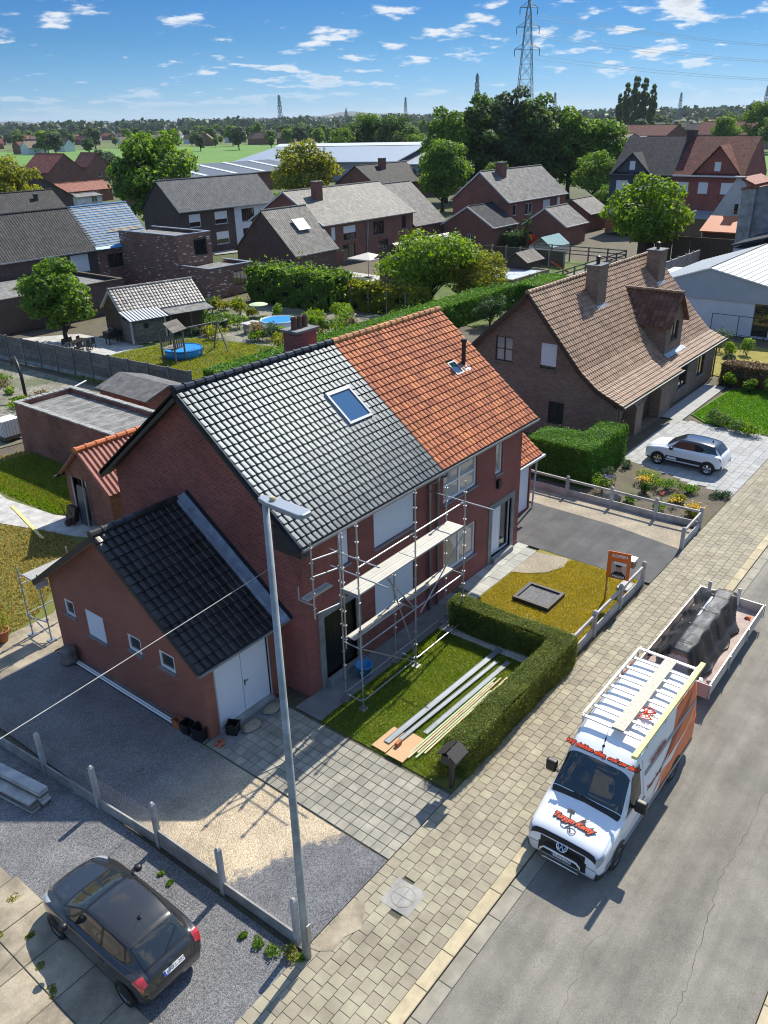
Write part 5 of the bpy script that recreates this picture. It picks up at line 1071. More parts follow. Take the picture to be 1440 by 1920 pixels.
for sd in (1, -1): part('window_surround', L.patch([(5.1, 5.95), (9.75, 6.1), (9.3, 7.05), (5.95, 7.05)], sd, off=.003, nu=14), 'plastic_black', car, smooth=True, local=True)
part('side_window', L.patch([(5.35, 6.15), (7.55, 6.1), (7.55, 6.95), (6.1, 6.95)], 1), 'glass_car', car, smooth=True, local=True); part('side_window', L.patch([(5.35, 6.15), (7.55, 6.1), (7.55, 6.95), (6.1, 6.95)], -1), 'glass_car', car, smooth=True, local=True)
for sd in (1, -1): part('rear_side_window', L.patch([(7.72, 6.1), (9.5, 6.25), (9.1, 6.9), (7.72, 6.95)], sd), 'glass_car', car, smooth=True, local=True)
part('rear_window', L.patch([(9.95, 7.25), (10.92, 7.35), (10.97, 10), (9.95, 10)], both=True, off=.009), 'glass_car', car, smooth=True, local=True)
for sd in (1, -1):
    part('headlight', L.patch([(.6, 4.2), (2.6, 4.9), (2.9, 6.0), (1.0, 6.6)], sd, off=.008), 'lamp_clear', car, smooth=True, local=True)
    part('tail_light', L.patch([(10.75, 3.9), (12.25, 3.7), (12.2, 6.3), (11.05, 6.2)], sd, off=.010), 'lamp_red', car, smooth=True, local=True)
    part('door_mirror', MB().lathe((0, 0, 0), [(.02, -.07), (.08, -.06), (.10, 0), (.08, .06), (.02, .07)], 10), 'plastic_black', car, smooth=True, local=True).location = (1.52, sd*.97, .98)
    m = MB()
    for x in (.86, 3.40): m.add(*(lambda q: (q.v, q.f))(arch(x, sd*.868, .30, .345, sd, .012)))
    part('wheel_arch', m, 'plastic_black', car, local=True)
    part('sill_trim', L.patch([(3, 1.4), (10.5, 1.4), (10.5, 1.9), (3, 1.9)], sd, off=.004), 'cladding', car, local=True); part('roof_seam', L.patch([(6.1, 7.75), (9.4, 7.8), (9.4, 7.9), (6.1, 7.85)], sd, off=.004, nv=1), 'plastic_black', car, local=True)
    part('door_handle', MB().box(2.62, 2.80, sd*.86-.02, sd*.86+.025, .80, .83), 'paint_grey', car, local=True)
    for x in (.86, 3.40): wheel(car, x, sd*.80, .30, .19, sd, 'galvanised', 7)
part('front_grille', L.patch([(.15, 2.2), (.7, 2.2), (.7, 3.6), (.15, 3.6)], both=True, off=.005), 'plastic_black', car, local=True); part('cowl', L.patch([(4.55, 6.9), (4.88, 6.9), (4.88, 10), (4.55, 10)], both=True), 'plastic_black', car, local=True)
part('bumper_strip', L.patch([(12.25, 2.6), (12.75, 2.6), (12.75, 3.0), (12.25, 3.0)], both=True, off=.01), 'plastic_black', car, local=True)
wp = part('wiper', MB().beam((3.80, .02, 1.06), (3.62, .42, 1.20), .02, .015), 'plastic_black', car, local=True)
part('aerial', MB().lathe((3.0, 0, 1.42), [(.05, 0), (.045, .04), (.01, .07)], 10).tube([(3.0, 0, 1.48), (3.12, 0, 1.68)], .005, 5), 'plastic_black', car, local=True)
part('badge', disc2(0, 0, .055, .06, 0), 'chrome', car, local=True).matrix_basis = TM((3.985, 0, .90), YP, V((-.6, 0, .8)), V((.8, 0, .6)))
plate(car, '1-NKL-287', TM((4.01, 0, .77), YP, V((-.5, 0, .866)), V((.866, 0, .5)))); shift(car, -2.0)
# ---------------------------------------------------------------- white hatchback with black roof
PC3 = [(0.0, .52, .30, .60, .46, .40, .72), (.10, .74, .24, .72, .66, .56, .86), (.35, .84, .22, .86, .76, .66, .98), (.70, .87, .22, .94, .79, .70, 1.04), (1.0, .875, .22, .98, .79, .70, 1.09), (1.18, .875, .22, .99, .78, .67, 1.16),
       (1.75, .875, .22, 1.0, .765, .60, 1.45), (2.2, .875, .22, 1.0, .76, .61, 1.495), (2.75, .875, .22, 1.0, .755, .61, 1.49), (3.30, .87, .22, 1.01, .745, .59, 1.44), (3.52, .86, .24, 1.02, .73, .57, 1.38), (3.83, .84, .28, .98, .70, .58, 1.06), (3.93, .81, .32, .84, .68, .58, .95), (4.0, .72, .36, .64, .62, .52, .72)]
c3, L = hatchback('white hatchback with black roof parked on the grey paved drive', (40.45, 12.35, 0), R(-90), PC3, 'paint_white', None, 'chrome')
part('roof_panel', L.patch([(5.6, 7.1), (10.1, 7.1), (10.1, 10), (5.6, 10)], both=True, nu=16), 'paint_black', c3, smooth=True, local=True)
part('windscreen', L.patch([(4.92, 7.1), (6.0, 7.1), (6.0, 10), (4.92, 10)], both=True, off=.010), 'glass_car', c3, smooth=True, local=True)
for sd in (1, -1):
    part('side_window', L.patch([(5.2, 6.1), (10.6, 6.2), (9.9, 7.12), (6.0, 7.12)], sd, off=.008), 'glass_car', c3, smooth=True, local=True)
    part('headlight', L.patch([(.6, 4.6), (2.2, 5.0), (2.2, 5.7), (.8, 6.2)], sd, off=.008), 'lamp_clear', c3, smooth=True, local=True); part('tail_light', L.patch([(11.1, 3.9), (12.2, 3.9), (12.2, 5.0), (11.1, 4.9)], sd, off=.012), 'lamp_red', c3, smooth=True, local=True)
    part('lower_cladding', L.patch([(1, 1.2), (12.6, 1.2), (12.6, 1.95), (1, 1.95)], sd, off=.006, nu=20), 'cladding', c3, smooth=True, local=True); part('side_airbump', L.patch([(5.0, 2.35), (9.3, 2.35), (9.1, 3.1), (5.0, 3.1)], sd, off=.016), 'cladding', c3, smooth=True, local=True); part('bump_ring', L.patch([(5.2, 2.5), (6.0, 2.5), (6.0, 2.95), (5.2, 2.95)], sd, off=.022), 'paint_white', c3, local=True)
    part('door_mirror', MB().lathe((0, 0, 0), [(.02, -.07), (.09, -.06), (.11, 0), (.09, .06), (.02, .07)], 10), 'plastic_black', c3, smooth=True, local=True).location = (1.45, sd*.97, 1.05)
    m = MB()
    for x in (.80, 3.34): m.add(*(lambda q: (q.v, q.f))(arch(x, sd*.87, .32, .40, sd, .014)))
    part('wheel_arch', m, 'cladding', c3, local=True)
    for x in (.80, 3.34): wheel(c3, x, sd*.805, .32, .2, sd, 'chrome', 5)
    part('door_handle', MB().box(2.35, 2.52, sd*.87-.02, sd*.87+.02, .86, .89), 'paint_white', c3, local=True)
part('rear_window', L.patch([(10.05, 7.2), (10.95, 7.3), (10.95, 10), (10.05, 10)], both=True, off=.012), 'glass_car', c3, smooth=True, local=True); part('rear_bumper', L.patch([(12.2, 1.2), (13, 1.2), (13, 2.8), (12.2, 2.8)], both=True, off=.01), 'cladding', c3, smooth=True, local=True)
part('aerial', MB().lathe((3.2, 0, 1.46), [(.05, 0), (.03, .08), (.01, .1)], 8), 'plastic_black', c3, local=True); shift(c3, -2.0)
# ---------------------------------------------------------------- roofer's van
van = thing('roofing_van', (16.5, 5.62, -.05), 'white high-roof roofing van with orange graphics and a ladder rack parked at the kerb', 'van')
PV = []
# x, half width, bottom, belt z, shoulder y/z, roof y/z, top z
for x, w, zb, bz, sy, sz, ry, rz_, tz in [(0.0, .87, .34, .70, .80, .86, .60, .93, .95), (.06, .94, .30, .84, .85, .97, .62, 1.05, 1.07), (.25, .98, .28, .97, .86, 1.09, .60, 1.155, 1.175), (.62, .99, .28, 1.08, .84, 1.19, .54, 1.235, 1.25), (.98, 1.0, .28, 1.20, .84, 1.29, .55, 1.325, 1.34),
        (1.14, 1.0, .28, 1.26, .86, 1.42, .62, 1.44, 1.45), (1.68, 1.01, .28, 1.36, .80, 2.10, .60, 2.24, 2.27), (1.85, 1.01, .28, 1.38, .80, 2.28, .60, 2.385, 2.405), (2.25, 1.01, .28, 1.40, .82, 2.48, .62, 2.545, 2.56), (2.8, 1.01, .28, 1.40, .84, 2.55, .64, 2.615, 2.63), (4.3, 1.01, .28, 1.40, .85, 2.56, .65, 2.63, 2.645), (5.7, 1.01, .28, 1.40, .85, 2.55, .65, 2.62, 2.635), (5.98, 1.0, .30, 1.40, .84, 2.48, .62, 2.53, 2.54), (6.10, .96, .34, 1.38, .80, 2.36, .58, 2.40, 2.41)]:
    PV.append((x, [(0, zb), (w*.9, zb), (w*.985, zb+.12), (w, .62), (w, bz-.1), (w*.985, bz), ((w*.985+sy)/2*1.012, (bz+sz)/2), (sy, sz), (ry, rz_), (ry*.5, tz-.006), (0, tz)]))
LV = Loft(PV); part('body', LV.body(5, 4), 'paint_white', van, smooth=True, local=True)
part('windscreen', LV.patch([(5.08, 6.75), (6.05, 6.95), (6.05, 10), (5.08, 10)], both=True, nu=10, nv=10), 'glass_car', van, smooth=True, local=True)
part('cowl', LV.patch([(4.55, 7.0), (5.05, 6.7), (5.05, 10), (4.75, 10)], both=True), 'plastic_black', van, smooth=True, local=True)
for sd in (1, -1):
    part('door_window', LV.patch([(5.25, 5.1), (7.75, 5.15), (7.7, 6.75), (6.2, 6.75)], sd, nu=10), 'glass_car', van, smooth=True, local=True)
    part('headlight', LV.patch([(.05, 5.0), (1.7, 4.6), (2.0, 5.9), (.7, 7.3)], sd, off=.010), 'lamp_clear', van, smooth=True, local=True)
    part('side_moulding', LV.patch([(2.2, 2.2), (12.4, 2.2), (12.4, 2.9), (2.2, 2.9)], sd, off=.018, nu=24), 'sheet_grey', van, smooth=True, local=True); part('sill', LV.patch([(1.5, 1.1), (12.5, 1.1), (12.5, 1.8), (1.5, 1.8)], sd, off=.006, nu=24), 'cladding', van, smooth=True, local=True)
    part('door_seam', LV.patch([(8.02, 2.0), (8.06, 2.0), (8.06, 7.0), (8.02, 7.0)], sd, off=.003, nu=1, nv=12), 'plastic_grey', van, local=True); part('slide_rail', LV.patch([(8.3, 5.75), (11.6, 5.75), (11.6, 5.95), (8.3, 5.95)], sd, off=.012, nu=12, nv=1), 'sheet_grey', van, local=True)
    part('door_handle', MB().box(2.15, 2.38, sd*1.0-.02, sd*1.0+.035, 1.16, 1.20), 'plastic_black', van, local=True)
    mr = part('door_mirror', MB().box(-.09, .09, -.14, .14, -.17, .17), 'plastic_black', van, local=True); mr.location = (1.62, sd*1.19, 1.55); bevel(mr, .05, 3); part('mirror_arm', MB().beam((1.62, sd*.96, 1.42), (1.62, sd*1.1, 1.48), .08, .05), 'plastic_black', van, local=True)
    m = MB()
    for x in (.98, 4.66): m.add(*(lambda q: (q.v, q.f))(arch(x, sd*1.005, .34, .43, sd, .012)))
    part('wheel_arch', m, 'cladding', van, local=True)
    for x in (.98, 4.66): wheel(van, x, sd*.905, .34, .23, sd, 'sheet_grey', 8)
    part('wiper', MB().beam((1.16, sd*.10+.25, 1.475), (1.12, sd*.10-.45, 1.46), .025, .02), 'plastic_black', van, local=True)
part('grille', LV.patch([(.0, 6.4), (.95, 7.4), (.95, 10), (.0, 10)], both=True, off=.012, nu=8, nv=10), 'plastic_black', van, local=True)
for k in range(3): part('grille_slat', LV.patch([(.2+.25*k, 7.0), (.26+.25*k, 7.0), (.26+.25*k, 10), (.2+.25*k, 10)], both=True, off=.018, nu=1, nv=10), 'cladding', van, local=True)
for sd in (1, -1): part('front_bumper', LV.patch([(0, .9), (2.2, 1.0), (2.2, 2.3), (0, 2.6)], sd, off=.02, nu=10), 'cladding', van, smooth=True, local=True)
part('grille_panel', MB().box(-.012, .02, -.58, .58, .70, .90), 'plastic_black', van, local=True); part('lower_face', MB().box(-.015, .06, -.62, .62, .40, .70), 'cladding', van, local=True)
m = MB().tube([(-.10, -.52, .32), (-.12, -.50, .62), (-.12, -.42, .70), (-.12, .42, .70), (-.12, .50, .62), (-.10, .52, .32)], .03, 10); part('nudge_bar', m, 'chrome', van, smooth=True, local=True); part('nudge_bar', MB().tube([(-.10, -.5, .36), (-.10, .5, .36)], .022, 8), 'chrome', van, smooth=True, local=True)
plate(van, '2-EYV-058', TM((-.04, 0, .53), YN, ZP, XN))
# emblem on the grille: ring with the two letters
ev = part('emblem', MB().tube([(0, .135*math.cos(a), .135*math.sin(a)) for a in np.linspace(0, 2*math.pi, 25)], .014, 6, cap=False), 'chrome', van, local=True); nrm = V((-.86, 0, .5)).normalized(); ev.location = (-.03, 0, .90); ev.rotation_euler = (0, R(32), 0)
part('emblem_letters', MB().beam((0, .055, .115), (0, 0, .015), .022).beam((0, -.055, .115), (0, 0, .015), .022).beam((0, .115, .05), (0, .055, -.105), .022).beam((0, .055, -.105), (0, 0, .0), .022).beam((0, -.115, .05), (0, -.055, -.105), .022).beam((0, -.055, -.105), (0, 0, .0), .022), 'chrome', ev, local=True)
# lettering over the windscreen and on the bonnet: orange with black edge
def onvan(a, t): p = LV.S([a], [t])[0]; return V(p)
pA = onvan(6.5, 10); pB = onvan(7.4, 10); up_ = (pB-pA).normalized(); nr = YN.cross(up_).normalized(); nr = nr if nr.z > 0 else -nr; pm = onvan(6.75, 10)
for mm, of, e in (('black_print', .018, .012), ('red_print', .003, .016)): text(van, 'Wij dekken alles, ook uw dak!', .155, TM(pm+nr*.012, YN, up_, nr), mm, of, .35, e, name='roof_lettering', bold=.002)
pA = onvan(1.6, 10); pB = onvan(3.6, 10); up_ = (pB-pA).normalized(); nr = YN.cross(up_).normalized(); nr = nr if nr.z > 0 else -nr; pm = onvan(2.65, 10)
for mm, of, e in (('black_print', .022, .012), ('red_print', .003, .017)): q = text(van, 'Turpyn Kenty', .185, TM(pm+nr*.014, (YN*.985+up_*-.0), up_, nr), mm, of, .35, e, name='bonnet_lettering', bold=.004)
Fh = (pm+nr*.012, YN, up_, nr); m = MB()
def ln(m, pts, w=.022, e=.006):
    for a, b in zip(pts[:-1], pts[1:]): m.beam(Fh[0]+YN*a[0]+up_*a[1]+nr*e, Fh[0]+YN*b[0]+up_*b[1]+nr*e, w, .006, up=nr)
ln(m, [(-.27, .24), (-.19, .27), (-.08, .26)], .055); ln(m, [(-.17, .26), (-.13, .13)], .045); ln(m, [(-.13, .13), (-.03, -.13), (.05, -.26)], .03); ln(m, [(.24, .20), (.16, .13)], .06); ln(m, [(.30, .28), (.22, .19)], .012)
ln(m, [(.16, .13), (-.02, -.10), (-.10, -.20)], .028); ln(m, [(.07+.10*math.cos(a), -.22+.07*math.sin(a)) for a in np.linspace(0, 6.3, 13)], .014); ln(m, [(-.14+.10*math.cos(a), -.17+.06*math.sin(a)) for a in np.linspace(2, 6.3, 10)], .014)
part('hammer_logo', m, 'black_print', van, local=True)
# orange graphics down the sides and across the rear
for sd in (-1, 1):
    part('side_graphic', LV.patch([(9.3, 2.0), (12.9, 2.0), (12.9, 7.4), (10.2, 7.4)], sd, off=.004, nu=24, nv=16), 'graphic_orange', van, smooth=True, local=True); part('graphic_flame', LV.patch([(9.1, 3.0), (10.9, 5.0), (11.4, 6.0), (10.0, 4.6)], sd, off=.007, nu=14), 'graphic_light', van, smooth=True, local=True); part('graphic_flame', LV.patch([(9.3, 4.6), (10.6, 5.9), (10.9, 6.6), (10.2, 6.2)], sd, off=.007, nu=14), 'graphic_brown', van, smooth=True, local=True); part('graphic_flame', LV.patch([(9.35, 3.9), (9.9, 3.6), (10.6, 4.4), (10.1, 4.5)], sd, off=.008, nu=10), 'paint_white', van, smooth=True, local=True); part('graphic_flame', LV.patch([(10.6, 2.4), (11.6, 2.7), (12.4, 3.7), (11.4, 3.1)], sd, off=.006, nu=10), 'graphic_light', van, smooth=True, local=True)
    F0 = TM((2.95, sd*1.018, 1.32), XP if sd < 0 else XN, ZP, YN if sd < 0 else YP); text(van, 'Turpyn Kenty', .17, F0, 'graphic_brown', .004, .3, .004, name='side_lettering')
    F0 = TM((3.15, sd*.955, 2.05), XP if sd < 0 else XN, V((0, -sd*.17, .98)), V((0, sd*.98, .17))); text(van, 'DAKWERKEN', .16, F0, 'graphic_brown', .004, 0, .004, name='side_lettering')
part('rear_doors', MB().prism([(6.10, -.78, .5), (6.10, .78, .5), (6.10, .76, 2.25), (6.10, -.76, 2.25)], (.012, 0, 0)), 'graphic_orange', van, local=True)
part('aerial', MB().lathe((2.02, .05, 2.475), [(.04, 0), (.02, .05)], 8).tube([(2.02, .05, 2.5), (2.22, .05, 2.86)], .006, 5).tube([(2.06, .05, 2.58), (2.12, .05, 2.68)], .018, 6), 'plastic_black', van, local=True)
rk = part('roof_rack', MB().tube([(2.45, -.86, 2.80), (6.05, -.86, 2.80)], .022, 6).tube([(2.45, .86, 2.80), (6.05, .86, 2.80)], .022, 6).tube([(2.45, -.80, 2.86), (6.05, -.80, 2.86)], .018, 6).tube([(2.45, .80, 2.86), (6.05, .80, 2.86)], .018, 6), 'rack_white' if 'rack_white' in MATS else (mat('rack_white', (.55, .55, .54), .45, metal=.3) and 'rack_white'), van, local=True)
for k in range(8): x = 2.45+k*3.6/7; part('cross_bar', MB().box(x-.045, x+.045, -.86, .86, 2.755, 2.795), 'rack_white', rk, local=True)
for x in (2.5, 3.7, 4.9, 6.0):
    for sd in (1, -1): part('rack_foot', MB().beam((x, sd*.84, 2.55), (x, sd*.86, 2.8), .05, .03), 'rack_white', rk, local=True)
mat('walkway', (.46, .41, .31), .6, fine=.4, fscale=22, coords='Object'); part('walkway', MB().box(2.42, 6.0, -.26, .06, 2.80, 2.83), 'walkway', rk, local=True); shift(van, -3.05)
solo('timber_beam', MB().beam((15.05, 4.76, 2.86), (19.65, 4.72, 2.86), .13, .09), 'timber_yellow', 'long yellow timber beam strapped along the van roof rack', 'beam')
pts = [V((16.7+.25*math.sin(i*1.7)+i*.02, 5.15+.18*math.sin(i*2.3), 2.80+.02*math.sin(i*5))) for i in range(16)]; solo('strap', MB().tube(pts, .014, 5), 'red_print', 'orange ratchet strap lying crumpled on the van roof rack', 'strap')
# ---------------------------------------------------------------- trailer with covered load
tr = thing('flatbed_trailer', (24.4, 6.0, -.05), 'open flatbed trailer with low grey sides hitched behind the van', 'trailer'); mat('bed_ply', (.34, .26, .23), .8, col2=(.42, .33, .29), scale=2, dirt=.2, dscale=1.5); mat('side_alu', (.50, .49, .48), .5, metal=.4, dirt=.2)
mat('tail_pink', (.40, .30, .28), .6, dirt=.15)
part('bed', MB().box(-2.8, 2.8, -1.08, 1.08, .48, .54), 'bed_ply', tr, local=True)
for y in (-1.12, 1.08): part('side_board', MB().box(-2.8, 2.8, y, y+.04, .44, .90), 'side_alu', tr, local=True)
part('tail_board', MB().box(2.8, 2.84, -1.1, 1.1, .44, .90), 'side_alu', tr, local=True); part('head_board', MB().box(-2.84, -2.80, -1.1, 1.1, .40, .90), 'tail_pink', tr, local=True)
for x in (-2.82, -.95, .95, 2.82):
    for y in (-1.15, 1.13): part('side_post', MB().box(x-.03, x+.03, y-.012, y+.012, .40, .92), 'side_alu', tr, local=True)
part('chassis', MB().box(-2.7, 2.7, -.5, -.4, .36, .478).box(-2.7, 2.7, .4, .5, .36, .478).beam((-2.7, -.4, .42), (-4.2, 0, .42), .08, .10).beam((-2.7, .4, .42), (-4.2, 0, .42), .08, .10).box(-4.35, -4.15, -.06, .06, .36, .5), 'galvanised', tr, local=True)
for x in (-.35, .35):
    for sd in (1, -1): wheel(tr, x, sd*.86, .22, .16, sd, 'galvanised', 6)
for y in (-.9, .9): part('tail_lamp', MB().box(2.84, 2.86, y-.12, y+.12, .42, .52), 'lamp_red', tr, local=True)
bn = thing('wrapped_bundle', (24.2, 6.1, .49), 'long bundle of building sheets wrapped in pale plastic film on the trailer', 'bundle'); mat('film', (.46, .52, .56), .25, col2=(.34, .40, .44), scale=2.2, bump=.6, bscale=4, spec=.8)
mb = MB().add([(-2.1, -.42, 0), (2.1, -.42, 0), (2.1, .42, 0), (-2.1, .42, 0), (-2.1, -.30, .86), (2.1, -.30, 1.0), (2.1, .22, 1.0), (-2.1, .22, .86)], [(3,2,1,0), (4,5,6,7), (0,1,5,4), (1,2,6,5), (2,3,7,6), (3,0,4,7)]); bevel(part('sheets', mb, 'film', bn, local=True), .05, 3)
for k in range(4): part('band', MB().box(-1.6+k*1.05, -1.56+k*1.05, -.425, .425, .2, .21).prism([(-1.6+k*1.05, -.33, .91+.03*k), (-1.6+k*1.05, .24, .91+.03*k), (-1.6+k*1.05, .24, .93+.03*k), (-1.6+k*1.05, -.33, .93+.03*k)], (.04, 0, 0)), 'plastic_black', bn, local=True)
# netting: a draped cloth sheet hung over the bundle and the kerb-side board
m_, nt, b = newmat('netting'); b.inputs['Base Color'].default_value = (.012, .013, .015, 1); b.inputs['Roughness'].default_value = .55
trn = nd(nt, 'ShaderNodeBsdfTransparent'); ms = nd(nt, 'ShaderNodeMixShader'); v = vec_of(nt, 'Object'); nz = maprange(nt, noise_node(nt, v, 1.3, 4), .38, .62, .72, 1.0); sx = nd(nt, 'ShaderNodeSeparateXYZ'); nt.links.new(v, sx.inputs[0]); ab = nd(nt, 'ShaderNodeMath', operation='ABSOLUTE'); nt.links.new(sx.outputs[1], ab.inputs[0]); mu = nd(nt, 'ShaderNodeMath', operation='MULTIPLY'); nt.links.new(nz, mu.inputs[0]); nt.links.new(maprange(nt, ab.outputs[0], .2, .42, .48, 1.0), mu.inputs[1]); nt.links.new(mu.outputs[0], ms.inputs[0]); nt.links.new(trn.outputs[0], ms.inputs[1]); nt.links.new(b.outputs[0], ms.inputs[2]); nt.links.new(ms.outputs[0], nt.nodes['Material Output'].inputs['Surface'])
rng = np.random.default_rng(4); NX, NY = 60, 46; cv = []
for i in range(NX+1):
    x = -2.35+4.6*i/NX+.06*math.sin(i*.7)
    for j in range(NY+1):
        t = j/NY; y = .98-1.75*t+.05*math.sin(i*.35)     # from the kerb-side board across the bundle to the bed
        prof = np.interp(y, [-.75, -.52, -.40, -.30, 0, .22, .45, .75, .98], [.06, .28, .72, .98, 1.01, .99, .80, .58, .40])
        endd = min(1, max(0, (2.45-abs(x+.05))/.35)); z = prof*(.55+.45*endd)+.014*math.sin(i*.45+j*.2)+.02*math.sin(j*.5+i*.10)*math.sin(i*.17)+.05*math.sin(i*.11+.6)
        yy = y*(1-.12*math.sin(i*.22)**2*(y > .6))+.025*math.sin(i*.5); cv.append((x+.03*math.sin(j*1.3), yy, max(z+.03, .05)))
cf = [(i*(NY+1)+j, (i+1)*(NY+1)+j, (i+1)*(NY+1)+j+1, i*(NY+1)+j+1) for i in range(NX) for j in range(NY) if not (i > 44 and j > 34 and (i+j) % 1 == 0 and j-34 > (60-i)*.8)]
mb = MB().add(cv, [f[::-1] for f in cf]); nt_ = link('netting', mb.mesh('netting', None, True), 'netting'); nt_.location = (24.25, 6.0, .49); ORG[nt_.name] = nt_.location; tag(nt_, 'black mesh netting draped over the wrapped load on the trailer', 'netting'); sm = nt_.modifiers.new('s', 'SOLIDIFY'); sm.thickness = .006
for i, (x, y, c, r_, l) in enumerate([(21.95, 5.35, 'paper_white', .17, 'white crumpled plastic bag at the front of the trailer bed'), (22.15, 5.15, 'tail_pink', .13, 'pinkish rag heap beside the white bag on the trailer'), (22.3, 5.4, 'red_paint', .09, 'red strap bundle on the trailer bed near the bag'), (26.6, 5.2, 'orange_paint', .09, 'orange strap bundle at the tail corner of the trailer'), (26.9, 6.4, 'paper_white', .3, 'pale foil-wrapped parcel at the tail end of the trailer')]):
    mb = MB().lathe((x, y, .49), [(.01, 0), (r_, .01), (r_*1.05, r_*.5), (r_*.6, r_*1.0), (.01, r_*1.1)], 14); mb.v = [(p[0]+r_*.3*math.sin(p[1]*40+p[2]*25), p[1]+r_*.3*math.sin(p[0]*37+p[2]*31), p[2]+(r_*.15*math.sin(p[0]*50) if p[2] > .5 else 0)) for p in mb.v]; solo('bag', mb, c, l, 'bag')
for x, y, l in ((26.95, 6.75, 'grey upright frame post at the kerb-side tail of the trailer load'), (27.05, 5.75, 'grey upright frame post at the road-side tail of the trailer load')): solo('frame_post', MB().beam((x, y, .49), (x+.1, y, 1.25), .12, .05).beam((x, y-.15, .52), (x, y+.15, .52), .08, .05), 'side_alu', l, 'post')
# ---------------------------------------------------------------- brown brick villa with swept roof
BH = thing('brick_villa', (48.5, 21.5, 0), 'brown brick villa with swept brown tiled roof, dormer and two garage arches', 'house'); OBH = V(BH.location)
bx0, bx1, by1, bry, brz = 40.0, 56.9, 26.9, 21.72, 7.92; fy0, fy1, bxm = 16.2, 16.55, 48.2
def bz(y, left=True):
    P = ([(15.75, 2.62), (17.3, 3.30), (18.3, 4.10), (bry, brz), (27.4, 2.6)] if left else [(16.1, 2.68), (17.25, 3.12), (18.3, 4.10), (bry, brz), (27.4, 2.6)])
    return float(np.interp(y, [p[0] for p in P], [p[1] for p in P]))
m = MB(); hs = [(19.93, 20.9, 3.88, 5.30), (22.66, 23.78, 3.9, 5.32), (19.26, 20.22, .78, 2.10)]
for ya, yb in ((16.2, 18.3), (18.3, bry), (bry, by1)):
    if ya < 18: ol = [(ya, -.05), (yb, -.05), (yb, bz(yb)-.12), (17.3, bz(17.3)-.12), (ya, bz(ya)-.12)]
    else: ol = [(ya, -.05), (yb, -.05), (yb, bz(yb)-.12), (ya, bz(ya)-.12)]
    m.wall((bx0, 0, 0), YP, XN, ol, [h for h in hs if ya < h[0] < yb and h[1] <= yb+.01], .14)
for ya, yb in ((16.6, 18.3), (18.3, bry), (bry, by1)): m.wall((bx1, 0, 0), YP, XP, [(ya, -.05), (yb, -.05), (yb, bz(yb, 0)-.12), (ya, bz(ya, 0)-.12)])
gdo = [(40.55, 42.75, .02, 2.2), (43.75, 46.5, .02, 2.2)]
m.wall((0, fy0, 0), XP, YN, [(bx0, -.05), (bxm, -.05), (bxm, 2.6), (bx0, 2.6)], gdo, .7); m.wall((bxm, 0, 0), YP, XP, [(fy0, -.05), (fy1, -.05), (fy1, 2.7), (fy0, 2.7)])
bw = [(50.25, 51.75, .75, 2.45), (53.5, 54.9, .75, 2.45), (48.75, 49.05, 1.3, 2.1)]
m.wall((0, fy1, 0), XP, YN, [(bxm, -.05), (bx1, -.05), (bx1, 2.8), (bxm, 2.8)], bw, .14); m.wall((0, by1, 0), XP, YP, [(bx0, -.05), (bx1, -.05), (bx1, 2.9), (bx0, 2.9)])
part('wall', m, 'brick_brown', BH)
og = V((bx0, 0, 0)); window(BH, og, YP, XN, hs[0], shutter=.88, frame='win_dark', sill='brick_brown'); window(BH, og, YP, XN, hs[1], frame='win_brown', cols=2, rows=2, glass='glass_curtain', sill='brick_brown'); window(BH, og, YP, XN, hs[2], frame='win_brown', sill='brick_brown', cols=2)
for h in bw: window(BH, V((0, fy1, 0)), XP, YN, h, frame='win_brown', cols=2 if h[1]-h[0] > .6 else 1, rows=1, sill='bluestone')
for (a0, a1, v0, v1) in gdo:
    mb = MB(); w = a1-a0; F = (V((0, fy0, 0)), XP, ZP, YN); n = 12; arc = [(a0+w*(.5-.5*math.cos(math.pi*i/n)), 1.72+.46*math.sin(math.pi*i/n)) for i in range(n+1)]
    for sgn, pts in ((0, arc[:n//2+1]), (1, arc[n//2:])):     # brick spandrels closing the square opening into an arch
        c = (a0, v1) if sgn == 0 else (a1, v1); mid = (a0+w/2, v1); P = ([c]+[(p[0], p[1]) for p in pts]+[mid]) if sgn == 0 else ([mid]+[(p[0], p[1]) for p in pts]+[c])
        mb.prism([F[0]+XP*a+ZP*b+YN*.0 for a, b in P], (0, .30, 0))
    part('arch', mb, 'brick_brown', BH); m = MB()
    for k in range(14): x = a0+.02+k*(w-.04)/14; m.box(x+.006, x+(w-.04)/14-.006, fy0+.62, fy0+.66, .02, 2.19)
    part('garage_door', MB().box(a0+.01, a1-.01, fy0+.64, fy0+.69, .02, 2.19), 'door_brown', BH)
    dp = [o for o in BH.children if o.name.startswith('garage_door')][-1]
    for k in range(10): x = a0+.03+k*(w-.06)/10; part('board', MB().box(x+.008, x+(w-.06)/10-.008, fy0+.62, fy0+.639, .05, 2.15), 'door_brown', dp)
    m = MB().tube([F[0]+XP*p[0]+ZP*p[1]+YN*.01 for p in arc], .07, 6); part('arch_ring', m, 'brick_tan' if False else 'concrete_dark', BH)
part('arch_pier', MB().box(42.76, 43.74, fy0-.04, fy0-.002, -.03, 1.8), 'brick_brown', BH)
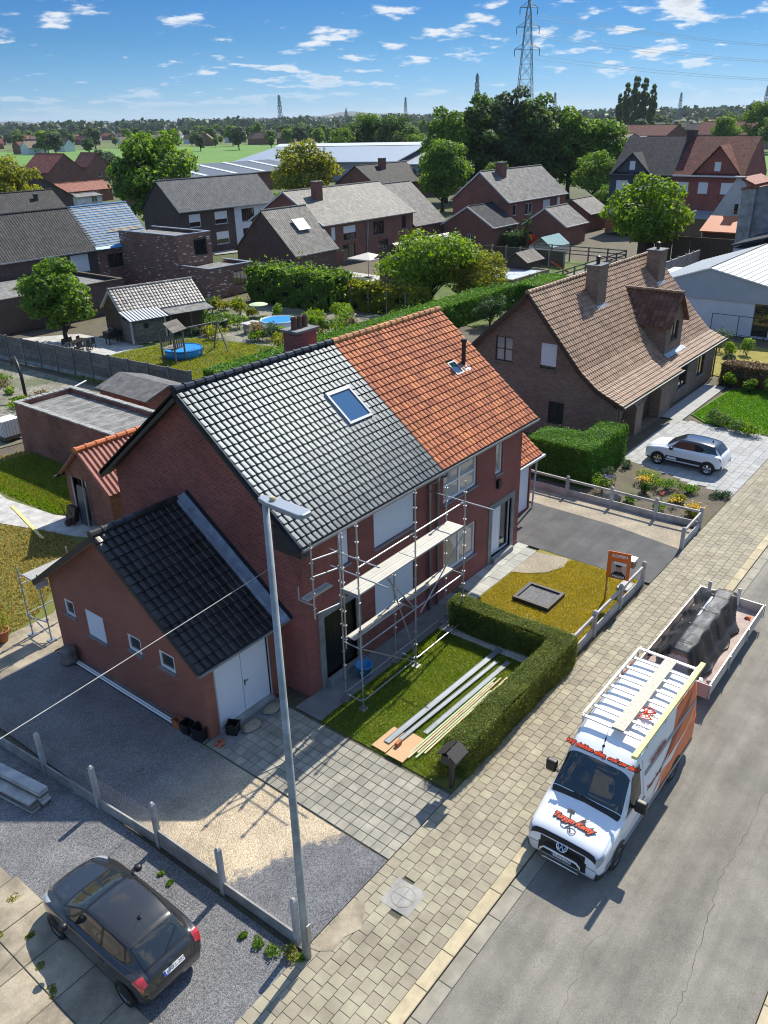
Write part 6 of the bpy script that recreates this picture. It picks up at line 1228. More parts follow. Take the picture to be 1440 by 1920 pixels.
# roof deck and tiles
x0, x1 = 39.62, 57.2
m = MB(); prof = [(15.75, bz(15.75)), (17.3, bz(17.3)), (18.3, bz(18.3)), (bry, brz), (27.4, 2.6)]
th = .12; m.prism([(x0, 18.3, bz(18.3)-th), (x0, bry, brz-th), (x0, 27.4, 2.6-th), (x0, 27.4, 2.6), (x0, bry, brz), (x0, 18.3, bz(18.3))], (x1-x0, 0, 0))
m.prism([(x0, 15.75, bz(15.75)-th), (x0, 17.3, bz(17.3)-th), (x0, 18.3, bz(18.3)-th), (x0, 18.3, bz(18.3)), (x0, 17.3, bz(17.3)), (x0, 15.75, bz(15.75))], (bxm-x0, 0, 0))
m.prism([(bxm, 16.1, bz(16.1, 0)-th), (bxm, 17.25, 3.12-th), (bxm, 18.3, bz(18.3)-th), (bxm, 18.3, bz(18.3)), (bxm, 17.25, 3.12), (bxm, 16.1, bz(16.1, 0))], (x1-bxm, 0, 0))
roof = part('roof', m, 'wood_fascia', BH); dsk = lambda c: 48.85 < c.x < 51.65 and c.y > 17.1 and c.z < 5.2-.0 and False
DX0, DX1, DY = 48.9, 51.55, 17.2
def insided(c): return DX0 < c.x < DX1 and c.y > DY and c.y < 18.9
T = 'tile_brown'
tile_slope(roof, OBH, (x0, 15.75, bz(15.75)), (bxm, 15.75, bz(15.75)), (x0, 17.3, bz(17.3)), T, w=.245, l=.305, limit=130)
tile_slope(roof, OBH, (x0, 17.3, bz(17.3)), (bxm, 17.3, bz(17.3)), (x0, 18.3, bz(18.3)), T, w=.245, l=.305, limit=80)
tile_slope(roof, OBH, (bxm, 16.1, bz(16.1, 0)), (x1, 16.1, bz(16.1, 0)), (bxm, 17.25, 3.12), T, w=.245, l=.305, limit=20)
tile_slope(roof, OBH, (bxm, 17.25, 3.12), (x1, 17.25, 3.12), (bxm, 18.3, bz(18.3)), T, w=.245, l=.305, limit=0, skip=insided)
tile_slope(roof, OBH, (x0, 18.3, bz(18.3)), (x1, 18.3, bz(18.3)), (x0, bry, brz), T, w=.245, l=.305, limit=70, skip=insided)
part('back_slope', MB().fbox((V((x0, bry, brz+.02)), XP, V((0, 27.4-bry, 2.6-brz)).normalized(), V((0, brz-2.6, 27.4-bry)).normalized()), 0, x1-x0, 0, 7.7, 0, .04), T, roof)
ridge_caps(roof, OBH, (x0, bry, brz+.04), (x1, bry, brz+.04), 'tile_brown', r=.13, l=.4)
for xe in (x0+.02, x1-.02):
    L_ = xe < 45; P = prof if L_ else [(16.1, 2.68), (17.25, 3.12), (18.3, bz(18.3)), (bry, brz), (27.4, 2.6)]
    for a, b in zip(P[:-1], P[1:]): part('barge_board', MB().beam((xe, a[0], a[1]-.08), (xe, b[0], b[1]-.08), .05, .22), 'win_brown', roof)
part('gutter', MB().box(x0, bxm+.15, 15.62, 15.75, 2.50, 2.62), 'wood_fascia', BH); part('gutter_lip', MB().box(x0, bxm+.15, 15.60, 15.618, 2.60, 2.63), 'aluminium', BH); part('gutter', MB().box(bxm+.16, x1+.1, 15.97, 16.1, 2.56, 2.68), 'wood_fascia', BH); part('gutter_lip', MB().box(bxm+.16, x1+.1, 15.95, 15.968, 2.66, 2.69), 'aluminium', BH)
part('downpipe', MB().tube([(40.1, 15.7, 2.55), (40.1, 16.1, 2.3), (40.1, 16.1, 0)], .05, 8), 'door_brown', BH); part('downpipe', MB().tube([(56.8, 16.05, 2.6), (56.8, 16.45, 2.3), (56.8, 16.45, 0)], .05, 8), 'door_brown', BH)
# chimneys
for (a0, a1, b0, b1, z0, z1) in ((45.4, 46.6, 20.3, 21.1, 5.0, 8.62), (54.55, 55.75, 20.25, 21.15, 6.0, 8.35)):
    c_ = part('chimney', MB().box(a0, a1, b0, b1, z0, z1), 'brick_brown', BH); part('chimney_cap', MB().box(a0-.07, a1+.07, b0-.07, b1+.07, z1, z1+.08), 'concrete_dark', c_); part('cowl', MB().lathe(((a0+a1)/2, (b0+b1)/2, z1+.08), [(.11, 0), (.11, .3), (.15, .32), (.15, .42), (.03, .46)], 12), 'plastic_black', c_)
    part('flashing', MB().fbox((V((a0-.1, b0-.18, bz(b0-.18)+.05)), XP, V((0, 1, 1.12)).normalized(), V((0, -1.12, 1)).normalized()), 0, a1-a0+.2, 0, .4, .02, .04), 'zinc', c_)
# dormer
dz0, dze, dzr, dxc = bz(DY, 0), 5.15, 6.72, (DX0+DX1)/2
m = MB().wall((0, DY, 0), XP, YN, [(DX0, dz0-.3), (DX1, dz0-.3), (DX1, dze), (dxc, dzr-.1), (DX0, dze)], [(49.6, 50.85, 3.85, 5.0)], .12)
m.wall((DX0, 0, 0), YP, XN, [(DY, dz0-.3), (19.4, dze), (DY, dze)]); m.wall((DX1, 0, 0), YP, XP, [(DY, dz0-.3), (19.4, dze), (DY, dze)])
dm = part('dormer', m, 'brick_brown', BH); window(dm, V((0, DY, 0)), XP, YN, (49.6, 50.85, 3.85, 5.0), frame='win_brown', cols=2, sill='brick_brown')
for s in (-1, 1):
    xe = dxc+s*(DX1-DX0)/2+s*.22; P = [(dxc, DY-.3, dzr), (dxc, 20.75, dzr), (xe, 19.2, dze-.25), (xe, DY-.3, dze-.25)]; Q = [(p[0], p[1], p[2]-.1) for p in P]
    part('dormer_slope', MB().add(P+Q, [(0,1,2,3) if s > 0 else (3,2,1,0), (7,6,5,4) if s > 0 else (4,5,6,7), (0,3,7,4), (1,0,4,5), (2,1,5,6), (3,2,6,7)]), 'tile_brown_far' if 'tile_brown_far' in MATS else (tilemat_uv('tile_brown_far', (.17, .085, .055), (.12, .06, .042), .6) and 'tile_brown_far'), dm)
ridge_caps(roof, OBH, (dxc, DY-.3, dzr+.02), (dxc, 20.7, dzr+.02), 'tile_brown', r=.11, l=.38)
part('apron_flashing', MB().fbox((V((DX0-.1, DY-.3, bz(DY-.3, 0)+.05)), XP, V((0, 1, .5)).normalized(), V((0, -.5, 1)).normalized()), 0, DX1-DX0+.4, 0, .34, .03, .05), 'zinc_dull', dm)
# ---------------------------------------------------------------- garden of the villa
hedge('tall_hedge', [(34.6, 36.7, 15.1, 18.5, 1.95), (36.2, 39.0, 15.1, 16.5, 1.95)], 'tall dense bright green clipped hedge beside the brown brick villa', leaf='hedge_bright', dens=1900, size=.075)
FB = [(34.6, 14.3, .55, 1.0, 'leaf_mid', 'leafy green shrub with purple flowers next to the tall hedge'), (35.8, 14.6, .5, .9, 'leaf_blue', 'grey-blue lavender tuft between the tall hedge and the white car'), (36.9, 12.9, .75, .7, 'leaf_lime', 'broad lime-green low shrub in the flower bed beside the white car'), (36.6, 11.9, .7, .65, 'leaf_mid', 'rounded green perennial in the middle of the flower bed'), (35.6, 12.6, .5, .7, 'leaf_dark', 'dark twiggy shrub under the yellow flowers in the flower bed'),
      (36.9, 10.9, .6, .5, 'leaf_mid', 'low green perennial near the street end of the flower bed'), (35.7, 10.9, .55, .5, 'leaf_yellow', 'yellow-green low plant near the rail fence corner'), (34.6, 10.0, .5, .45, 'leaf_yellow', 'yellow-flowering plant at the fence corner on the pavement'), (34.4, 12.9, .45, .4, 'leaf_mid', 'low green plant against the concrete rail fence, second from the hedge'), (37.3, 9.6, .55, .35, 'leaf_blue', 'grey-green ground cover at the pavement end of the bed'), (34.2, 11.4, .4, .4, 'leaf_mid', 'low green plant against the concrete rail fence, nearer the street'), (38.2, 14.6, .45, .4, 'leaf_blue', 'grey-leaved low plant at the head of the flower bed')]
for x, y, r_, h_, lf, lab in FB: bush((x, y, 0), r_, h_, lab, lf, int(900*r_+200), .09)
for x, y, z, r_, n, lf, lab in ((34.7, 14.1, .85, .3, 60, 'flower_purple', 'cluster of purple flowers above the shrub by the tall hedge'), (35.7, 12.7, .75, .35, 110, 'flower_yellow', 'flat heads of yellow flowers in the flower bed'), (34.6, 9.9, .48, .4, 120, 'flower_yellow', 'yellow flowers at the fence corner on the pavement'), (35.0, 10.9, .4, .25, 60, 'flower_yellow', 'yellow flower sprays beside the low yellow-green plant'), (35.2, 11.6, .4, .2, 14, 'flower_red', 'few red flowers near the rail fence')):
    o = thing('flowers', (x, y, 0), lab, 'flowers'); p = np.c_[RNG.normal(0, r_*.5, n), RNG.normal(0, r_*.5, n), z+RNG.normal(0, .06, n)]; link('petals', leaf_mesh('petals', p, .09, np.tile([0, 0, 1.], (n, 1)), .9), lf, o); mb = MB()
    for q in p[::4]: mb.tube([(q[0]*.3, q[1]*.3, 0), tuple(q)], .006, 4, cap=False)
    part('stalks', mb, 'hedge_core', o, local=True)
solo('boulder', (lambda mb: (setattr(mb, 'v', [(p[0]+.06*math.sin(p[1]*9+p[2]*7), p[1]+.06*math.sin(p[0]*11), p[2]) for p in mb.v]), mb)[1])(MB().lathe((34.1, 13.6, 0), [(.02, 0), (.38, .02), (.40, .22), (.26, .42), (.02, .48)], 14)), 'concrete_dark', 'grey boulder behind the concrete rail fence', 'rock', smooth=True)
P_ = [(47.6, 13.4), (47.1, 12.6), (46.9, 11.8), (46.5, 11.0)]
for i, (x, y) in enumerate(P_): bush((x, y, 0), .75, .75, ['round dark laurel at the lawn corner nearest the villa', 'dark laurel shrub second along the lawn edge of the drive', 'dark laurel shrub third along the lawn edge of the drive', 'laurel shrub nearest the street along the lawn edge'][i], 'leaf_dark' if i < 3 else 'leaf_lime', 800, .12)
hedge('beech_hedge', [(55.6, 57.0, 11.6, 15.6, 1.35)], 'low dark beech hedge with brown leaves on top beyond the villa lawn', leaf='leaf_brown', dens=700, size=.12)
for i, (x, y, h_, lf, lab) in enumerate([(55.0, 14.7, 1.0, 'leaf_lime', 'lime iris clump before the beech hedge'), (54.8, 13.4, .9, 'leaf_mid', 'green perennial before the middle of the beech hedge'), (54.9, 12.0, 1.3, 'leaf_dark', 'dark leafy shrub at the end of the beech hedge'), (63.5, 19.8, 1.6, 'leaf_blue', 'silvery shrub before the blue-grey house nearest the villa'), (64.3, 18.4, 1.8, 'leaf_blue', 'silvery shrub under the black railing'), (62.8, 17.3, 1.2, 'leaf_lime', 'lime shrub below the black railing'), (64.0, 16.3, 1.3, 'leaf_mid', 'green shrub below the railing near the dark door'), (60.8, 16.6, .8, 'leaf_blue', 'small grey shrub on the yellow lawn')]):
    bush((x, y, 0), h_*.6, h_, lab, lf, 700, .14)
poly('side_lawn', [(57.3, 15.7), (66, 13), (68, 20), (58, 20)], -.02, 'lawn_dry_soil')
# blue-grey rendered bungalow
WB = thing('bungalow', (74, 21.5, 0), 'pale blue-grey rendered bungalow with a low white metal roof', 'house'); gx = 69.5
m = MB().wall((gx, 0, 0), YP, XN, [(12, 0), (27.2, 0), (27.2, 3.0), (22.2, 4.95), (21, 4.95), (12, 2.9)], [(16.4, 17.7, .1, 2.7)], .25); m.wall((0, 12, 0), XP, YN, [(gx, 0), (86, 0), (86, 2.9), (gx, 2.9)]); part('wall', m, 'render_white', WB); part('gable_cladding', MB().prism([(gx-.12, 11.8, 2.75), (gx-.12, 27.4, 2.75), (gx-.12, 27.4, 3.05), (gx-.12, 22.0, 5.05), (gx-.12, 21.0, 5.05), (gx-.12, 11.8, 2.95)], (.115, 0, 0)), 'render_bluegrey', WB)
dd = part('door', MB().box(gx+.2, gx+.245, 16.4, 17.7, .1, 2.7), 'glass_dark', WB)
for (ya, za, yb, zb) in ((11.7, 2.95, 21.5, 5.1), (27.5, 3.05, 21.5, 5.1)):
    rs_ = part('roof', MB().prism([(gx-.25, ya, za), (gx-.25, yb, zb), (gx-.25, yb, zb+.1), (gx-.25, ya, za+.1)], (16.8, 0, 0)), 'sheet_white', WB)
    for k in range(21): t = k/20; part('standing_seam', MB().box(gx-.25, gx+16.5, ya+(yb-ya)*t-.02, ya+(yb-ya)*t+.02, za+(zb-za)*t+.1, za+(zb-za)*t+.15), 'sheet_grey', rs_)
rl = thing('metal_railing', (68.6, 17, 0), 'thin black metal railing before the blue-grey bungalow', 'railing')
for y in (20.6, 18.5, 16.4, 14.3): part('post', MB().tube([(68.6, y, 0), (68.6, y, 1.8)], .03, 6), 'plastic_black', rl)
part('rail', MB().tube([(68.6, 20.6, 1.8), (68.6, 14.3, 1.8)], .025, 6), 'plastic_black', rl); part('rail', MB().tube([(68.6, 20.6, .3), (68.6, 14.3, .3)], .02, 6), 'plastic_black', rl)
# ---------------------------------------------------------------- sheds behind the garage
FS = thing('flat_roof_shed', (22.9, 38.5, 0), 'old brick shed with flat felt roof and brick coping behind the houses', 'shed')
a0, a1, b0, b1, hh = 21.1, 24.7, 33.6, 43.2, 2.78
m = MB().wall((a0, 0, 0), YP, XN, [(b0, -.05), (b1, -.05), (b1, hh), (b0, hh)]); m.wall((0, b0, 0), XP, YN, [(a0, -.05), (a1, -.05), (a1, hh), (a0, hh)]); m.wall((0, b1, 0), XP, YP, [(a0, -.05), (a1, -.05), (a1, hh), (a0, hh)]); m.wall((a1, 0, 0), YP, XP, [(b0, -.05), (b1, -.05), (b1, hh), (b0, hh)])
m.wall((a0+.22, 0, 0), YP, XP, [(b0+.2, 2.5), (b1-.2, 2.5), (b1-.2, hh), (b0+.2, hh)]); m.wall((a1-.22, 0, 0), YP, XN, [(b0+.2, 2.5), (b1-.2, 2.5), (b1-.2, hh), (b0+.2, hh)]); m.wall((0, b1-.22, 0), XP, YN, [(a0+.2, 2.5), (a1-.2, 2.5), (a1-.2, hh), (a0+.2, hh)])
part('wall', m, 'brick_rough', FS); rf = part('roof', MB().box(a0+.23, a1-.23, b0+.1, b1-.23, 2.45, 2.54), 'felt_grey', FS)
for k in range(9): y = b0+.8+k*1.0; part('felt_seam', MB().box(a0+.25, a1-.25, y, y+.05, 2.541, 2.548), 'concrete_pale', rf)
vs, fs = block_arrays(.30, .36, .07, .01); it = []
for k in range(26):
    y = b0+k*.37; it += [Matrix.Translation((a0-.04-22.9, y-38.5, hh+.002+.008*(k % 3))), Matrix.Translation((a1-.27-22.9, y-38.5, hh+.002+.008*((k+1) % 3)))]
for k in range(9): it.append(Matrix.Translation((a0+.28+k*.35-22.9, b1-.30-38.5, hh+.004*(k % 3))))
laid(FS, 'coping_brick', it, vs, fs, 'concrete', 300)
RS = thing('tool_shed', (19.5, 31.5, 0), 'small crumbling brick shed with red corrugated roof and bright orange ridge', 'shed')
x0, x1, y0, y1, yr, zr, ze = 17.8, 21.6, 29.75, 33.1, 31.42, 3.72, 2.2
m = MB().wall((x0, 0, 0), YP, XN, [(y0, -.05), (y1, -.05), (y1, ze+.05), (yr, zr-.1), (y0, ze+.05)], [(31.55, 32.55, 0, 2.15)], .3); m.wall((0, y0, 0), XP, YN, [(x0, -.05), (x1, -.05), (x1, ze), (x0, ze)]); m.wall((x1, 0, 0), YP, XP, [(y0, -.05), (y1, -.05), (y1, ze), (yr, zr-.1), (y0, ze)]); m.wall((0, y1, 0), XP, YP, [(x0, -.05), (x1, -.05), (x1, ze), (x0, ze)]); part('wall', m, 'brick_rough', RS)
part('door_jamb', MB().box(x0-.04, x0+.2, 31.43, 31.55, 0, 2.2).box(x0-.04, x0+.2, 32.55, 32.67, 0, 2.2), 'concrete', RS); part('interior', MB().box(x0+.3, x0+.35, 31.5, 32.6, 0, 2.15), 'door_black', RS)
for s, ye in ((-1, y0-.35), (1, y1+.3)):
    d = V((0, ye-yr, ze-.12-zr)); L_ = d.length; d.normalize(); u_ = XP; n_ = u_.cross(d); n_ = n_ if n_.z > 0 else -n_; k = 34; vs = []; fs = []
    for i in range(k*2+1):
        x = x0-.3+(x1-x0+.5)*i/(k*2); w_ = .055*math.sin(i*math.pi/2+.0) if False else .05*(1 if (i % 4) in (1, 2) else -.4)
        for q in (0, L_): vs.append(V((x, yr, zr))+d*q+n_*w_)
    fs = [(2*i, 2*i+1, 2*i+3, 2*i+2) for i in range(k*2)]; fs = fs if s > 0 else [f[::-1] for f in fs]; part('corrugated_sheet', MB().add(vs, fs), 'corrugated_red', RS)
ridge_caps(RS, V(RS.location), (x0-.3, yr, zr+.02), (x1+.2, yr, zr+.02), 'ridge_bright', r=.15, l=.55); part('gutter', MB().tube([(x0-.4, y1+.33, ze-.15), (x1, y1+.33, ze-.12)], .06, 8), 'plastic_black', RS)
wbv = thing('wheelbarrow', (17.2, 32.3, 0), 'black wheelbarrow tipped against the tool shed doorway', 'wheelbarrow'); part('tray', MB().add([(-.1, -.3, .15), (.1, -.35, .9), (.1, .35, .9), (-.1, .3, .15), (.25, -.25, .2), (.32, -.3, .85), (.32, .3, .85), (.25, .25, .2)], [(0,1,2,3), (7,6,5,4), (0,4,5,1), (1,5,6,2), (2,6,7,3), (3,7,4,0)]), 'plastic_black', wbv, local=True); part('wheel', MB().tube([(-.15, -.05, .2), (-.15, .05, .2)], .19, 14), 'timber_brown', wbv, local=True); part('handle', MB().tube([(.0, -.3, .1), (-.2, -.3, 1.1)], .02, 6).tube([(.0, .3, .1), (-.2, .3, 1.1)], .02, 6), 'timber_brown', wbv, local=True)
solo('sheet_panel', MB().beam((17.55, 31.75, 0), (17.7, 31.8, 1.9), .7, .04, up=(1, 0, 0)), 'sheet_dark', 'dark sheet leaning in the tool shed doorway', 'sheet'); solo('pole', MB().tube([(17.5, 31.4, 0), (17.75, 31.7, 2.3)], .03, 6), 'timber_pale', 'pale wooden pole leaning in the tool shed doorway', 'pole')
solo('yellow_board', MB().beam((16.6, 36.5, .03), (15.6, 32.1, .03), .14, .03), 'timber_yellow', 'long yellow board lying on the back lawn', 'board')
SS = thing('slab_roof_shed', (28.5, 41.5, 0), 'low brick shed with a weathered grey slab roof before the panel fence', 'shed'); m = MB().wall((26.9, 0, 0), YP, XN, [(39.2, -.05), (43.9, -.05), (43.9, 1.95), (39.2, 1.95)]); m.wall((0, 39.2, 0), XP, YN, [(26.9, -.05), (30.1, -.05), (30.1, 1.95), (28.5, 2.5), (26.9, 1.95)]); part('wall', m, 'brick_rough', SS)
for s in (-1, 1):
    for k in range(5): part('roof_slab', MB().prism([(28.5, 39.0+k*1.0, 2.62), (28.5+s*1.85, 39.0+k*1.0, 2.05), (28.5+s*1.85, 39.0+k*1.0, 2.10), (28.5, 39.0+k*1.0, 2.67)], (0, .985, 0)), 'slate_shed', SS)
# IBC tank and bent pipe on the waste ground
ib = thing('water_tank', (21.6, 45.6, 0), 'white plastic water tank in a wire cage beside the brick shed', 'water tank'); part('tank', MB().box(-.55, .55, -.5, .5, .3, 1.25), 'paper_white', ib, local=True); part('pallet', MB().box(-.6, .6, -.55, .55, .12, .28), 'timber_brown', ib, local=True)
m = MB()
for k in range(7):
    for q in (-.56, .56): m.tube([(q, -.5+k/6, .28), (q, -.5+k/6, 1.28)], .012, 4); m.tube([(-.56+1.12*k/6, q*.92, .28), (-.56+1.12*k/6, q*.92, 1.28)], .012, 4)
part('cage', m, 'galvanised', ib, local=True)
solo('bent_pipe', MB().tube([(26.3, 52, -.1), (26.35, 52.1, 1.6), (26.5, 52.6, 2.3), (26.8, 53.4, 2.55), (27.0, 54.2, 2.3), (27.1, 54.6, 1.8)], .11, 10), 'plastic_black', 'thick black bent drain pipe rising from the waste ground', 'pipe', smooth=True)
for i, (a, b, l) in enumerate([((26.0, 48.6, .6), (29.5, 49.6, .9), 'white pipe lying on the waste ground before the panel fence'), ((25.4, 43.6, .9), (28.5, 43.2, 1.5), 'grey scaffold pipe leaning by the slab-roofed shed'), ((21.9, 47.5, .1), (24.4, 48.4, .1), 'pale pipe lying on the waste ground near the water tank')]): solo('pipe', MB().tube([a, b], .05, 7), 'paper_white', l, 'pipe')
for i in range(16):
    x, y = RNG.uniform(22.5, 30), RNG.uniform(45, 62); bush((float(x), float(y), -.03), float(RNG.uniform(.5, 1.1)), float(RNG.uniform(.4, .9)), ['lime', 'green', 'dry straw-coloured'][i % 3]+' weed clump growing on the waste ground before the panel fence', ['leaf_lime', 'leaf_mid', 'leaf_dry'][i % 3], 350, .16, name='weed', cat='weed', group='weeds on the waste ground')
# ---------------------------------------------------------------- concrete panel fence
pf2 = thing('panel_fence', (31.5, 53, 0), 'long dark concrete panel fence with posts along the waste ground', 'fence'); n = 12; A_, B_ = V((30.7, 66.5, 0)), V((32.6, 42.3, 0)); d = (B_-A_)/n
for i in range(n+1): p = A_+d*i; part('post', MB().box(p.x-.08, p.x+.08, p.y-.08, p.y+.08, -.1, 2.05), 'concrete_dark', pf2)
for i in range(n):
    p = A_+d*i; q = p+d; dd = d.normalized(); a = p+dd*.09; b = q-dd*.09; part('plinth_slab', MB().beam(a+V((0,0,.13)), b+V((0,0,.13)), .06, .32), 'concrete', pf2)
    for k in range(5): part('plank', MB().beam(a+V((0,0,.47+k*.335)), b+V((0,0,.47+k*.335)), .06, .32), 'timber_grey', pf2)
# ---------------------------------------------------------------- timber garden house
def at_rot(loc, rz, label, name, cat): return thing(name, loc, label, cat, rz=rz)
GH = thing('garden_house', (44.2, 61.2, 0), 'timber garden house with pale tiled roof and lean-to canopies', 'garden house', rz=R(-12.5)); L2, D2 = 3.9, 2.0
m = MB().wall((0, -D2, 0), XP, YN, [(-L2+.2, 0), (L2-.2, 0), (L2-.2, 2.35), (-L2+.2, 2.35)]); m.wall((-L2+.2, 0, 0), YP, XN, [(-D2, 0), (D2, 0), (D2, 2.35), (0, 3.85), (-D2, 2.35)]); m.wall((L2-.2, 0, 0), YP, XP, [(-D2, 0), (D2, 0), (D2, 2.35), (0, 3.85), (-D2, 2.35)]); part('wall', m, 'timber_brown', GH, local=True)
rf = part('roof', MB().prism([(-L2, -D2-.3, 2.22), (-L2, 0, 3.9), (-L2, D2+.3, 2.22), (-L2, D2+.3, 2.3), (-L2, 0, 4.0), (-L2, -D2-.3, 2.3)], (2*L2, 0, 0)), 'fascia_white', GH, local=True)
mat('tile_pale', (.22, .205, .185), .5, col2=(.30, .28, .25), scale=1.5, rnd=.35, dirt=.3, dscale=1.5)
tile_slope(rf, V((0,0,0)), (-L2, -D2-.3, 2.3), (L2, -D2-.3, 2.3), (-L2, 0, 4.0), 'tile_pale', w=.30, l=.34, limit=300); ridge_caps(rf, V((0,0,0)), (-L2, 0, 4.05), (L2, 0, 4.05), 'tile_pale', r=.12, l=.4)
m = MB()
for k in range(8): part('weather_board', MB().box(-L2+.0, -L2+3.0, -D2-1.95, -D2-1.9-.0, .03+k*.24, .25+k*.24), 'timber_grey', GH, local=True)
for k in range(8): part('weather_board', MB().box(-L2-.05, -L2-.0, -D2-1.9, -D2, .03+k*.24, .25+k*.24), 'timber_grey', GH, local=True)
for x in (-L2+.0, -L2+3.0): part('corner_post', MB().box(x-.07, x+.07, -D2-2.02, -D2-1.88, 0, 2.0), 'concrete_pale', GH, local=True)
lt = part('canopy', MB().prism([(-L2-.2, -D2-2.3, 1.98), (-L2-.2, -D2-.1, 2.42), (-L2-.2, -D2-.1, 2.46), (-L2-.2, -D2-2.3, 2.02)], (3.5, 0, 0)), 'sheet_dark', GH, local=True)
for k in range(12): x = -L2-.15+k*.29; part('canopy_strip', MB().prism([(x, -D2-2.3, 2.03), (x, -D2-.1, 2.47), (x, -D2-.1, 2.49), (x, -D2-2.3, 2.05)], (.16, 0, 0)), 'sheet_white', lt, local=True)
part('canopy', MB().prism([(-.35, -D2-1.9, 1.95), (-.35, -D2-.1, 2.25), (-.35, -D2-.1, 2.3), (-.35, -D2-1.9, 2.0)], (4.2, 0, 0)), 'felt_grey', GH, local=True)
for x in (-.25, 1.6, 3.7): part('canopy_post', MB().box(x-.04, x+.04, -D2-1.85, -D2-1.77, 0, 1.95), 'timber_grey', GH, local=True)
for s in (-1, 1): part('barge_board', MB().beam((-L2-.02, s*(D2+.3), 2.2), (-L2-.02, 0, 3.88), .03, .2), 'fascia_white', GH, local=True)
part('clock', disc2(-L2+1.3, 1.45, .24, .24, -D2-1.952, th=.03), 'plastic_black', GH, local=True); part('doorway', MB().box(-L2+3.15, -L2+3.9, -D2-.04, -D2-.01, 0, 2.0), 'door_black', GH, local=True)
bb = thing('kettle_barbecue', (39.0, 60.2, 0), 'black covered barbecue cart on the terrace by the garden house', 'barbecue'); part('firebox', MB().box(-.7, .7, -.35, .35, .55, 1.1), 'plastic_black', bb, local=True); part('lid', MB().lathe((0, 0, 1.1), [(.34, 0), (.30, .2), (.05, .3)], 14), 'plastic_black', bb, local=True)
for x in (-.55, .55):
    for y in (-.25, .25): part('leg', MB().box(x-.03, x+.03, y-.03, y+.03, 0, .55), 'plastic_black', bb, local=True)
def dining(x, y, rz, label):
    t = thing('garden_table', (x, y, 0), label, 'table', rz=rz); part('table_top', MB().box(-.9, .9, -.45, .45, .70, .74), 'plastic_black', t, local=True)
    for a in (-.8, .8):
        for b in (-.36, .36): part('leg', MB().box(a-.03, a+.03, b-.03, b+.03, 0, .7), 'plastic_black', t, local=True)
def chair(x, y, rz, label, m='plastic_black', group=None):
    t = thing('garden_chair', (x, y, 0), label, 'chair', group, rz); part('seat', MB().box(-.22, .22, -.22, .22, .42, .46), m, t, local=True); part('backrest', MB().box(-.22, .22, .19, .23, .46, .9), m, t, local=True)
    for a in (-.2, .2):
        for b in (-.2, .2): part('leg', MB().box(a-.02, a+.02, b-.02, b+.02, 0, .42), m, t, local=True)
dining(36.2, 60.9, .4, 'dark garden table on the terrace under the small maple')
for i, (dx, dy, r_) in enumerate([(-.7, .8, .4), (0, .9, .4), (.6, .7, .4), (-.6, -.8, 3.5), (.1, -.9, 3.5), (.75, -.6, 3.5)]): chair(36.2+dx, 60.9+dy, r_, 'dark garden chair at the table under the small maple', group='chairs around the terrace table')
# pools
def pool(name, x, y, r, h, label, outer, water_z):
    t = thing(name, (x, y, 0), label, 'pool'); n = 26
    part('wall', MB().lathe((0,0,0), [(r, 0), (r*1.01, h*.5), (r, h), (r*.965, h), (r*.965, .05)], n), outer, t, smooth=True, local=True); part('rim', MB().tube([(r*math.cos(a), r*math.sin(a), h) for a in np.linspace(0, 6.2832, n+1)], .05, 6, cap=False), 'pool_blue' if outer == 'pool_blue' else 'paper_white', t, local=True)
    part('liner', MB().lathe((0,0,0), [(r*.96, water_z+.002), (r*.96, h-.01)], n), 'pool_blue', t, local=True); part('water', MB().lathe((0,0,water_z), [(r*.955, 0), (r*.955, .01)], n), 'pool_water', t, local=True); return t
pool('paddling_pool', 39.75, 52.0, 1.45, .62, 'round bright blue paddling pool on the lawn behind the play tower', 'pool_blue', .42); pool('steel_pool', 50.1, 51.8, 1.55, .95, 'round steel-frame pool with white wall and blue liner in the rough garden', 'paper_white', .55)
# play tower with swing beam
pt = thing('play_tower', (38.2, 51.2, 0), 'grey wooden play tower with a gabled roof and swing beam', 'play tower', rz=.25)
for a in (-.6, .6):
    for b in (-.6, .6): part('post', MB().box(a-.05, a+.05, b-.05, b+.05, 0, 2.6), 'timber_grey', pt, local=True)
part('platform', MB().box(-.65, .65, -.65, .65, 1.1, 1.16), 'timber_grey', pt, local=True)
for s in (-1, 1):
    for k in range(4): part('roof_board', MB().prism([(-.85, s*(.02+.2*k), 3.1-.17*k), (-.85, s*(.22+.2*k), 2.93-.17*k), (-.85, s*(.22+.2*k), 2.96-.17*k), (-.85, s*(.02+.2*k), 3.13-.17*k)], (1.7, 0, 0)), 'timber_grey', pt, local=True)
    for k in range(5): part('rail_slat', MB().box(-.55+k*.25, -.42+k*.25, s*.62-.015, s*.62+.015, 1.16, 1.9), 'timber_grey', pt, local=True)
part('swing_beam', MB().beam((.6, 0, 2.3), (4.2, -1.4, 2.3), .12), 'timber_grey', pt, local=True)
for s in (-1, 1): part('beam_leg', MB().beam((4.1, -1.35, 2.3), (4.2+.3*s, -1.4+.9*s, 0), .09), 'timber_grey', pt, local=True)
for q in (.35, .6): part('swing_rope', MB().tube([(.6+3.6*q, -1.4*q, 2.25), (.6+3.6*q, -1.4*q, .5)], .012, 4), 'timber_pale', pt, local=True)
part('swing_seat', MB().lathe((1.0+1.3, -.68, .45), [(.42, 0), (.45, .03), (.40, .05), (.38, .02)], 16), 'plastic_black', pt, local=True)
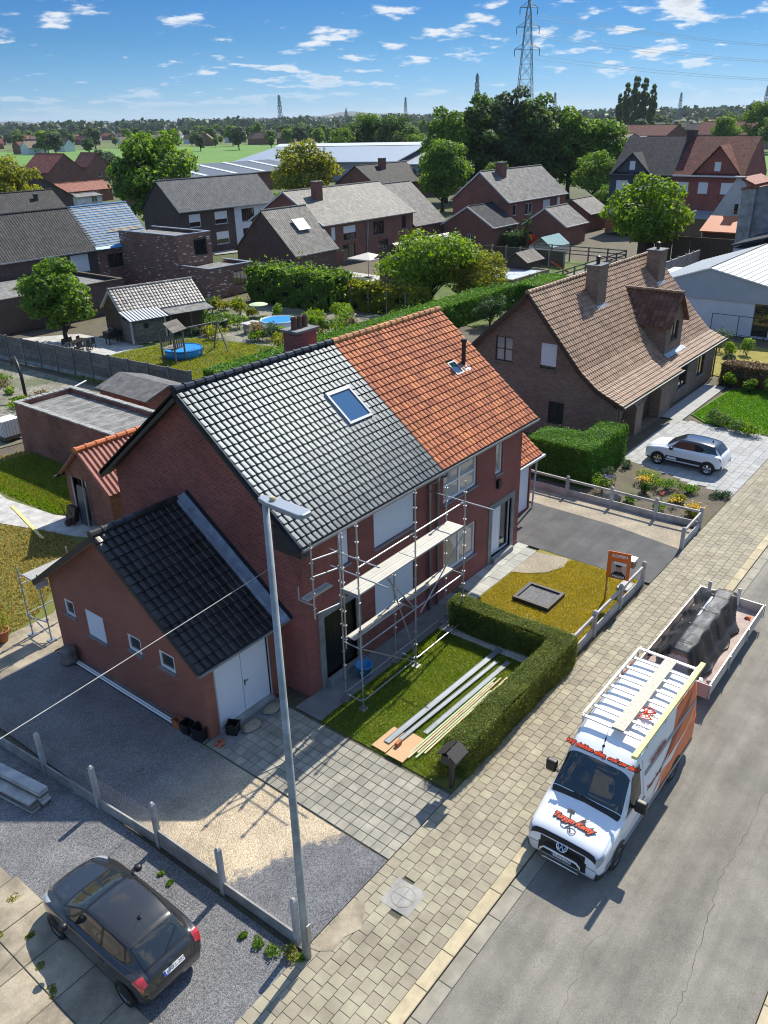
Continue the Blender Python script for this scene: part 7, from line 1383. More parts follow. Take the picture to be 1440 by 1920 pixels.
# long clipped hedge along the back and the round bush
hedge('long_hedge', [(33.4, 70.5, 39.6, 41.9, 2.0)], 'long bright green clipped hedge running behind the semi-detached pair', leaf='hedge_bright', dens=330, size=.17)
hedge('short_hedge', [(70.5, 77, 37.6, 40.3, 2.0)], 'bright clipped hedge continuing past the round bush toward the deck', leaf='hedge_bright', dens=300, size=.18)
tree('ballbush', (61.8, 37.4, 0), 'large round clipped conifer at the end of the long hedge', 'shrub', name='clipped_bush', leaf='hedge_dark', H=2.9, rad=1.9, shape='round', nleaf=4200, lsize=.16, seed=3, trunk_h=.2, clumps=22)
hedge('laurel_hedge', [(58.0, 61.6, 53.0, 64.0, 3.1)], 'tall dark laurel hedge between the rough garden and the brick double house', leaf='leaf_mid', core='hedge_core', dens=240, size=.30, wob=.25); hedge('bamboo_hedge', [(60.4, 62.6, 44.5, 54.5, 2.3)], 'yellow-green bamboo hedge with stakes along the rough garden', leaf='leaf_yellow', dens=330, size=.26, wob=.25)
for i in range(5): solo('stake', MB().tube([(60.2, 45.5+i*2.2, 0), (60.2, 45.5+i*2.2, 2.3)], .035, 5), 'concrete_pale', 'thin pale stake along the foot of the bamboo hedge', 'stake', group='stakes along the bamboo hedge')
# rough garden plants
gl = ['leaf_mid', 'leaf_dry', 'leaf_lime', 'leaf_blue', 'leaf_yellow', 'leaf_mid']
for i in range(84):
    x = float(RNG.uniform(44.5, 58)); y = float(RNG.uniform(43.5, 64))
    if (x-50.1)**2+(y-51.8)**2 < 6 or (x < 49 and y > 58) or (x > 56 and y > 53): continue
    if x > 52 and i % 2: continue
    bush((x, y, 0), float(RNG.uniform(.6, 1.4)), float(RNG.uniform(.7, 1.9)), ['bushy green', 'dry straw-coloured', 'lime', 'grey-green', 'yellow-green', 'leafy green'][i % 6]+' wild plant in the rough garden around the steel-frame pool', gl[i % 6], 420, .22, name='wild_plant', cat='plant', group='wild plants of the rough garden')
for i in range(14):
    x, y = float(RNG.uniform(53, 59.5)), float(RNG.uniform(44, 53)); a = float(RNG.uniform(0, 3.1)); l = float(RNG.uniform(1, 2.6)); solo('dead_branch', MB().tube([(x-math.cos(a)*l/2, y-math.sin(a)*l/2, .12), (x, y, .3), (x+math.cos(a)*l/2, y+math.sin(a)*l/2, .1)], .05, 5), 'concrete', 'pale dead branch in the brush heap before the bamboo hedge', 'branch', group='dead branches of the brush heap')
solo('parasol_canopy', MB().lathe((53.2, 57.5, 0), [(.03, 0), (.03, 1.1), (.9, 1.12), (.6, 1.22), (.03, 1.3)], 14), 'leaf_blue' if False else 'timber_green', 'small pale green parasol in the rough garden', 'parasol')
for x, y, l in ((47.4, 56.4, 'white garden tabletop among the wild plants near the garden house'), (48.3, 53.4, 'grey slab table among the wild plants by the pool')):
    t = thing('stone_table', (x, y, 0), l, 'table'); part('top', MB().box(-.8, .8, -.5, .5, .78, .86), 'concrete_pale', t, local=True); part('leg', MB().box(-.6, -.45, -.3, .3, 0, .78), 'concrete', t, local=True); part('leg', MB().box(.45, .6, -.3, .3, 0, .78), 'concrete', t, local=True)
# trees of the near gardens
tree('maple', (37.1, 64.3, 0), 'small dense maple on the terrace beside the dark-roofed house', leaf='leaf_mid', H=7.2, rad=3.3, nleaf=15000, seed=11, trunk_h=.7, clumps=48)
for i, (x, y, s, rz, l) in enumerate([(66.8, 47.2, 1.0, 0, 'large lime-green fruit tree leaning over the clipped hedge'), (69.5, 44.5, .72, 2.0, 'lower lime-green fruit tree growing into the large one toward the deck')]): tree('fruit', (x, y, 0), l, leaf='leaf_lime' if i == 0 else 'leaf_yellow', scale=s, rz=rz, H=7.4, rad=5.6, nleaf=17000, seed=5, trunk_h=.5, clumps=50)
pr_ = thing('garden_parasol', (75, 62, 0), 'cream square garden parasol on the patio of the double house', 'parasol'); part('pole', MB().tube([(0,0,0), (0,0,2.75)], .035, 8), 'timber_brown', pr_, local=True); part('canopy', MB().add([(-1.7, -1.7, 2.25), (1.7, -1.7, 2.25), (1.7, 1.7, 2.25), (-1.7, 1.7, 2.25), (0, 0, 2.8), (-1.7, -1.7, 2.12), (1.7, -1.7, 2.12), (1.7, 1.7, 2.12), (-1.7, 1.7, 2.12)], [(0,1,4), (1,2,4), (2,3,4), (3,0,4), (5,6,1,0), (6,7,2,1), (7,8,3,2), (8,5,0,3)]), 'cloth_cream', pr_, local=True); part('base', MB().box(-.4, .4, -.4, .4, 0, .1), 'concrete_dark', pr_, local=True)
for i, (x, y) in enumerate([(72.5, 63.5), (73.4, 62.9), (71.8, 64.4)]): chair(x, y, i*1.2, 'white garden chair on the patio of the double house', 'paper_white', 'patio chairs of the double house')
solo('lounger_bed', MB().box(70.2, 73.2, 58.6, 59.4, .3, .42).box(70.3, 70.4, 58.7, 59.3, 0, .3).box(73.0, 73.1, 58.7, 59.3, 0, .3), 'concrete_pale', 'pale low bench on the patio of the double house', 'bench')
TS = thing('timber_shed', (75.5, 55, 0), 'dark timber shed with silvery tiled roof beside the cream parasol', 'shed'); m = MB()
for k in range(14): part('board', MB().box(71.0-.03, 71.0, 52.9, 57.1, .05+k*.225, .05+k*.225+.21), 'timber_brown', TS)
m = MB().wall((71.001, 0, 0), YP, XN, [(52.9, 0), (57.1, 0), (57.1, 3.1), (55, 4.5), (52.9, 3.1)]); m.wall((0, 52.9, 0), XP, YN, [(71, 0), (81, 0), (81, 3.1), (71, 3.1)]); part('wall', m, 'timber_brown', TS)
rf = part('roof', MB().prism([(70.6, 52.5, 2.95), (70.6, 55, 4.58), (70.6, 57.5, 2.95), (70.6, 57.5, 3.05), (70.6, 55, 4.68), (70.6, 52.5, 3.05)], (10.6, 0, 0)), 'wood_fascia', TS); tile_slope(rf, V(TS.location), (70.6, 52.5, 3.05), (81.2, 52.5, 3.05), (70.6, 55, 4.68), 'tile_pale', w=.34, l=.38, limit=60)
# rail-fenced deck, play hut and pool wall beyond the villa
dk = thing('rail_deck', (86, 41, 0), 'long wooden post-and-rail deck fence beyond the brown villa', 'fence')
for k in range(9): x = 75.5+k*2.7; part('post', MB().box(x-.07, x+.07, 40.2, 40.34, 0, 1.9), 'timber_grey', dk)
for z in (.9, 1.35, 1.8): part('rail', MB().box(75.5, 97.1, 40.17, 40.2, z-.06, z+.06), 'timber_grey', dk)
for k in range(5): part('post', MB().box(97.0, 97.14, 42.5+k*2.5, 42.64+k*2.5, 0, 1.9), 'timber_grey', dk)
for z in (.9, 1.35, 1.8): part('rail', MB().box(97.14, 97.17, 40.3, 52.7, z-.06, z+.06), 'timber_grey', dk)
part('deck', MB().box(75.5, 97, 40.35, 42.5, .0, .35), 'timber_grey', dk)
ph = thing('play_hut', (84.5, 47.0, 0), 'small wooden play hut with grey boarded roof behind the deck fence', 'play hut')
part('wall', MB().box(-1.6, 1.6, -1.3, 1.3, 0, 1.9).prism([(-1.6, -1.3, 1.9), (-1.6, 1.3, 1.9), (-1.6, 0, 2.7)], (3.2, 0, 0)), 'timber_brown', ph, local=True)
for s in (-1, 1):
    for k in range(6): part('roof_board', MB().prism([(-2.0+k*.67, 0, 2.85), (-2.0+k*.67, s*1.6, 1.85), (-2.0+k*.67, s*1.6, 1.9), (-2.0+k*.67, 0, 2.9)], (.64, 0, 0)), 'timber_grey', ph, local=True)
solo('red_slide', MB().beam((86.6, 44.6, 1.6), (88.6, 43.4, .2), .5, .12), 'red_paint', 'red plastic slide by the deck fence', 'slide')
pw_ = thing('pool_enclosure', (80, 46.5, 0), 'raised pool with tan walls behind the fruit tree', 'pool'); part('wall', MB().box(-4, 3.5, -3.2, -3.0, 0, 1.3).box(-4, 3.5, 3.0, 3.2, 0, 1.3).box(-4.2, -4, -3.2, 3.2, 0, 1.3).box(3.5, 3.7, -3.2, 3.2, 0, 1.3), 'brick_tan', pw_, local=True); part('cover', MB().box(-3.98, 3.48, -2.98, 2.98, .9, 1.1), 'zinc_dull', pw_, local=True)
fr_ = thing('garden_wall', (93, 55, 0), 'brown concrete panel fence before the brick house with bright slates', 'fence')
for k in range(9): part('post', MB().box(92.4+.0*k, 92.6, 46+k*2.0-.08, 46+k*2.0+.08, 0, 2.0), 'concrete', fr_)
for k in range(8): part('panel', MB().box(92.46, 92.54, 46+k*2.0+.09, 48+k*2.0-.09, 0, 1.85), 'timber_brown', fr_)
gh = thing('greenhouse', (101, 52.5, 0), 'small greenhouse with pale green glass roof beyond the deck', 'greenhouse'); mat('glass_green', (.25, .36, .30), .2, spec=.8)
part('frame', MB().box(-2.5, 2.5, -1.6, 1.6, 0, 1.2), 'fascia_white', gh, local=True)
for s in (-1, 1):
    for k in range(6): part('pane', MB().prism([(-2.5+k*.84, 0, 2.4), (-2.5+k*.84, s*1.7, 1.2), (-2.5+k*.84, s*1.7, 1.23), (-2.5+k*.84, 0, 2.43)], (.8, 0, 0)), 'glass_green', gh, local=True)
# ---------------------------------------------------------------- houses of the neighbourhood
tilemat_uv('roof_charcoal', (.036, .038, .041), (.055, .055, .055), .72); tilemat_uv('roof_grey', (.135, .128, .115), (.19, .18, .16), .55); tilemat_uv('roof_slate', (.19, .185, .17), (.11, .107, .10), .55, w=.35, h=.30); tilemat_uv('roof_darkred', (.16, .048, .035), (.10, .036, .03), .75); tilemat_uv('roof_red', (.30, .095, .055), (.22, .075, .05), .6); tilemat_uv('roof_black', (.030, .034, .042), (.045, .048, .056), .8); tilemat_uv('roof_brown', (.16, .10, .075), (.11, .075, .06), .6); tilemat_uv('roof_bluegrey', (.085, .095, .105), (.062, .07, .08), .68)
def gable_house(name, label, c, rz, L, D, eave, ridge, wall='brick_far', roof='roof_charcoal', wins=(), chim=(), over=.35, cat='house', group=None, verge=None, frame='win_white', base=0.0, gut='fascia_white', ym=0.0):
    """ridge along local x; wins: (face, u, v, w, h, shutter, cols); faces f=-y, l=-x; chim: (x, y, w, top)"""
    t = thing(name, (c[0], c[1], base), label, cat, group, rz); a, b = L/2, D/2; sl = (ridge-eave)/(b+over)
    def zr(y): return ridge-abs(y-ym)*((ridge-eave)/((b+over)-ym*(1 if y > ym else -1)))
    H = {f: [] for f in 'flrb'}
    for w in wins: H[w[0]].append((w[1]-w[3]/2, w[1]+w[3]/2, w[2], w[2]+w[4]))
    g = [(-b, -.2), (b, -.2), (b, zr(b)-.1), (ym, ridge-.1), (-b, zr(-b)-.1)]
    m = MB().wall((0, -b, 0), XP, YN, [(-a, -.2), (a, -.2), (a, zr(-b)-.1), (-a, zr(-b)-.1)], H['f'], .15); m.wall((-a, 0, 0), YP, XN, g, H['l'], .15); m.wall((a, 0, 0), YP, XP, g, H['r'], .15); m.wall((0, b, 0), XP, YP, [(-a, -.2), (a, -.2), (a, zr(b)-.1), (-a, zr(b)-.1)])
    part('wall', m, wall, t, local=True); xo = a+over*.6
    for s in (-1, 1):
        ye = s*(b+over); P = [(-xo, ym, ridge), (xo, ym, ridge), (xo, ye, eave), (-xo, ye, eave)]; Q = [(p[0], p[1], p[2]-.12) for p in P]; fs = [(0,1,2,3), (7,6,5,4), (3,2,6,7), (0,3,7,4), (2,1,5,6)]
        part('roof', MB().add(P+Q, fs if s < 0 else [f[::-1] for f in fs]), roof, t, local=True)
    rd = t.children[1]; part('ridge', MB().tube([(-xo, ym, ridge+.03), (xo, ym, ridge+.03)], .10, 7), roof, rd, local=True)
    if verge: part('verge', MB().beam((-xo-.02, -(b+over), eave-.05), (-xo-.02, ym, ridge-.05), .05, .2).beam((-xo-.02, b+over, eave-.05), (-xo-.02, ym, ridge-.05), .05, .199), verge, rd, local=True)
    if gut: part('gutter', MB().box(-xo, xo, -(b+over)-.12, -(b+over), eave-.12, eave), gut, t, local=True)
    for w in wins:
        o, u, n = {'f': ((0, -b, 0), XP, YN), 'l': ((-a, 0, 0), YP, XN), 'r': ((a, 0, 0), YP, XP)}[w[0]]
        wd = None; h = (w[1]-w[3]/2, w[1]+w[3]/2, w[2], w[2]+w[4]); W0 = len(t.children); window_local(t, o, u, n, h, frame, w[6] if len(w) > 6 else 1, w[5])
    for x, y, w, top in chim:
        ch = part('chimney', MB().box(x-w/2, x+w/2, y-w*.45, y+w*.45, eave, top), wall if wall.startswith('brick') else 'brick_far', t, local=True); part('chimney_cap', MB().box(x-w/2-.06, x+w/2+.06, y-w*.45-.06, y+w*.45+.06, top, top+.09), 'concrete_dark', ch, local=True)
    return t
def window_local(t, o, u, n, h, frame, cols, sh):
    u0, u1, v0, v1 = h; F = (V(o), u, ZP, n); mb = MB(); fw = .08; d = -.15
    for a0, a1, b0, b1 in ((u0, u1, v0, v0+fw), (u0, u1, v1-fw, v1), (u0, u0+fw, v0+fw, v1-fw), (u1-fw, u1, v0+fw, v1-fw)): mb.fbox(F, a0, a1, b0, b1, d, d+.07)
    for i in range(1, cols): x = u0+(u1-u0)*i/cols; mb.fbox(F, x-.04, x+.04, v0+fw, v1-fw, d, d+.065)
    w = part('window', mb, frame, t, local=True); part('pane', MB().fbox(F, u0+.06, u1-.06, v0+.06, v1-.06, d+.01, d+.03), 'glass_dark', w, local=True); part('sill', MB().fbox(F, u0-.06, u1+.06, v0-.07, v0-.003, -.1, .06), 'bluestone', w, local=True)
    if sh: part('shutter', MB().fbox(F, u0+.02, u1-.02, v1-(v1-v0)*sh, v1-.01, d+.071, d+.1), 'shutter_white', w, local=True)
# dark-roofed house at the left with flat extension
gable_house('terraced_house', 'dark brick house with charcoal tiled roof and white shutters left of the unfinished roof', (46.4, 86.2), 0, 13.2, 7.9, 4.4, 8.5, 'brick_dark', 'roof_charcoal', [('f', 1.5, 1.9, 1.1, 2.0, .98), ('f', 4.4, 2.3, 2.2, 1.8, .98, 2)], gut='zinc')
t = thing('flat_extension', (40.5, 76.5, 0), 'dark flat-roofed brick extension with a glazed corner before the dark-roofed house', 'extension'); part('wall', MB().wall((-6, 0, 0), YP, XN, [(-5.6, 0), (5.6, 0), (5.6, 3.0), (-5.6, 3.0)]).wall((0, -5.6, 0), XP, YN, [(-6, 0), (7.5, 0), (7.5, 3.0), (-6, 3.0)], [(-.5, 3.2, .1, 2.5)], .3).wall((7.5, 0, 0), YP, XP, [(-5.6, 0), (5.6, 0), (5.6, 3.0), (-5.6, 3.0)]), 'brick_dark', t, local=True); part('roof', MB().box(-5.7, 7.2, -5.3, 5.3, 2.6, 2.7), 'felt_grey', t, local=True); part('coping', MB().box(-6.1, 7.6, -5.7, -5.4, 3.0, 3.08).box(-6.1, -5.8, -5.4, 5.7, 3.0, 3.08).box(7.3, 7.6, -5.4, 5.7, 3.0, 3.08), 'timber_brown', t, local=True)
dr = part('glazing', MB().box(-.5, 3.2, -5.34, -5.3, .1, 2.5), 'glass_teal', t, local=True); part('mullion', MB().box(1.3, 1.4, -5.4, -5.34, .1, 2.5), 'win_dark', dr, local=True)
part('awning', MB().prism([(-2.0, -5.62, 2.4), (-2.0, -7.6, 2.15), (-2.0, -7.6, 2.19), (-2.0, -5.62, 2.44)], (4.5, 0, 0)), 'concrete_pale', t, local=True)
# house under renovation: blue underlay and counter battens, mixed-brick cubes
t = gable_house('renovated_house', 'mixed-brick house under renovation with blue underlay and battens on its roof', (56.6, 86.2), 0, 7.2, 7.9, 4.4, 8.5, 'brick_mixed', 'membrane_blue', [('f', -1.0, 2.2, 2.7, 1.5, 0, 4)], frame='win_brown', gut=None)
rf = [o for o in t.children if o.name.startswith('roof')][0]
s_ = V((0, 4.3, 4.1)); L_ = s_.length; s_.normalize(); n_ = XP.cross(s_); F = (V((-3.8, -4.3, 4.4)), XP, s_, n_)
for k in range(17): part('roof_batten', MB().fbox(F, 0, 7.6, .35+k*.335, .39+k*.335, .03, .06), 'timber_pale', rf, local=True)
for k in range(12): part('counter_batten', MB().fbox(F, .3+k*.62, .34+k*.62, .3, L_-.1, .0, .028), 'timber_pale', rf, local=True)
part('eave_strip', MB().fbox(F, 0, 7.6, -.08, .30, .0, .012), 'tarp_blue', rf, local=True)
for k in range(3): part('spare_batten', MB().fbox(F, 2.6+k*.4, 7.2, 2.0+k*.16, 2.07+k*.16, .06, .1), 'timber_pale', rf, local=True)
def cube(x0, x1, y0, y1, h, wn, label):
    t = thing('brick_cube', ((x0+x1)/2, (y0+y1)/2, 0), label, 'extension'); m = MB().wall((x0, 0, 0), YP, XN, [(y0, 0), (y1, 0), (y1, h), (y0, h)]); m.wall((0, y0, 0), XP, YN, [(x0, 0), (x1, 0), (x1, h), (x0, h)], [wn], .25); m.wall((x1, 0, 0), YP, XP, [(y0, 0), (y1, 0), (y1, h), (y0, h)]); part('wall', m, 'brick_mixed', t); part('roof', MB().box(x0+.2, x1-.2, y0+.2, y1, h-.4, h-.3), 'felt_grey', t)
    part('coping', MB().box(x0-.05, x1+.05, y0-.05, y0+.3, h, h+.08).box(x0-.05, x0+.3, y0+.3, y1, h, h+.08).box(x1-.3, x1+.05, y0+.3, y1, h, h+.08), 'zinc', t)
    w = part('window', MB().box(wn[0], wn[0]+.1, y0+.15, y0+.22, wn[2], wn[3]).box(wn[1]-.1, wn[1], y0+.15, y0+.22, wn[2], wn[3]).box(wn[0]+.1, wn[1]-.1, y0+.15, y0+.22, wn[3]-.1, wn[3]).box(wn[0]+.1, wn[1]-.1, y0+.15, y0+.22, wn[2], wn[2]+.1), 'win_brown', t)
    for k in range(4): a = wn[0]+.1+(wn[1]-wn[0]-.2)*k/4; part('pane', MB().box(a+.03, a+(wn[1]-wn[0]-.2)/4-.03, y0+.18, y0+.2, wn[2]+.1, wn[3]-.1), 'glass_dark', w)
cube(56.1, 60.8, 72.3, 82.2, 6.0, (58.4, 60.2, 3.7, 5.5), 'taller flat-roofed cube of mixed brick on the house under renovation'); cube(56.2, 62.2, 67.6, 72.25, 3.0, (59.4, 61.6, .9, 2.4), 'lower flat-roofed cube of mixed brick in front of the taller cube')
# brick double house with grey tiled roofs in the middle
hC = gable_house('double_house', 'red brick double house with pale grey tiled roof and one chimney', (86.6, 77.2), 0, 18.6, 12.4, 5.0, 8.7, 'brick_far', 'roof_grey', [('f', -7.3, 3.0, .8, 1.6, .98), ('f', -4.2, 2.8, 2.4, 1.7, .5, 2), ('f', 1.7, 2.8, 2.3, 1.7, 0, 2), ('f', 7.2, 3.0, 1.0, 1.7, 0), ('f', -4.4, .1, 2.4, 2.2, 0, 2), ('f', 2.6, .9, 2.2, 1.2, 0, 3)], [(-5.2, -1.8, 1.1, 9.6)], verge='fascia_white', frame='win_dark', gut='concrete'); part('downpipe', MB().tube([(-.9, -6.3, 4.9), (-.9, -6.3, 0)], .08, 6).tube([(-.6, -6.3, 4.9), (-.6, -6.3, 0)], .06, 6), 'zinc', hC, local=True)
gable_house('house_wing', 'wing of the double house with a long grey roof sweeping low toward the fruit tree', (99.7, 77.2), 0, 7.4, 12.6, 3.1, 8.3, 'brick_far', 'roof_grey', [], gut='concrete')
h2 = gable_house('house_wing', 'dark brick wing with steep grey tiled roof and roof window behind the laurel hedge', (73.3, 73.4), 0, 7.2, 9.6, 2.6, 7.3, 'brick_dark', 'roof_grey', [], gut='zinc'); F = (V((-.6, -3.0, 5.0)), XP, V((0, 5.1, 4.7)).normalized(), V((0, -4.7, 5.1)).normalized()); part('roof_window', MB().fbox(F, 0, 2.0, 0, 1.7, -.15, -.02), 'zinc_dull', h2, local=True)
# brick house with bright slates
gable_house('brick_house', 'red brick house with bright mottled slates, white verge and chimney', (117.8, 68.4), R(-1), 17.4, 9.6, 5.4, 9.4, 'brick_far', 'roof_slate', [('f', -6.6, 3.4, 1.0, 1.5, 0, 1), ('f', -2.6, 3.2, 2.2, 1.6, 0, 2), ('f', 2.8, 3.2, 2.3, 1.7, .98, 2), ('f', 6.6, 3.4, 1.0, 1.6, .98), ('f', -6.0, .1, 1.0, 2.1, 0), ('f', -2.4, .7, 2.6, 1.4, 0, 1), ('f', 4.2, 1.2, 3.0, 1.0, 0, 3)], [(-4.4, -.8, 1.3, 10.4)], verge='fascia_white')
gable_house('house_wing', 'low gabled wing with dark roof and white verge at the end of the slate-roofed house', (105.5, 66.2), 0, 6.4, 8.2, 2.7, 5.3, 'brick_far', 'roof_black', [('l', -.5, .9, .9, .8, 0, 2), ('f', 1.6, .8, 1.1, 1.5, 0)], verge='fascia_white')
gable_house('outbuilding', 'small outbuilding with pale tiled roof next to the lime tree', (128.5, 61.5), 0, 7, 6, 2.6, 4.6, 'brick_far', 'roof_grey', []); gable_house('outbuilding', 'long low shed with striped grey metal roof behind the lime tree', (134, 66), 0, 12, 6, 2.3, 3.2, 'brick_dark', 'roof_bluegrey', [])
gable_house('outbuilding', 'gabled brick outbuilding beside the greenhouse', (112, 57.5), 0, 6.5, 6.4, 2.6, 4.9, 'brick_far', 'roof_slate', [], verge='fascia_white')
hedge('low_hedge', [(104, 109, 59.5, 61.5, 1.6)], 'dark clipped hedge by the low gabled wing', leaf='hedge_dark', dens=120, size=.3); tree('cypress', (104.2, 57.6, 0), 'narrow dark cypress before the slate-roofed house', leaf='leaf_dark', H=5.2, rad=.9, shape='poplar', nleaf=1600, lsize=.25, seed=21, trunk_h=.3, clumps=16, name='conifer', trunk_r=.08); bush((106.5, 57.8, 0), 1.2, 1.8, 'red-leaved shrub beside the narrow cypress', 'flower_red', 500, .3)
# tall semi-detached pair facing this way, slate-blue and brick halves
def facade_pair(x, y0, ym, y1):
    for (ya, yb, wl_, rm, lab, shx) in ((ym, y1, 'render_dark', 'roof_black', 'tall dark slate-clad half of the far semi-detached pair', 1), (y0, ym, 'brick_red', 'roof_darkred', 'tall red brick half of the far semi-detached pair with dark red roof', -1)):
        t = thing('tall_house', (x+6, (ya+yb)/2, 0), lab, 'house'); c = (ya+yb)/2; eg = 8.5; wd = yb-ya; gy = (yb-3.3, 6.0) if shx > 0 else (ya+3.7, 6.8)
        oy = c; hl = []
        for q, v, w, h, s in ((.80, 6.0, 1.9, 1.5, 1), (.45, 6.0, 1.4, 1.5, 1), (.14, 6.0, 1.9, 1.5, 1), (.62 if shx < 0 else .66, 9.0, .9, 1.2, .9)):
            yy = (ya+(1-q)*wd) if shx < 0 else (ya+q*wd); hl.append((yy-w/2, yy+w/2, v, v+h, s))
        g0, g1 = gy[0]-gy[1]/2, gy[0]+gy[1]/2; gtop = 11.2 if shx > 0 else 12.2
        m = MB().wall((x, 0, 0), YP, XN, [(ya+.002, -.2), (yb-.002, -.2), (yb-.002, eg), (ya+.002, eg)], [h[:4] for h in hl[:3]], .15); m.wall((x-.01, 0, 0), YP, XN, [(g0, eg), (g1, eg), (gy[0], gtop)], [hl[3][:4]], .15)
        ye = yb if shx > 0 else ya; m.wall((0, ye, 0), XP, YP if shx > 0 else YN, [(x, -.2), (x+11, -.2), (x+11, eg), (x+5.5, 13.2), (x, eg)]); part('wall', m, wl_, t)
        P = [(x-.4, ya+.01, eg-.1), (x-.4, yb-.01, eg-.1), (x+5.6, yb-.01, 13.3), (x+5.6, ya+.01, 13.3)]; Q = [(p[0], p[1], p[2]-.15) for p in P]; rf = part('roof', MB().add(P+Q, [(3,2,1,0), (4,5,6,7), (0,1,5,4), (1,2,6,5), (3,0,4,7), (2,3,7,6)]), rm, t)
        for s in (-1, 1):
            e = g0-.35 if s < 0 else g1+.35; P = [(x-.35, gy[0], gtop+.15), (x+5.0, gy[0], gtop+.15), (x+.6, e, eg-.35), (x-.35, e, eg-.35)]; Q = [(p[0], p[1], p[2]-.15) for p in P]; fs = [(0,1,2,3), (7,6,5,4), (0,3,7,4), (2,1,5,6), (3,2,6,7)]
            part('gable_roof', MB().add(P+Q, fs if s > 0 else [f[::-1] for f in fs]), rm, rf)
        for h in hl:
            n0 = x if h is not hl[3] else x-.01; w = part('window', MB().box(n0+.05, n0+.12, h[0], h[1], h[2], h[2]+.08).box(n0+.05, n0+.12, h[0], h[1], h[3]-.08, h[3]).box(n0+.05, n0+.119, h[0], h[0]+.06, h[2]+.06, h[3]-.06), 'win_white', t); part('shutter', MB().box(n0+.06, n0+.1, h[0]+.02, h[1]-.02, h[2]+.08, h[3]-.08), 'shutter_white', w)
        part('cornice', MB().box(x-.5, x-.38, ya+.01, yb-.01, eg-.25, eg-.05) if shx < 0 else MB().box(x-.5, x-.4, ya+.01, yb-.01, eg-.25, eg-.1), 'fascia_white' if shx < 0 else 'sheet_dark', t)
        pt_ = part('patio_roof', MB().prism([(x-3.2, ya+1, 2.9), (x, ya+1, 3.6), (x, ya+1, 3.75), (x-3.2, ya+1, 3.05)], (0, wd-2, 0)), 'sheet_grey', t); part('patio_glazing', MB().box(x-3.0, x-2.95, ya+1.2, yb-1.2, .1, 2.85), 'glass_dark', pt_)
mat('render_dark', (.055, .068, .082), .8, dirt=.12); facade_pair(126, 36.5, 46.3, 56.0)
part('chimney', MB().box(131, 132.2, 45.7, 46.9, 11, 14.2), 'brick_dark', [o for o in bpy.data.objects if o.name == 'tall_house'][0])
# row houses with shutters behind the unfinished roof
hF = gable_house('row_house', 'brick row house with grey-blue tiled roof and white shutters behind the big maple', (79.2, 98.3), R(-2), 9.6, 8.2, 5.8, 9.6, 'brick_dark', 'roof_bluegrey', [('f', 2.4, 3.6, 2.3, 1.7, .6), ('f', 2.4, .9, 2.3, 1.7, .6), ('f', -2.2, 3.6, 2.0, 1.7, .6), ('f', -2.2, .9, 2.0, 1.7, .6)], gut='zinc'); gable_house('row_house', 'pale rendered row house with grey-blue roof and dark windows beside the brick one', (88.2, 98.0), R(-2), 8.2, 8.2, 5.8, 9.6, 'render_white', 'roof_bluegrey', [('f', -1.6, 3.6, 2.4, 1.7, 0, 2), ('f', -1.6, .6, 2.4, 2.0, 0, 2), ('f', 2.4, 3.6, 1.4, 1.7, 0)], frame='win_dark', gut='zinc')
t = thing('rubbish_bin', (86.5, 90.5, 0), 'dark tall bin post on the lane before the row houses', 'bin'); part('body', MB().lathe((0,0,0), [(.5, 0), (.5, 2.0), (.4, 2.1)], 12), 'plastic_black', t, local=True); part('lid', MB().lathe((0,0,2.1), [(.52, 0), (.5, .12)], 12), 'plastic_black', t, local=True)
# halls
t = thing('striped_hall', (160, 190, 0), 'long hall with a dark roof crossed by white rooflight stripes', 'hall'); m = MB().box(141, 184, 174, 206, 0, 4.2); part('wall', m, 'brick_far', t)
for k, (ya, za, yb, zb) in enumerate(((173, 4.3, 190, 6.4), (207, 4.3, 190, 6.4))):
    rf = part('roof', MB().prism([(140, ya, za), (140, yb, zb), (140, yb, zb+.2), (140, ya, za+.2)], (45, 0, 0)), 'sheet_dark', t)
    if k == 0:
        for x in (146, 156, 166, 176): part('rooflight', MB().prism([(x, 173.5, 4.6), (x, 189.5, 6.58), (x, 189.5, 6.66), (x, 173.5, 4.68)], (1.6, 0, 0)), 'sheet_white', rf)
t = thing('grey_hall', (235, 200, 0), 'big grey hall with a pale curved ridge behind the double house', 'hall', rz=R(-68)); part('wall', MB().box(-26, 26, -40, 40, 0, 5.0), 'sheet_grey', t, local=True)
for s in (-1, 1): part('roof', MB().prism([(-27, s*41, 5.0), (-27, 0, 8.6), (-27, 0, 8.9), (-27, s*41, 5.3)], (54, 0, 0)), 'sheet_grey', t, local=True)
part('ridge_light', MB().prism([(-27, -4, 8.7), (-27, 0, 9.5), (-27, 4, 8.7)], (54, 0, 0)), 'sheet_white', t, local=True)
t = thing('grey_hall', (225, 178, 0), 'lower grey lean-to hall in front of the big grey hall', 'hall', rz=R(-66)); part('wall', MB().box(-30, 30, -14, 14, 0, 3.8), 'sheet_grey', t, local=True); part('roof', MB().prism([(-31, -15, 3.9), (-31, 15, 6.2), (-31, 15, 6.4), (-31, -15, 4.1)], (62, 0, 0)), 'sheet_grey', t, local=True)
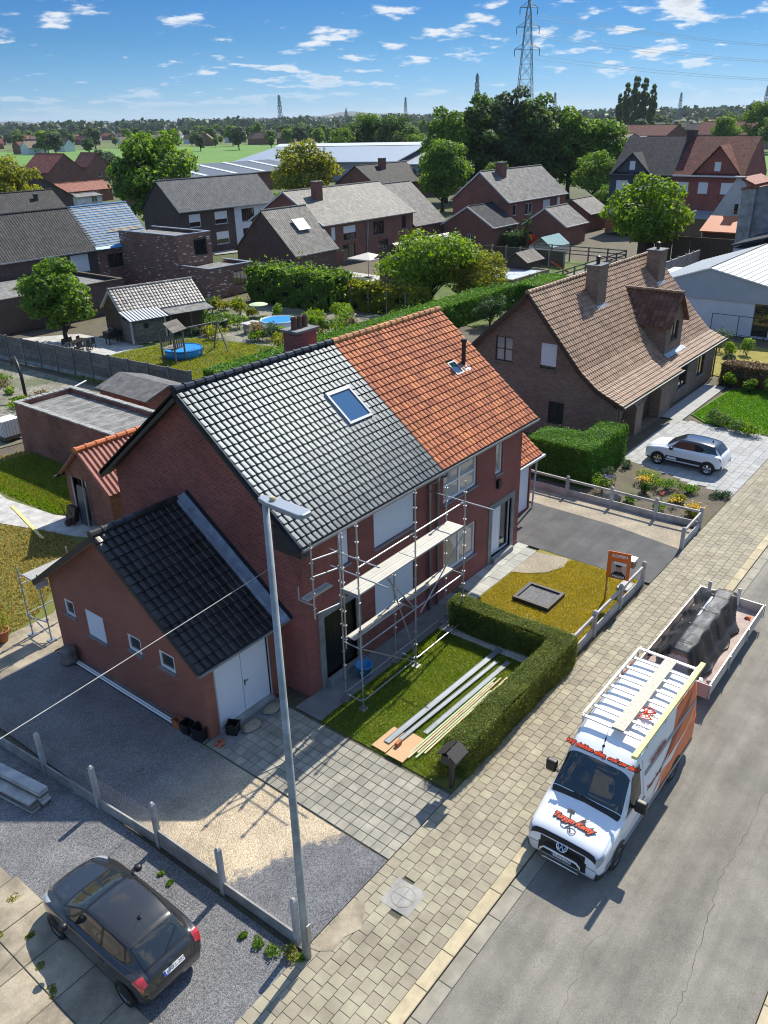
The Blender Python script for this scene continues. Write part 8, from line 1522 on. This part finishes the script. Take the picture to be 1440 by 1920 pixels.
for c_, L_, D_, e_, r_, wl2, rm, lab, rz, ch in [((138, 110), 16, 10, 5.2, 8.6, 'brick_far', 'roof_charcoal', 'brick house with dark tiled roof and white verge behind the double house', 0, [(-1, -1, 1.2, 9.6)]),
        ((176, 122), 12, 9, 4, 7.5, 'brick_far', 'roof_brown', 'brick house with brown roof at the foot of the big trees', .2, [(2, 0, 1, 8.4)]), ((138.5, 230), 14, 11, 5.2, 9.8, 'brick_far', 'roof_red', 'steep brick farmhouse with bright red roof before the green field', R(90), []), ((92.5, 172), 15, 20, 3.4, 9.6, 'brick_dark', 'roof_charcoal', 'broad dark gabled house behind the round yellow-green tree', R(90), []), ((66, 122), 13, 9, 4.4, 8.0, 'brick_dark', 'roof_charcoal', 'grey-tiled house hidden behind the dark-roofed one', 0, [(3, -1.5, .5, 7.6)]),
        ((116, 255), 16, 12, 5, 9.4, 'render_grey', 'roof_brown', 'beige gabled house with brown roof beside the red farmhouse', R(90), []), ((172, 262), 9, 8, 4.4, 8.6, 'brick_far', 'roof_red', 'small brick house with orange-red roof before the green field', R(90), []), ((168, 222), 15, 12, 3.4, 7.0, 'brick_far', 'roof_brown', 'brown hipped-looking roof house right of the red farmhouse', .1, []), ((128, 172), 12, 9, 4.2, 8.6, 'brick_far', 'roof_grey', 'grey-roofed gabled house beside the big maple', R(80), []), ((120, 190), 16, 6, 2.6, 4.4, 'brick_far', 'roof_red', 'long low outbuilding with weathered red roof before the farmhouse', .1, []), ((112, 176), 7, 5, 2.4, 2.9, 'render_white', 'felt_grey', 'small white flat-roofed outbuilding between the left houses', .1, []),
        ((345, 162), 40, 22, 5.5, 9.5, 'render_grey', 'roof_brown', 'large grey barn beyond the pasture on the right', R(75), []), ((400, 175), 34, 14, 4.5, 7.4, 'render_grey', 'roof_grey', 'second low barn behind the large grey barn', R(70), []), ((470, 190), 42, 16, 6, 11, 'brick_far', 'roof_darkred', 'long farm range with dark red roof beyond the barns, left part', R(68), []), ((470, 142), 50, 18, 6, 12, 'brick_tan', 'roof_darkred', 'big farm hall with dark red roof and small rooflights', R(62), []), ((520, 120), 30, 12, 6, 12, 'brick_far', 'roof_darkred', 'farmhouse with dark red roof in front of the purple beech', R(70), []), ((395, 215), 10, 9, 5, 9.5, 'render_white', 'roof_black', 'white gabled house with black roof left of the barns', R(70), []), ((385, 195), 14, 10, 4.6, 9, 'brick_far', 'roof_charcoal', 'brick house with a grey roof between the white gable and the barns', R(72), [])]:
    gable_house('village_house' if D_ < 13 else 'farm_building', lab, c_, rz, L_, D_, e_, r_, wl2, rm, [('f', -L_*.25, 1.0, 1.4, 1.4, .9), ('f', L_*.2, 1.0, 1.6, 1.4, 0, 2)]+([('l', 0, 1.2, 1.4, 1.4, 0)] if D_ < 13 else []), ch, gut=None)
# white gable and concrete-faced house at the right edge
t = thing('white_gable_house', (115, 34, 0), 'white brick gable with a narrow chimney top at the right edge', 'house'); m = MB().wall((112, 0, 0), YP, XN, [(31.5, 0), (36.6, 0), (36.6, 3.0), (33.2, 9.1), (32.5, 9.1), (31.5, 7.6)], [(32.5, 33.0, 4.9, 6.1)], .2); m.wall((0, 36.6, 0), XP, YP, [(112, 0), (119, 0), (119, 3.0), (112, 3.0)]); part('wall', m, 'brick_white', t); part('roof', MB().prism([(111.9, 32.6, 8.9), (111.9, 27, 6.4), (111.9, 27, 6.7), (111.9, 32.6, 9.2)], (8, 0, 0)), 'roof_red', t); part('window', MB().box(112.15, 112.2, 32.5, 33.0, 4.9, 6.1), 'glass_dark', t); part('chimney_cap', MB().box(111.7, 112.6, 32.2, 33.5, 9.1, 9.3), 'concrete_pale', t)
t = thing('concrete_house', (100, 26, 0), 'weathered grey cement gable with a blue-white rendered lower house before it', 'house'); part('wall', MB().wall((98, 0, 0), YP, XN, [(16, 0), (27.9, 0), (27.9, 8.8), (16, 11.9)]).wall((0, 27.9, 0), XP, YP, [(98, 0), (110, 0), (110, 8.8), (98, 8.8)]), 'render_grey', t); part('pier', MB().box(97.7, 98.6, 26.8, 28.2, 0, 9.0), 'concrete', t); part('lower_wall', MB().box(88, 97.6, 12, 25.4, 0, 4.2), 'render_bluegrey', t); part('lower_roof', MB().prism([(87.7, 25.7, 4.3), (87.7, 12, 8.2), (87.7, 12, 8.4), (87.7, 25.7, 4.5)], (9.9, 0, 0)), 'roof_black', t); part('roof', MB().prism([(97.6, 28.3, 8.8), (97.6, 16, 12.0), (97.6, 16, 12.3), (97.6, 28.3, 9.1)], (12.5, 0, 0)), 'roof_red', t)
t = thing('orange_shed', (107.5, 32.4, 0), 'shed with a bright orange sheet roof behind a dark panel fence', 'shed'); part('wall', MB().box(-1.5, 3, -2.1, 2.1, 0, 3.3), 'timber_brown', t, local=True); part('roof', MB().prism([(-1.9, -2.4, 3.35), (1.6, -2.4, 4.8), (1.6, -2.4, 4.95), (-1.9, -2.4, 3.5)], (0, 4.8, 0)), 'ridge_bright', t, local=True)
t = thing('panel_fence', (103.5, 33.2, 0), 'dark panel fence in front of the orange-roofed shed', 'fence')
for k in range(7): part('panel', MB().box(-.05, .05, -7+k*2.2, -7+k*2.2+2.1, 0, 3.0), 'timber_brown', t, local=True)
t = thing('white_wall', (92, 33, 0), 'low whitish concrete panel wall between the lime tree and the cement gable', 'wall')
for k in range(8): part('panel', MB().box(-9+k*2.3, -6.75+k*2.3, -.06, .06, 0, 1.9), 'concrete_pale', t, local=True); part('post', MB().box(-9.02+k*2.3-.06, -9.02+k*2.3+.06, -.09, .09, 0, 2.05), 'concrete_pale', t, local=True)
t = thing('lean_to', (84, 28.5, 0), 'low dark lean-to with pale corrugated sheets beside the white wall', 'shed'); part('wall', MB().box(-3, 3, -2, 2, 0, 2.0), 'timber_brown', t, local=True)
for k in range(6): part('sheet', MB().box(-3.1+k*1.04, -2.1+k*1.04, -2.2, 2.2, 2.02+.02*(k % 2), 2.07+.02*(k % 2)), 'sheet_white', t, local=True)
hedge('shrub_row', [(74, 84, 30.5, 33.5, 2.2)], 'dark row of shrubs behind the brown villa below the white wall', leaf='leaf_dark', dens=160, size=.3, wob=.3)
# ---------------------------------------------------------------- trees
T_ = [('broad', (83.5, 110.0), 1.0, 0, 'leaf_mid', 'tall broad maple towering behind the house under renovation'), ('broad2', (127, 121), .95, 1, 'leaf_yellow', 'big yellow-green tree behind the grey double house'), ('broad2', (84, 155), .85, 3, 'leaf_yellow', 'round yellow-green tree behind the dark-roofed house'), ('broad', (141.5, 97.5), .82, 2, 'leaf_mid', 'bright green tree between the double house and the slate-roofed house'), ('broad2', (101.5, 39.6), .72, 4, 'leaf_lime', 'lush light green tree behind the brown villa'),
      ('giant', (157, 107.5), .78, 0, 'leaf_mid', 'green flank tree of the giant group nearest the bright green tree'), ('giant', (165, 104.5), .88, 1.5, 'leaf_dark', 'dark tree second from the bright green tree in the giant group'), ('giant', (172, 100), .93, 3.0, 'leaf_blue', 'tallest grey-green tree in the middle of the giant group'), ('giant', (173, 93.5), .87, 4.1, 'leaf_dark', 'dark tree just right of the tallest one in the giant group'), ('giant', (176, 88), .76, 5.2, 'leaf_mid', 'lower green tree sloping down the right of the giant group'), ('broad', (178, 82), 1.0, 2.2, 'leaf_mid', 'brighter tree at the right foot of the giant group'), ('broad2', (166, 77), .72, .7, 'leaf_mid', 'lower green tree at the edge of the pasture right of the giant group'), ('broad', (150, 90), .55, .7, 'leaf_mid', 'low green tree under the giant group by the slate-roofed house'), ('broad2', (103, 103.5), .45, 1.7, 'leaf_mid', 'small tree at the gable of the rendered row house'),
      ('willow', (178, 262), .9, 0, 'leaf_blue', 'pale silvery willow beside the red-roofed houses'), ('willow', (196, 272), .8, 1, 'leaf_blue', 'second silvery willow toward the green field'), ('broad2', (150, 200), .35, 1, 'leaf_lime', 'lime bush between the left farm houses'), ('willow', (322, 150), .95, 2, 'leaf_mid', 'round willow before the large grey barn'), ('broad', (420, 118), 1.3, 2.5, 'leaf_mid', 'tall green tree at the right edge beyond the pasture'), ('broad2', (400, 105), 1.15, .5, 'leaf_dark', 'dark green tree at the right edge beside the tall one'), ('broad', (390, 124), .95, 1.1, 'leaf_mid', 'smaller green tree below the tall one at the right edge'), ('broad', (560, 160), 1.35, 1.0, 'leaf_purple', 'dark purple copper beech behind the farm'), ('broad2', (545, 172), 1.2, 3.0, 'leaf_dark', 'dark green tree beside the copper beech'), ('broad2', (150, 66), .4, 2, 'leaf_mid', 'small tree on the pasture behind the slate-roofed house'),
      ('broad2', (270, 64), .5, 2, 'leaf_yellow', 'yellow-green bush right of the tall far pair'), ('broad2', (375, 205), .6, 2, 'leaf_lime', 'bright green tree by the white gabled house'), ('broad2', (370, 180), .55, 2, 'leaf_dark', 'dark round tree before the farm range'), ('broad2', (400, 188), .6, 1, 'leaf_mid', 'green tree before the farm range')]
KW = {'broad': dict(H=16, rad=7.6, nleaf=15000, lsize=.62, seed=31, trunk_h=2.2, clumps=46), 'broad2': dict(H=14.5, rad=8.2, nleaf=14000, lsize=.58, seed=32, trunk_h=1.4, clumps=44), 'giant': dict(H=26, rad=9.0, shape='ovoid', nleaf=19000, lsize=.85, seed=33, trunk_h=2.5, clumps=56), 'willow': dict(H=11, rad=6, nleaf=6000, lsize=.6, seed=34, trunk_h=1.2), 'poplar': dict(H=26, rad=5.0, shape='poplar', nleaf=9000, lsize=1.3, seed=35, trunk_h=1.0, clumps=90), 'far': dict(H=14, rad=6.5, nleaf=2200, lsize=1.5, seed=36, trunk_h=1.0, clumps=22), 'far2': dict(H=18, rad=6, shape='ovoid', nleaf=2200, lsize=1.6, seed=37, trunk_h=1.5, clumps=22)}
for k, (x, y), s, rz, lf, lab in T_: tree(k, (x, y, -.1), lab, leaf=lf, scale=s, rz=rz, **KW[k])
def polar(az, d): return d*math.cos(R(az)), d*math.sin(R(az))
for i, (az, d, s) in enumerate([(21.9, 640, 1.0), (22.4, 650, 1.12), (22.9, 645, 1.15), (23.4, 652, 1.05), (23.8, 640, .85)]): x, y = polar(az, d); tree('poplar', (x, y, -.1), 'tall dark poplar in the tight row beyond the farm roofs', leaf='leaf_dark', scale=s*.7, sz=s*1.38, rz=i, group='poplars beyond the farm', **KW['poplar'])
for i, (az, d, s, lf) in enumerate([(37.5, 330, 1.15, 'leaf_dark'), (38.4, 340, 1.1, 'leaf_dark'), (39.4, 345, 1.2, 'leaf_mid'), (40.2, 340, 1.0, 'leaf_dark'), (41.0, 335, .9, 'leaf_mid'), (36.2, 320, .75, 'leaf_mid')]): x, y = polar(az, d); tree('broad', (x, y, -.1), 'dark tree in the grove behind the big grey hall', leaf=lf, scale=s, rz=i*1.3, group='grove behind the grey hall', **KW['broad'])
# far village: houses and trees scattered between the field and the horizon
rg = random.Random(12); roofs = ['roof_red', 'roof_darkred', 'roof_brown', 'roof_charcoal', 'roof_charcoal', 'roof_brown']; walls = ['brick_far', 'brick_far', 'render_white', 'brick_dark', 'brick_tan']; vil = {}
def far_house(az, d, grp, lab):
    x, y = polar(az, d); i = rg.randrange(6); lab = ('small brick', 'little brick', 'small white', 'dark brick', 'tan brick', 'low brick')[i]+' village house with '+('bright red', 'dark red', 'brown', 'charcoal', 'dark grey', 'dull brown')[i]+' roof among trees '+lab
    if i not in vil:
        vil[i] = gable_house('village_house', lab, (x, y), rg.uniform(0, 3.1), rg.uniform(11, 20), rg.uniform(8, 11), rg.uniform(3.5, 5.5), rg.uniform(7.5, 10), walls[i % 5], roofs[i], [('f', -2, 1.2, 1.6, 1.5, 0), ('f', 2.5, 1.2, 1.6, 1.5, .9)], group=grp, gut=None); return vil[i]
    c = copy_tree(vil[i]); c.location = (x, y, 0); c.rotation_euler = (0, 0, rg.uniform(0, 3.1)); c['label'] = lab; c['group'] = grp; return c
for k in range(80): far_house(rg.uniform(33, 63), rg.uniform(640, 1250), 'village houses beyond the green field', 'beyond the green field')
for k in range(26): far_house(rg.uniform(14, 31), rg.uniform(620, 1300), 'village houses beyond the farm', 'beyond the farm roofs')
def far_lab(q, sc, lf, w): return ('low', 'medium', 'tall')[min(2, int((sc-.5)/.22))]+' '+{'leaf_mid': 'green', 'leaf_dark': 'dark green', 'leaf_blue': 'grey-green', 'leaf_lime': 'lime green'}[lf]+(' round' if q == 'far' else ' slender')+' tree standing '+w
lfs = ['leaf_mid', 'leaf_dark', 'leaf_mid', 'leaf_dark', 'leaf_blue', 'leaf_lime']
for k in range(190):
    az = rg.uniform(32.5, 64); d = rg.uniform(600, 1500); x, y = polar(az, d); q = rg.choice(['far', 'far', 'far2']); lf = rg.choice(lfs); sc = rg.uniform(.5, 1.15); tree(q, (x, y, -.1), far_lab(q, sc, lf, 'between the village houses beyond the green field'), leaf=lf, scale=sc, rz=rg.uniform(0, 6), group='trees beyond the green field', **KW[q])
for k in range(70):
    az = rg.uniform(13, 32.5); d = rg.uniform(560, 1500); x, y = polar(az, d); q = rg.choice(['far', 'far', 'far2']); lf = rg.choice(lfs); sc = rg.uniform(.5, 1.15); tree(q, (x, y, -.1), far_lab(q, sc, lf, 'on the plain beyond the farm roofs'), leaf=lf, scale=sc, rz=rg.uniform(0, 6), group='trees beyond the farm', **KW[q])
# woods that read as one mass, then low hills on the horizon
P = []; N = []; rgn = np.random.default_rng(8)
for k in range(2600):
    d = 1500+5200*rgn.random()**1.3; az = rgn.uniform(8, 70); x, y = polar(az, d); r_ = rgn.uniform(6, 16)*(1+d/6000); p, n = shell_pts((x, y, r_*.55), r_, 26, rgn, .8, .75, -.1); P.append(p); N.append(n)
me = leaf_mesh('distant_wood', np.concatenate(P), 9.0*rgn.uniform(.7, 1.3, sum(len(p) for p in P)), np.concatenate(N), .9); tag(link('distant_wood', me, 'leaf_far'), 'far woods and hedgerows merging into one dark band below the horizon', 'woods', kind='stuff')
mb = MB(); az = np.linspace(2, 78, 150); hz = [30+34*math.sin(a*.21)+20*math.sin(a*.63+1)+9*math.sin(a*1.9) for a in az]; vs = []
for a, h in zip(az, hz):
    for d, z in ((6500, -1), (7800, max(4, h*.8)), (9000, max(6, h+12)), (10500, -1)): x, y = polar(a, d); vs.append((x, y, z))
mb.add(vs, [(i*4+j, i*4+j+1, (i+1)*4+j+1, (i+1)*4+j) for i in range(len(az)-1) for j in range(3)]); struct('hills', mb, 'hill_wood', True)
# ---------------------------------------------------------------- pylons and their lines
mat('pylon_steel', (.16, .19, .21), .6, metal=.3)
def pylon_mesh(H, b, arms, r=.12, n=9, key=0):
    mb = MB(); tops = [V((0, 0, H))]
    def w(z): return b*(1-z/H)**.85*(.5) + .35 if z < H*.96 else .3
    zs = [H*(1-(1-i/n)**1.35) for i in range(n+1)]; zs[-1] = H*.985
    C = [(1, 1), (1, -1), (-1, -1), (-1, 1)]
    for i in range(n):
        z0, z1 = zs[i], zs[i+1]
        for k in range(4):
            c0, c1 = C[k], C[(k+1) % 4]; a = V((c0[0]*w(z0), c0[1]*w(z0), z0)); bb = V((c0[0]*w(z1), c0[1]*w(z1), z1)); c = V((c1[0]*w(z1), c1[1]*w(z1), z1)); d = V((c1[0]*w(z0), c1[1]*w(z0), z0))
            mb.tube([a, bb], r, 4, cap=False); mb.tube([a, c], r*.55, 3, cap=False); mb.tube([d, bb], r*.55, 3, cap=False); mb.tube([bb, c], r*.5, 3, cap=False)
    am = MB(); ins = MB(); ends = []
    for z, L_ in arms:
        for s in (-1, 1):
            e = V((0, s*L_, z)); ends.append(e-V((0, 0, 2.4)))
            for q in (-1, 1): am.tube([(q*w(z), s*w(z), z), e], r*.7, 3, cap=False); am.tube([(q*w(z), s*w(z), z+1.8), e], r*.6, 3, cap=False)
            for k in range(1, 4): t = k/4; am.tube([V((w(z), s*w(z), z)).lerp(e, t), V((w(z), s*w(z), z+1.8)).lerp(e, t)], r*.4, 3, cap=False)
            ins.tube([e, e-V((0, 0, 2.4))], .16, 5)
    return mb, am, ins, ends
def pylon(loc, H, b, arms, label, rz, r=.12, n=9):
    t = thing('power_pylon', loc, label, 'pylon', rz=rz); a, am, ins, ends = pylon_mesh(H, b, arms, r, n); part('tower', a, 'pylon_steel', t, local=True); part('cross_arms', am, 'pylon_steel', t, local=True); part('insulators', ins, 'pylon_steel', t, local=True)
    Mx = Matrix.Translation(loc) @ Matrix.Rotation(rz, 4, 'Z'); return [Mx @ e for e in ends]
x, y = polar(29.55, 372); LA = R(38)
e1 = pylon((x, y, -.2), 58, 8.0, [(54.5, 3.4), (48, 4.4), (40.5, 4.9)], 'tall lattice power pylon rising behind the giant tree group', LA, .15, 12)
x2, y2 = x+math.cos(LA-.0)*-0+430*math.cos(R(-30)), y+430*math.sin(R(-30)); off = V((430*math.cos(R(-22)), 430*math.sin(R(-22)), 0))
for i, e in enumerate(e1):
    f = e+off; pts = [e.lerp(f, k/20)-V((0, 0, 9*4*(k/20)*(1-k/20))) for k in range(21)]; solo('power_line', MB().tube(pts, .05, 4, cap=False), 'plastic_grey', 'thin power line sagging away from the tall pylon to the right', 'power line', group='lines of the tall pylon', base=e)
e2 = pylon((x+off.x, y+off.y, -.2), 58, 8.0, [(54.5, 3.4), (48, 4.4), (40.5, 4.9)], 'next lattice pylon of the line, beyond the right edge', LA, .15, 12)
for az, d, H, lab in ((44.85, 1150, 48, 'slim far pylon standing over the village beyond the green field'), (36.95, 1500, 50, 'small far pylon left of the dark grove'), (32.5, 900, 56, 'far pylon half hidden behind the giant tree group'), (27.7, 1350, 48, 'thin far pylon right of the giant tree group'), (20.3, 1500, 46, 'tiny far pylon right of the poplar row'), (15.6, 1300, 48, 'tiny far pylon near the copper beech')):
    x, y = polar(az, d); pylon((x, y, -.2), H, 6, [(H*.93, 3.5), (H*.82, 4.5), (H*.71, 5.2)], lab, R(az+60), .30, 7)
# church tower and water tower tips on the skyline
x, y = polar(40.7, 2300); t = thing('church', (x, y, 0), 'tiny church spire on the skyline above the village', 'church'); part('tower', MB().box(-4, 4, -4, 4, 0, 24), 'brick_far', t, local=True); part('spire', MB().add([(-4, -4, 24), (4, -4, 24), (4, 4, 24), (-4, 4, 24), (0, 0, 48)], [(0,1,4), (1,2,4), (2,3,4), (3,0,4)]), 'sheet_dark', t, local=True); part('nave', MB().prism([(4, -7, 0), (4, 7, 0), (4, 7, 9), (4, 0, 17), (4, -7, 9)], (30, 0, 0)), 'brick_far', t, local=True)
# ---------------------------------------------------------------- summer haze: one closed box of thin air round everything
hz_ = MB().box(-600, 11500, -3500, 11500, -1.2, 130); o = link('haze', hz_.mesh('haze', None, uv=False)); o['kind'] = 'stuff'; tag(o, 'thin summer haze over the whole plain', 'haze')
m_ = bpy.data.materials.new('haze_air'); m_.use_nodes = True; nt = m_.node_tree; nt.nodes.remove(nt.nodes['Principled BSDF']); pvn = nd(nt, 'ShaderNodeVolumePrincipled'); pvn.inputs['Color'].default_value = (.80, .90, 1.0, 1); pvn.inputs['Density'].default_value = .00005; pvn.inputs['Anisotropy'].default_value = .2
nt.links.new(pvn.outputs[0], nt.nodes['Material Output'].inputs['Volume']); o.data.materials.append(m_)
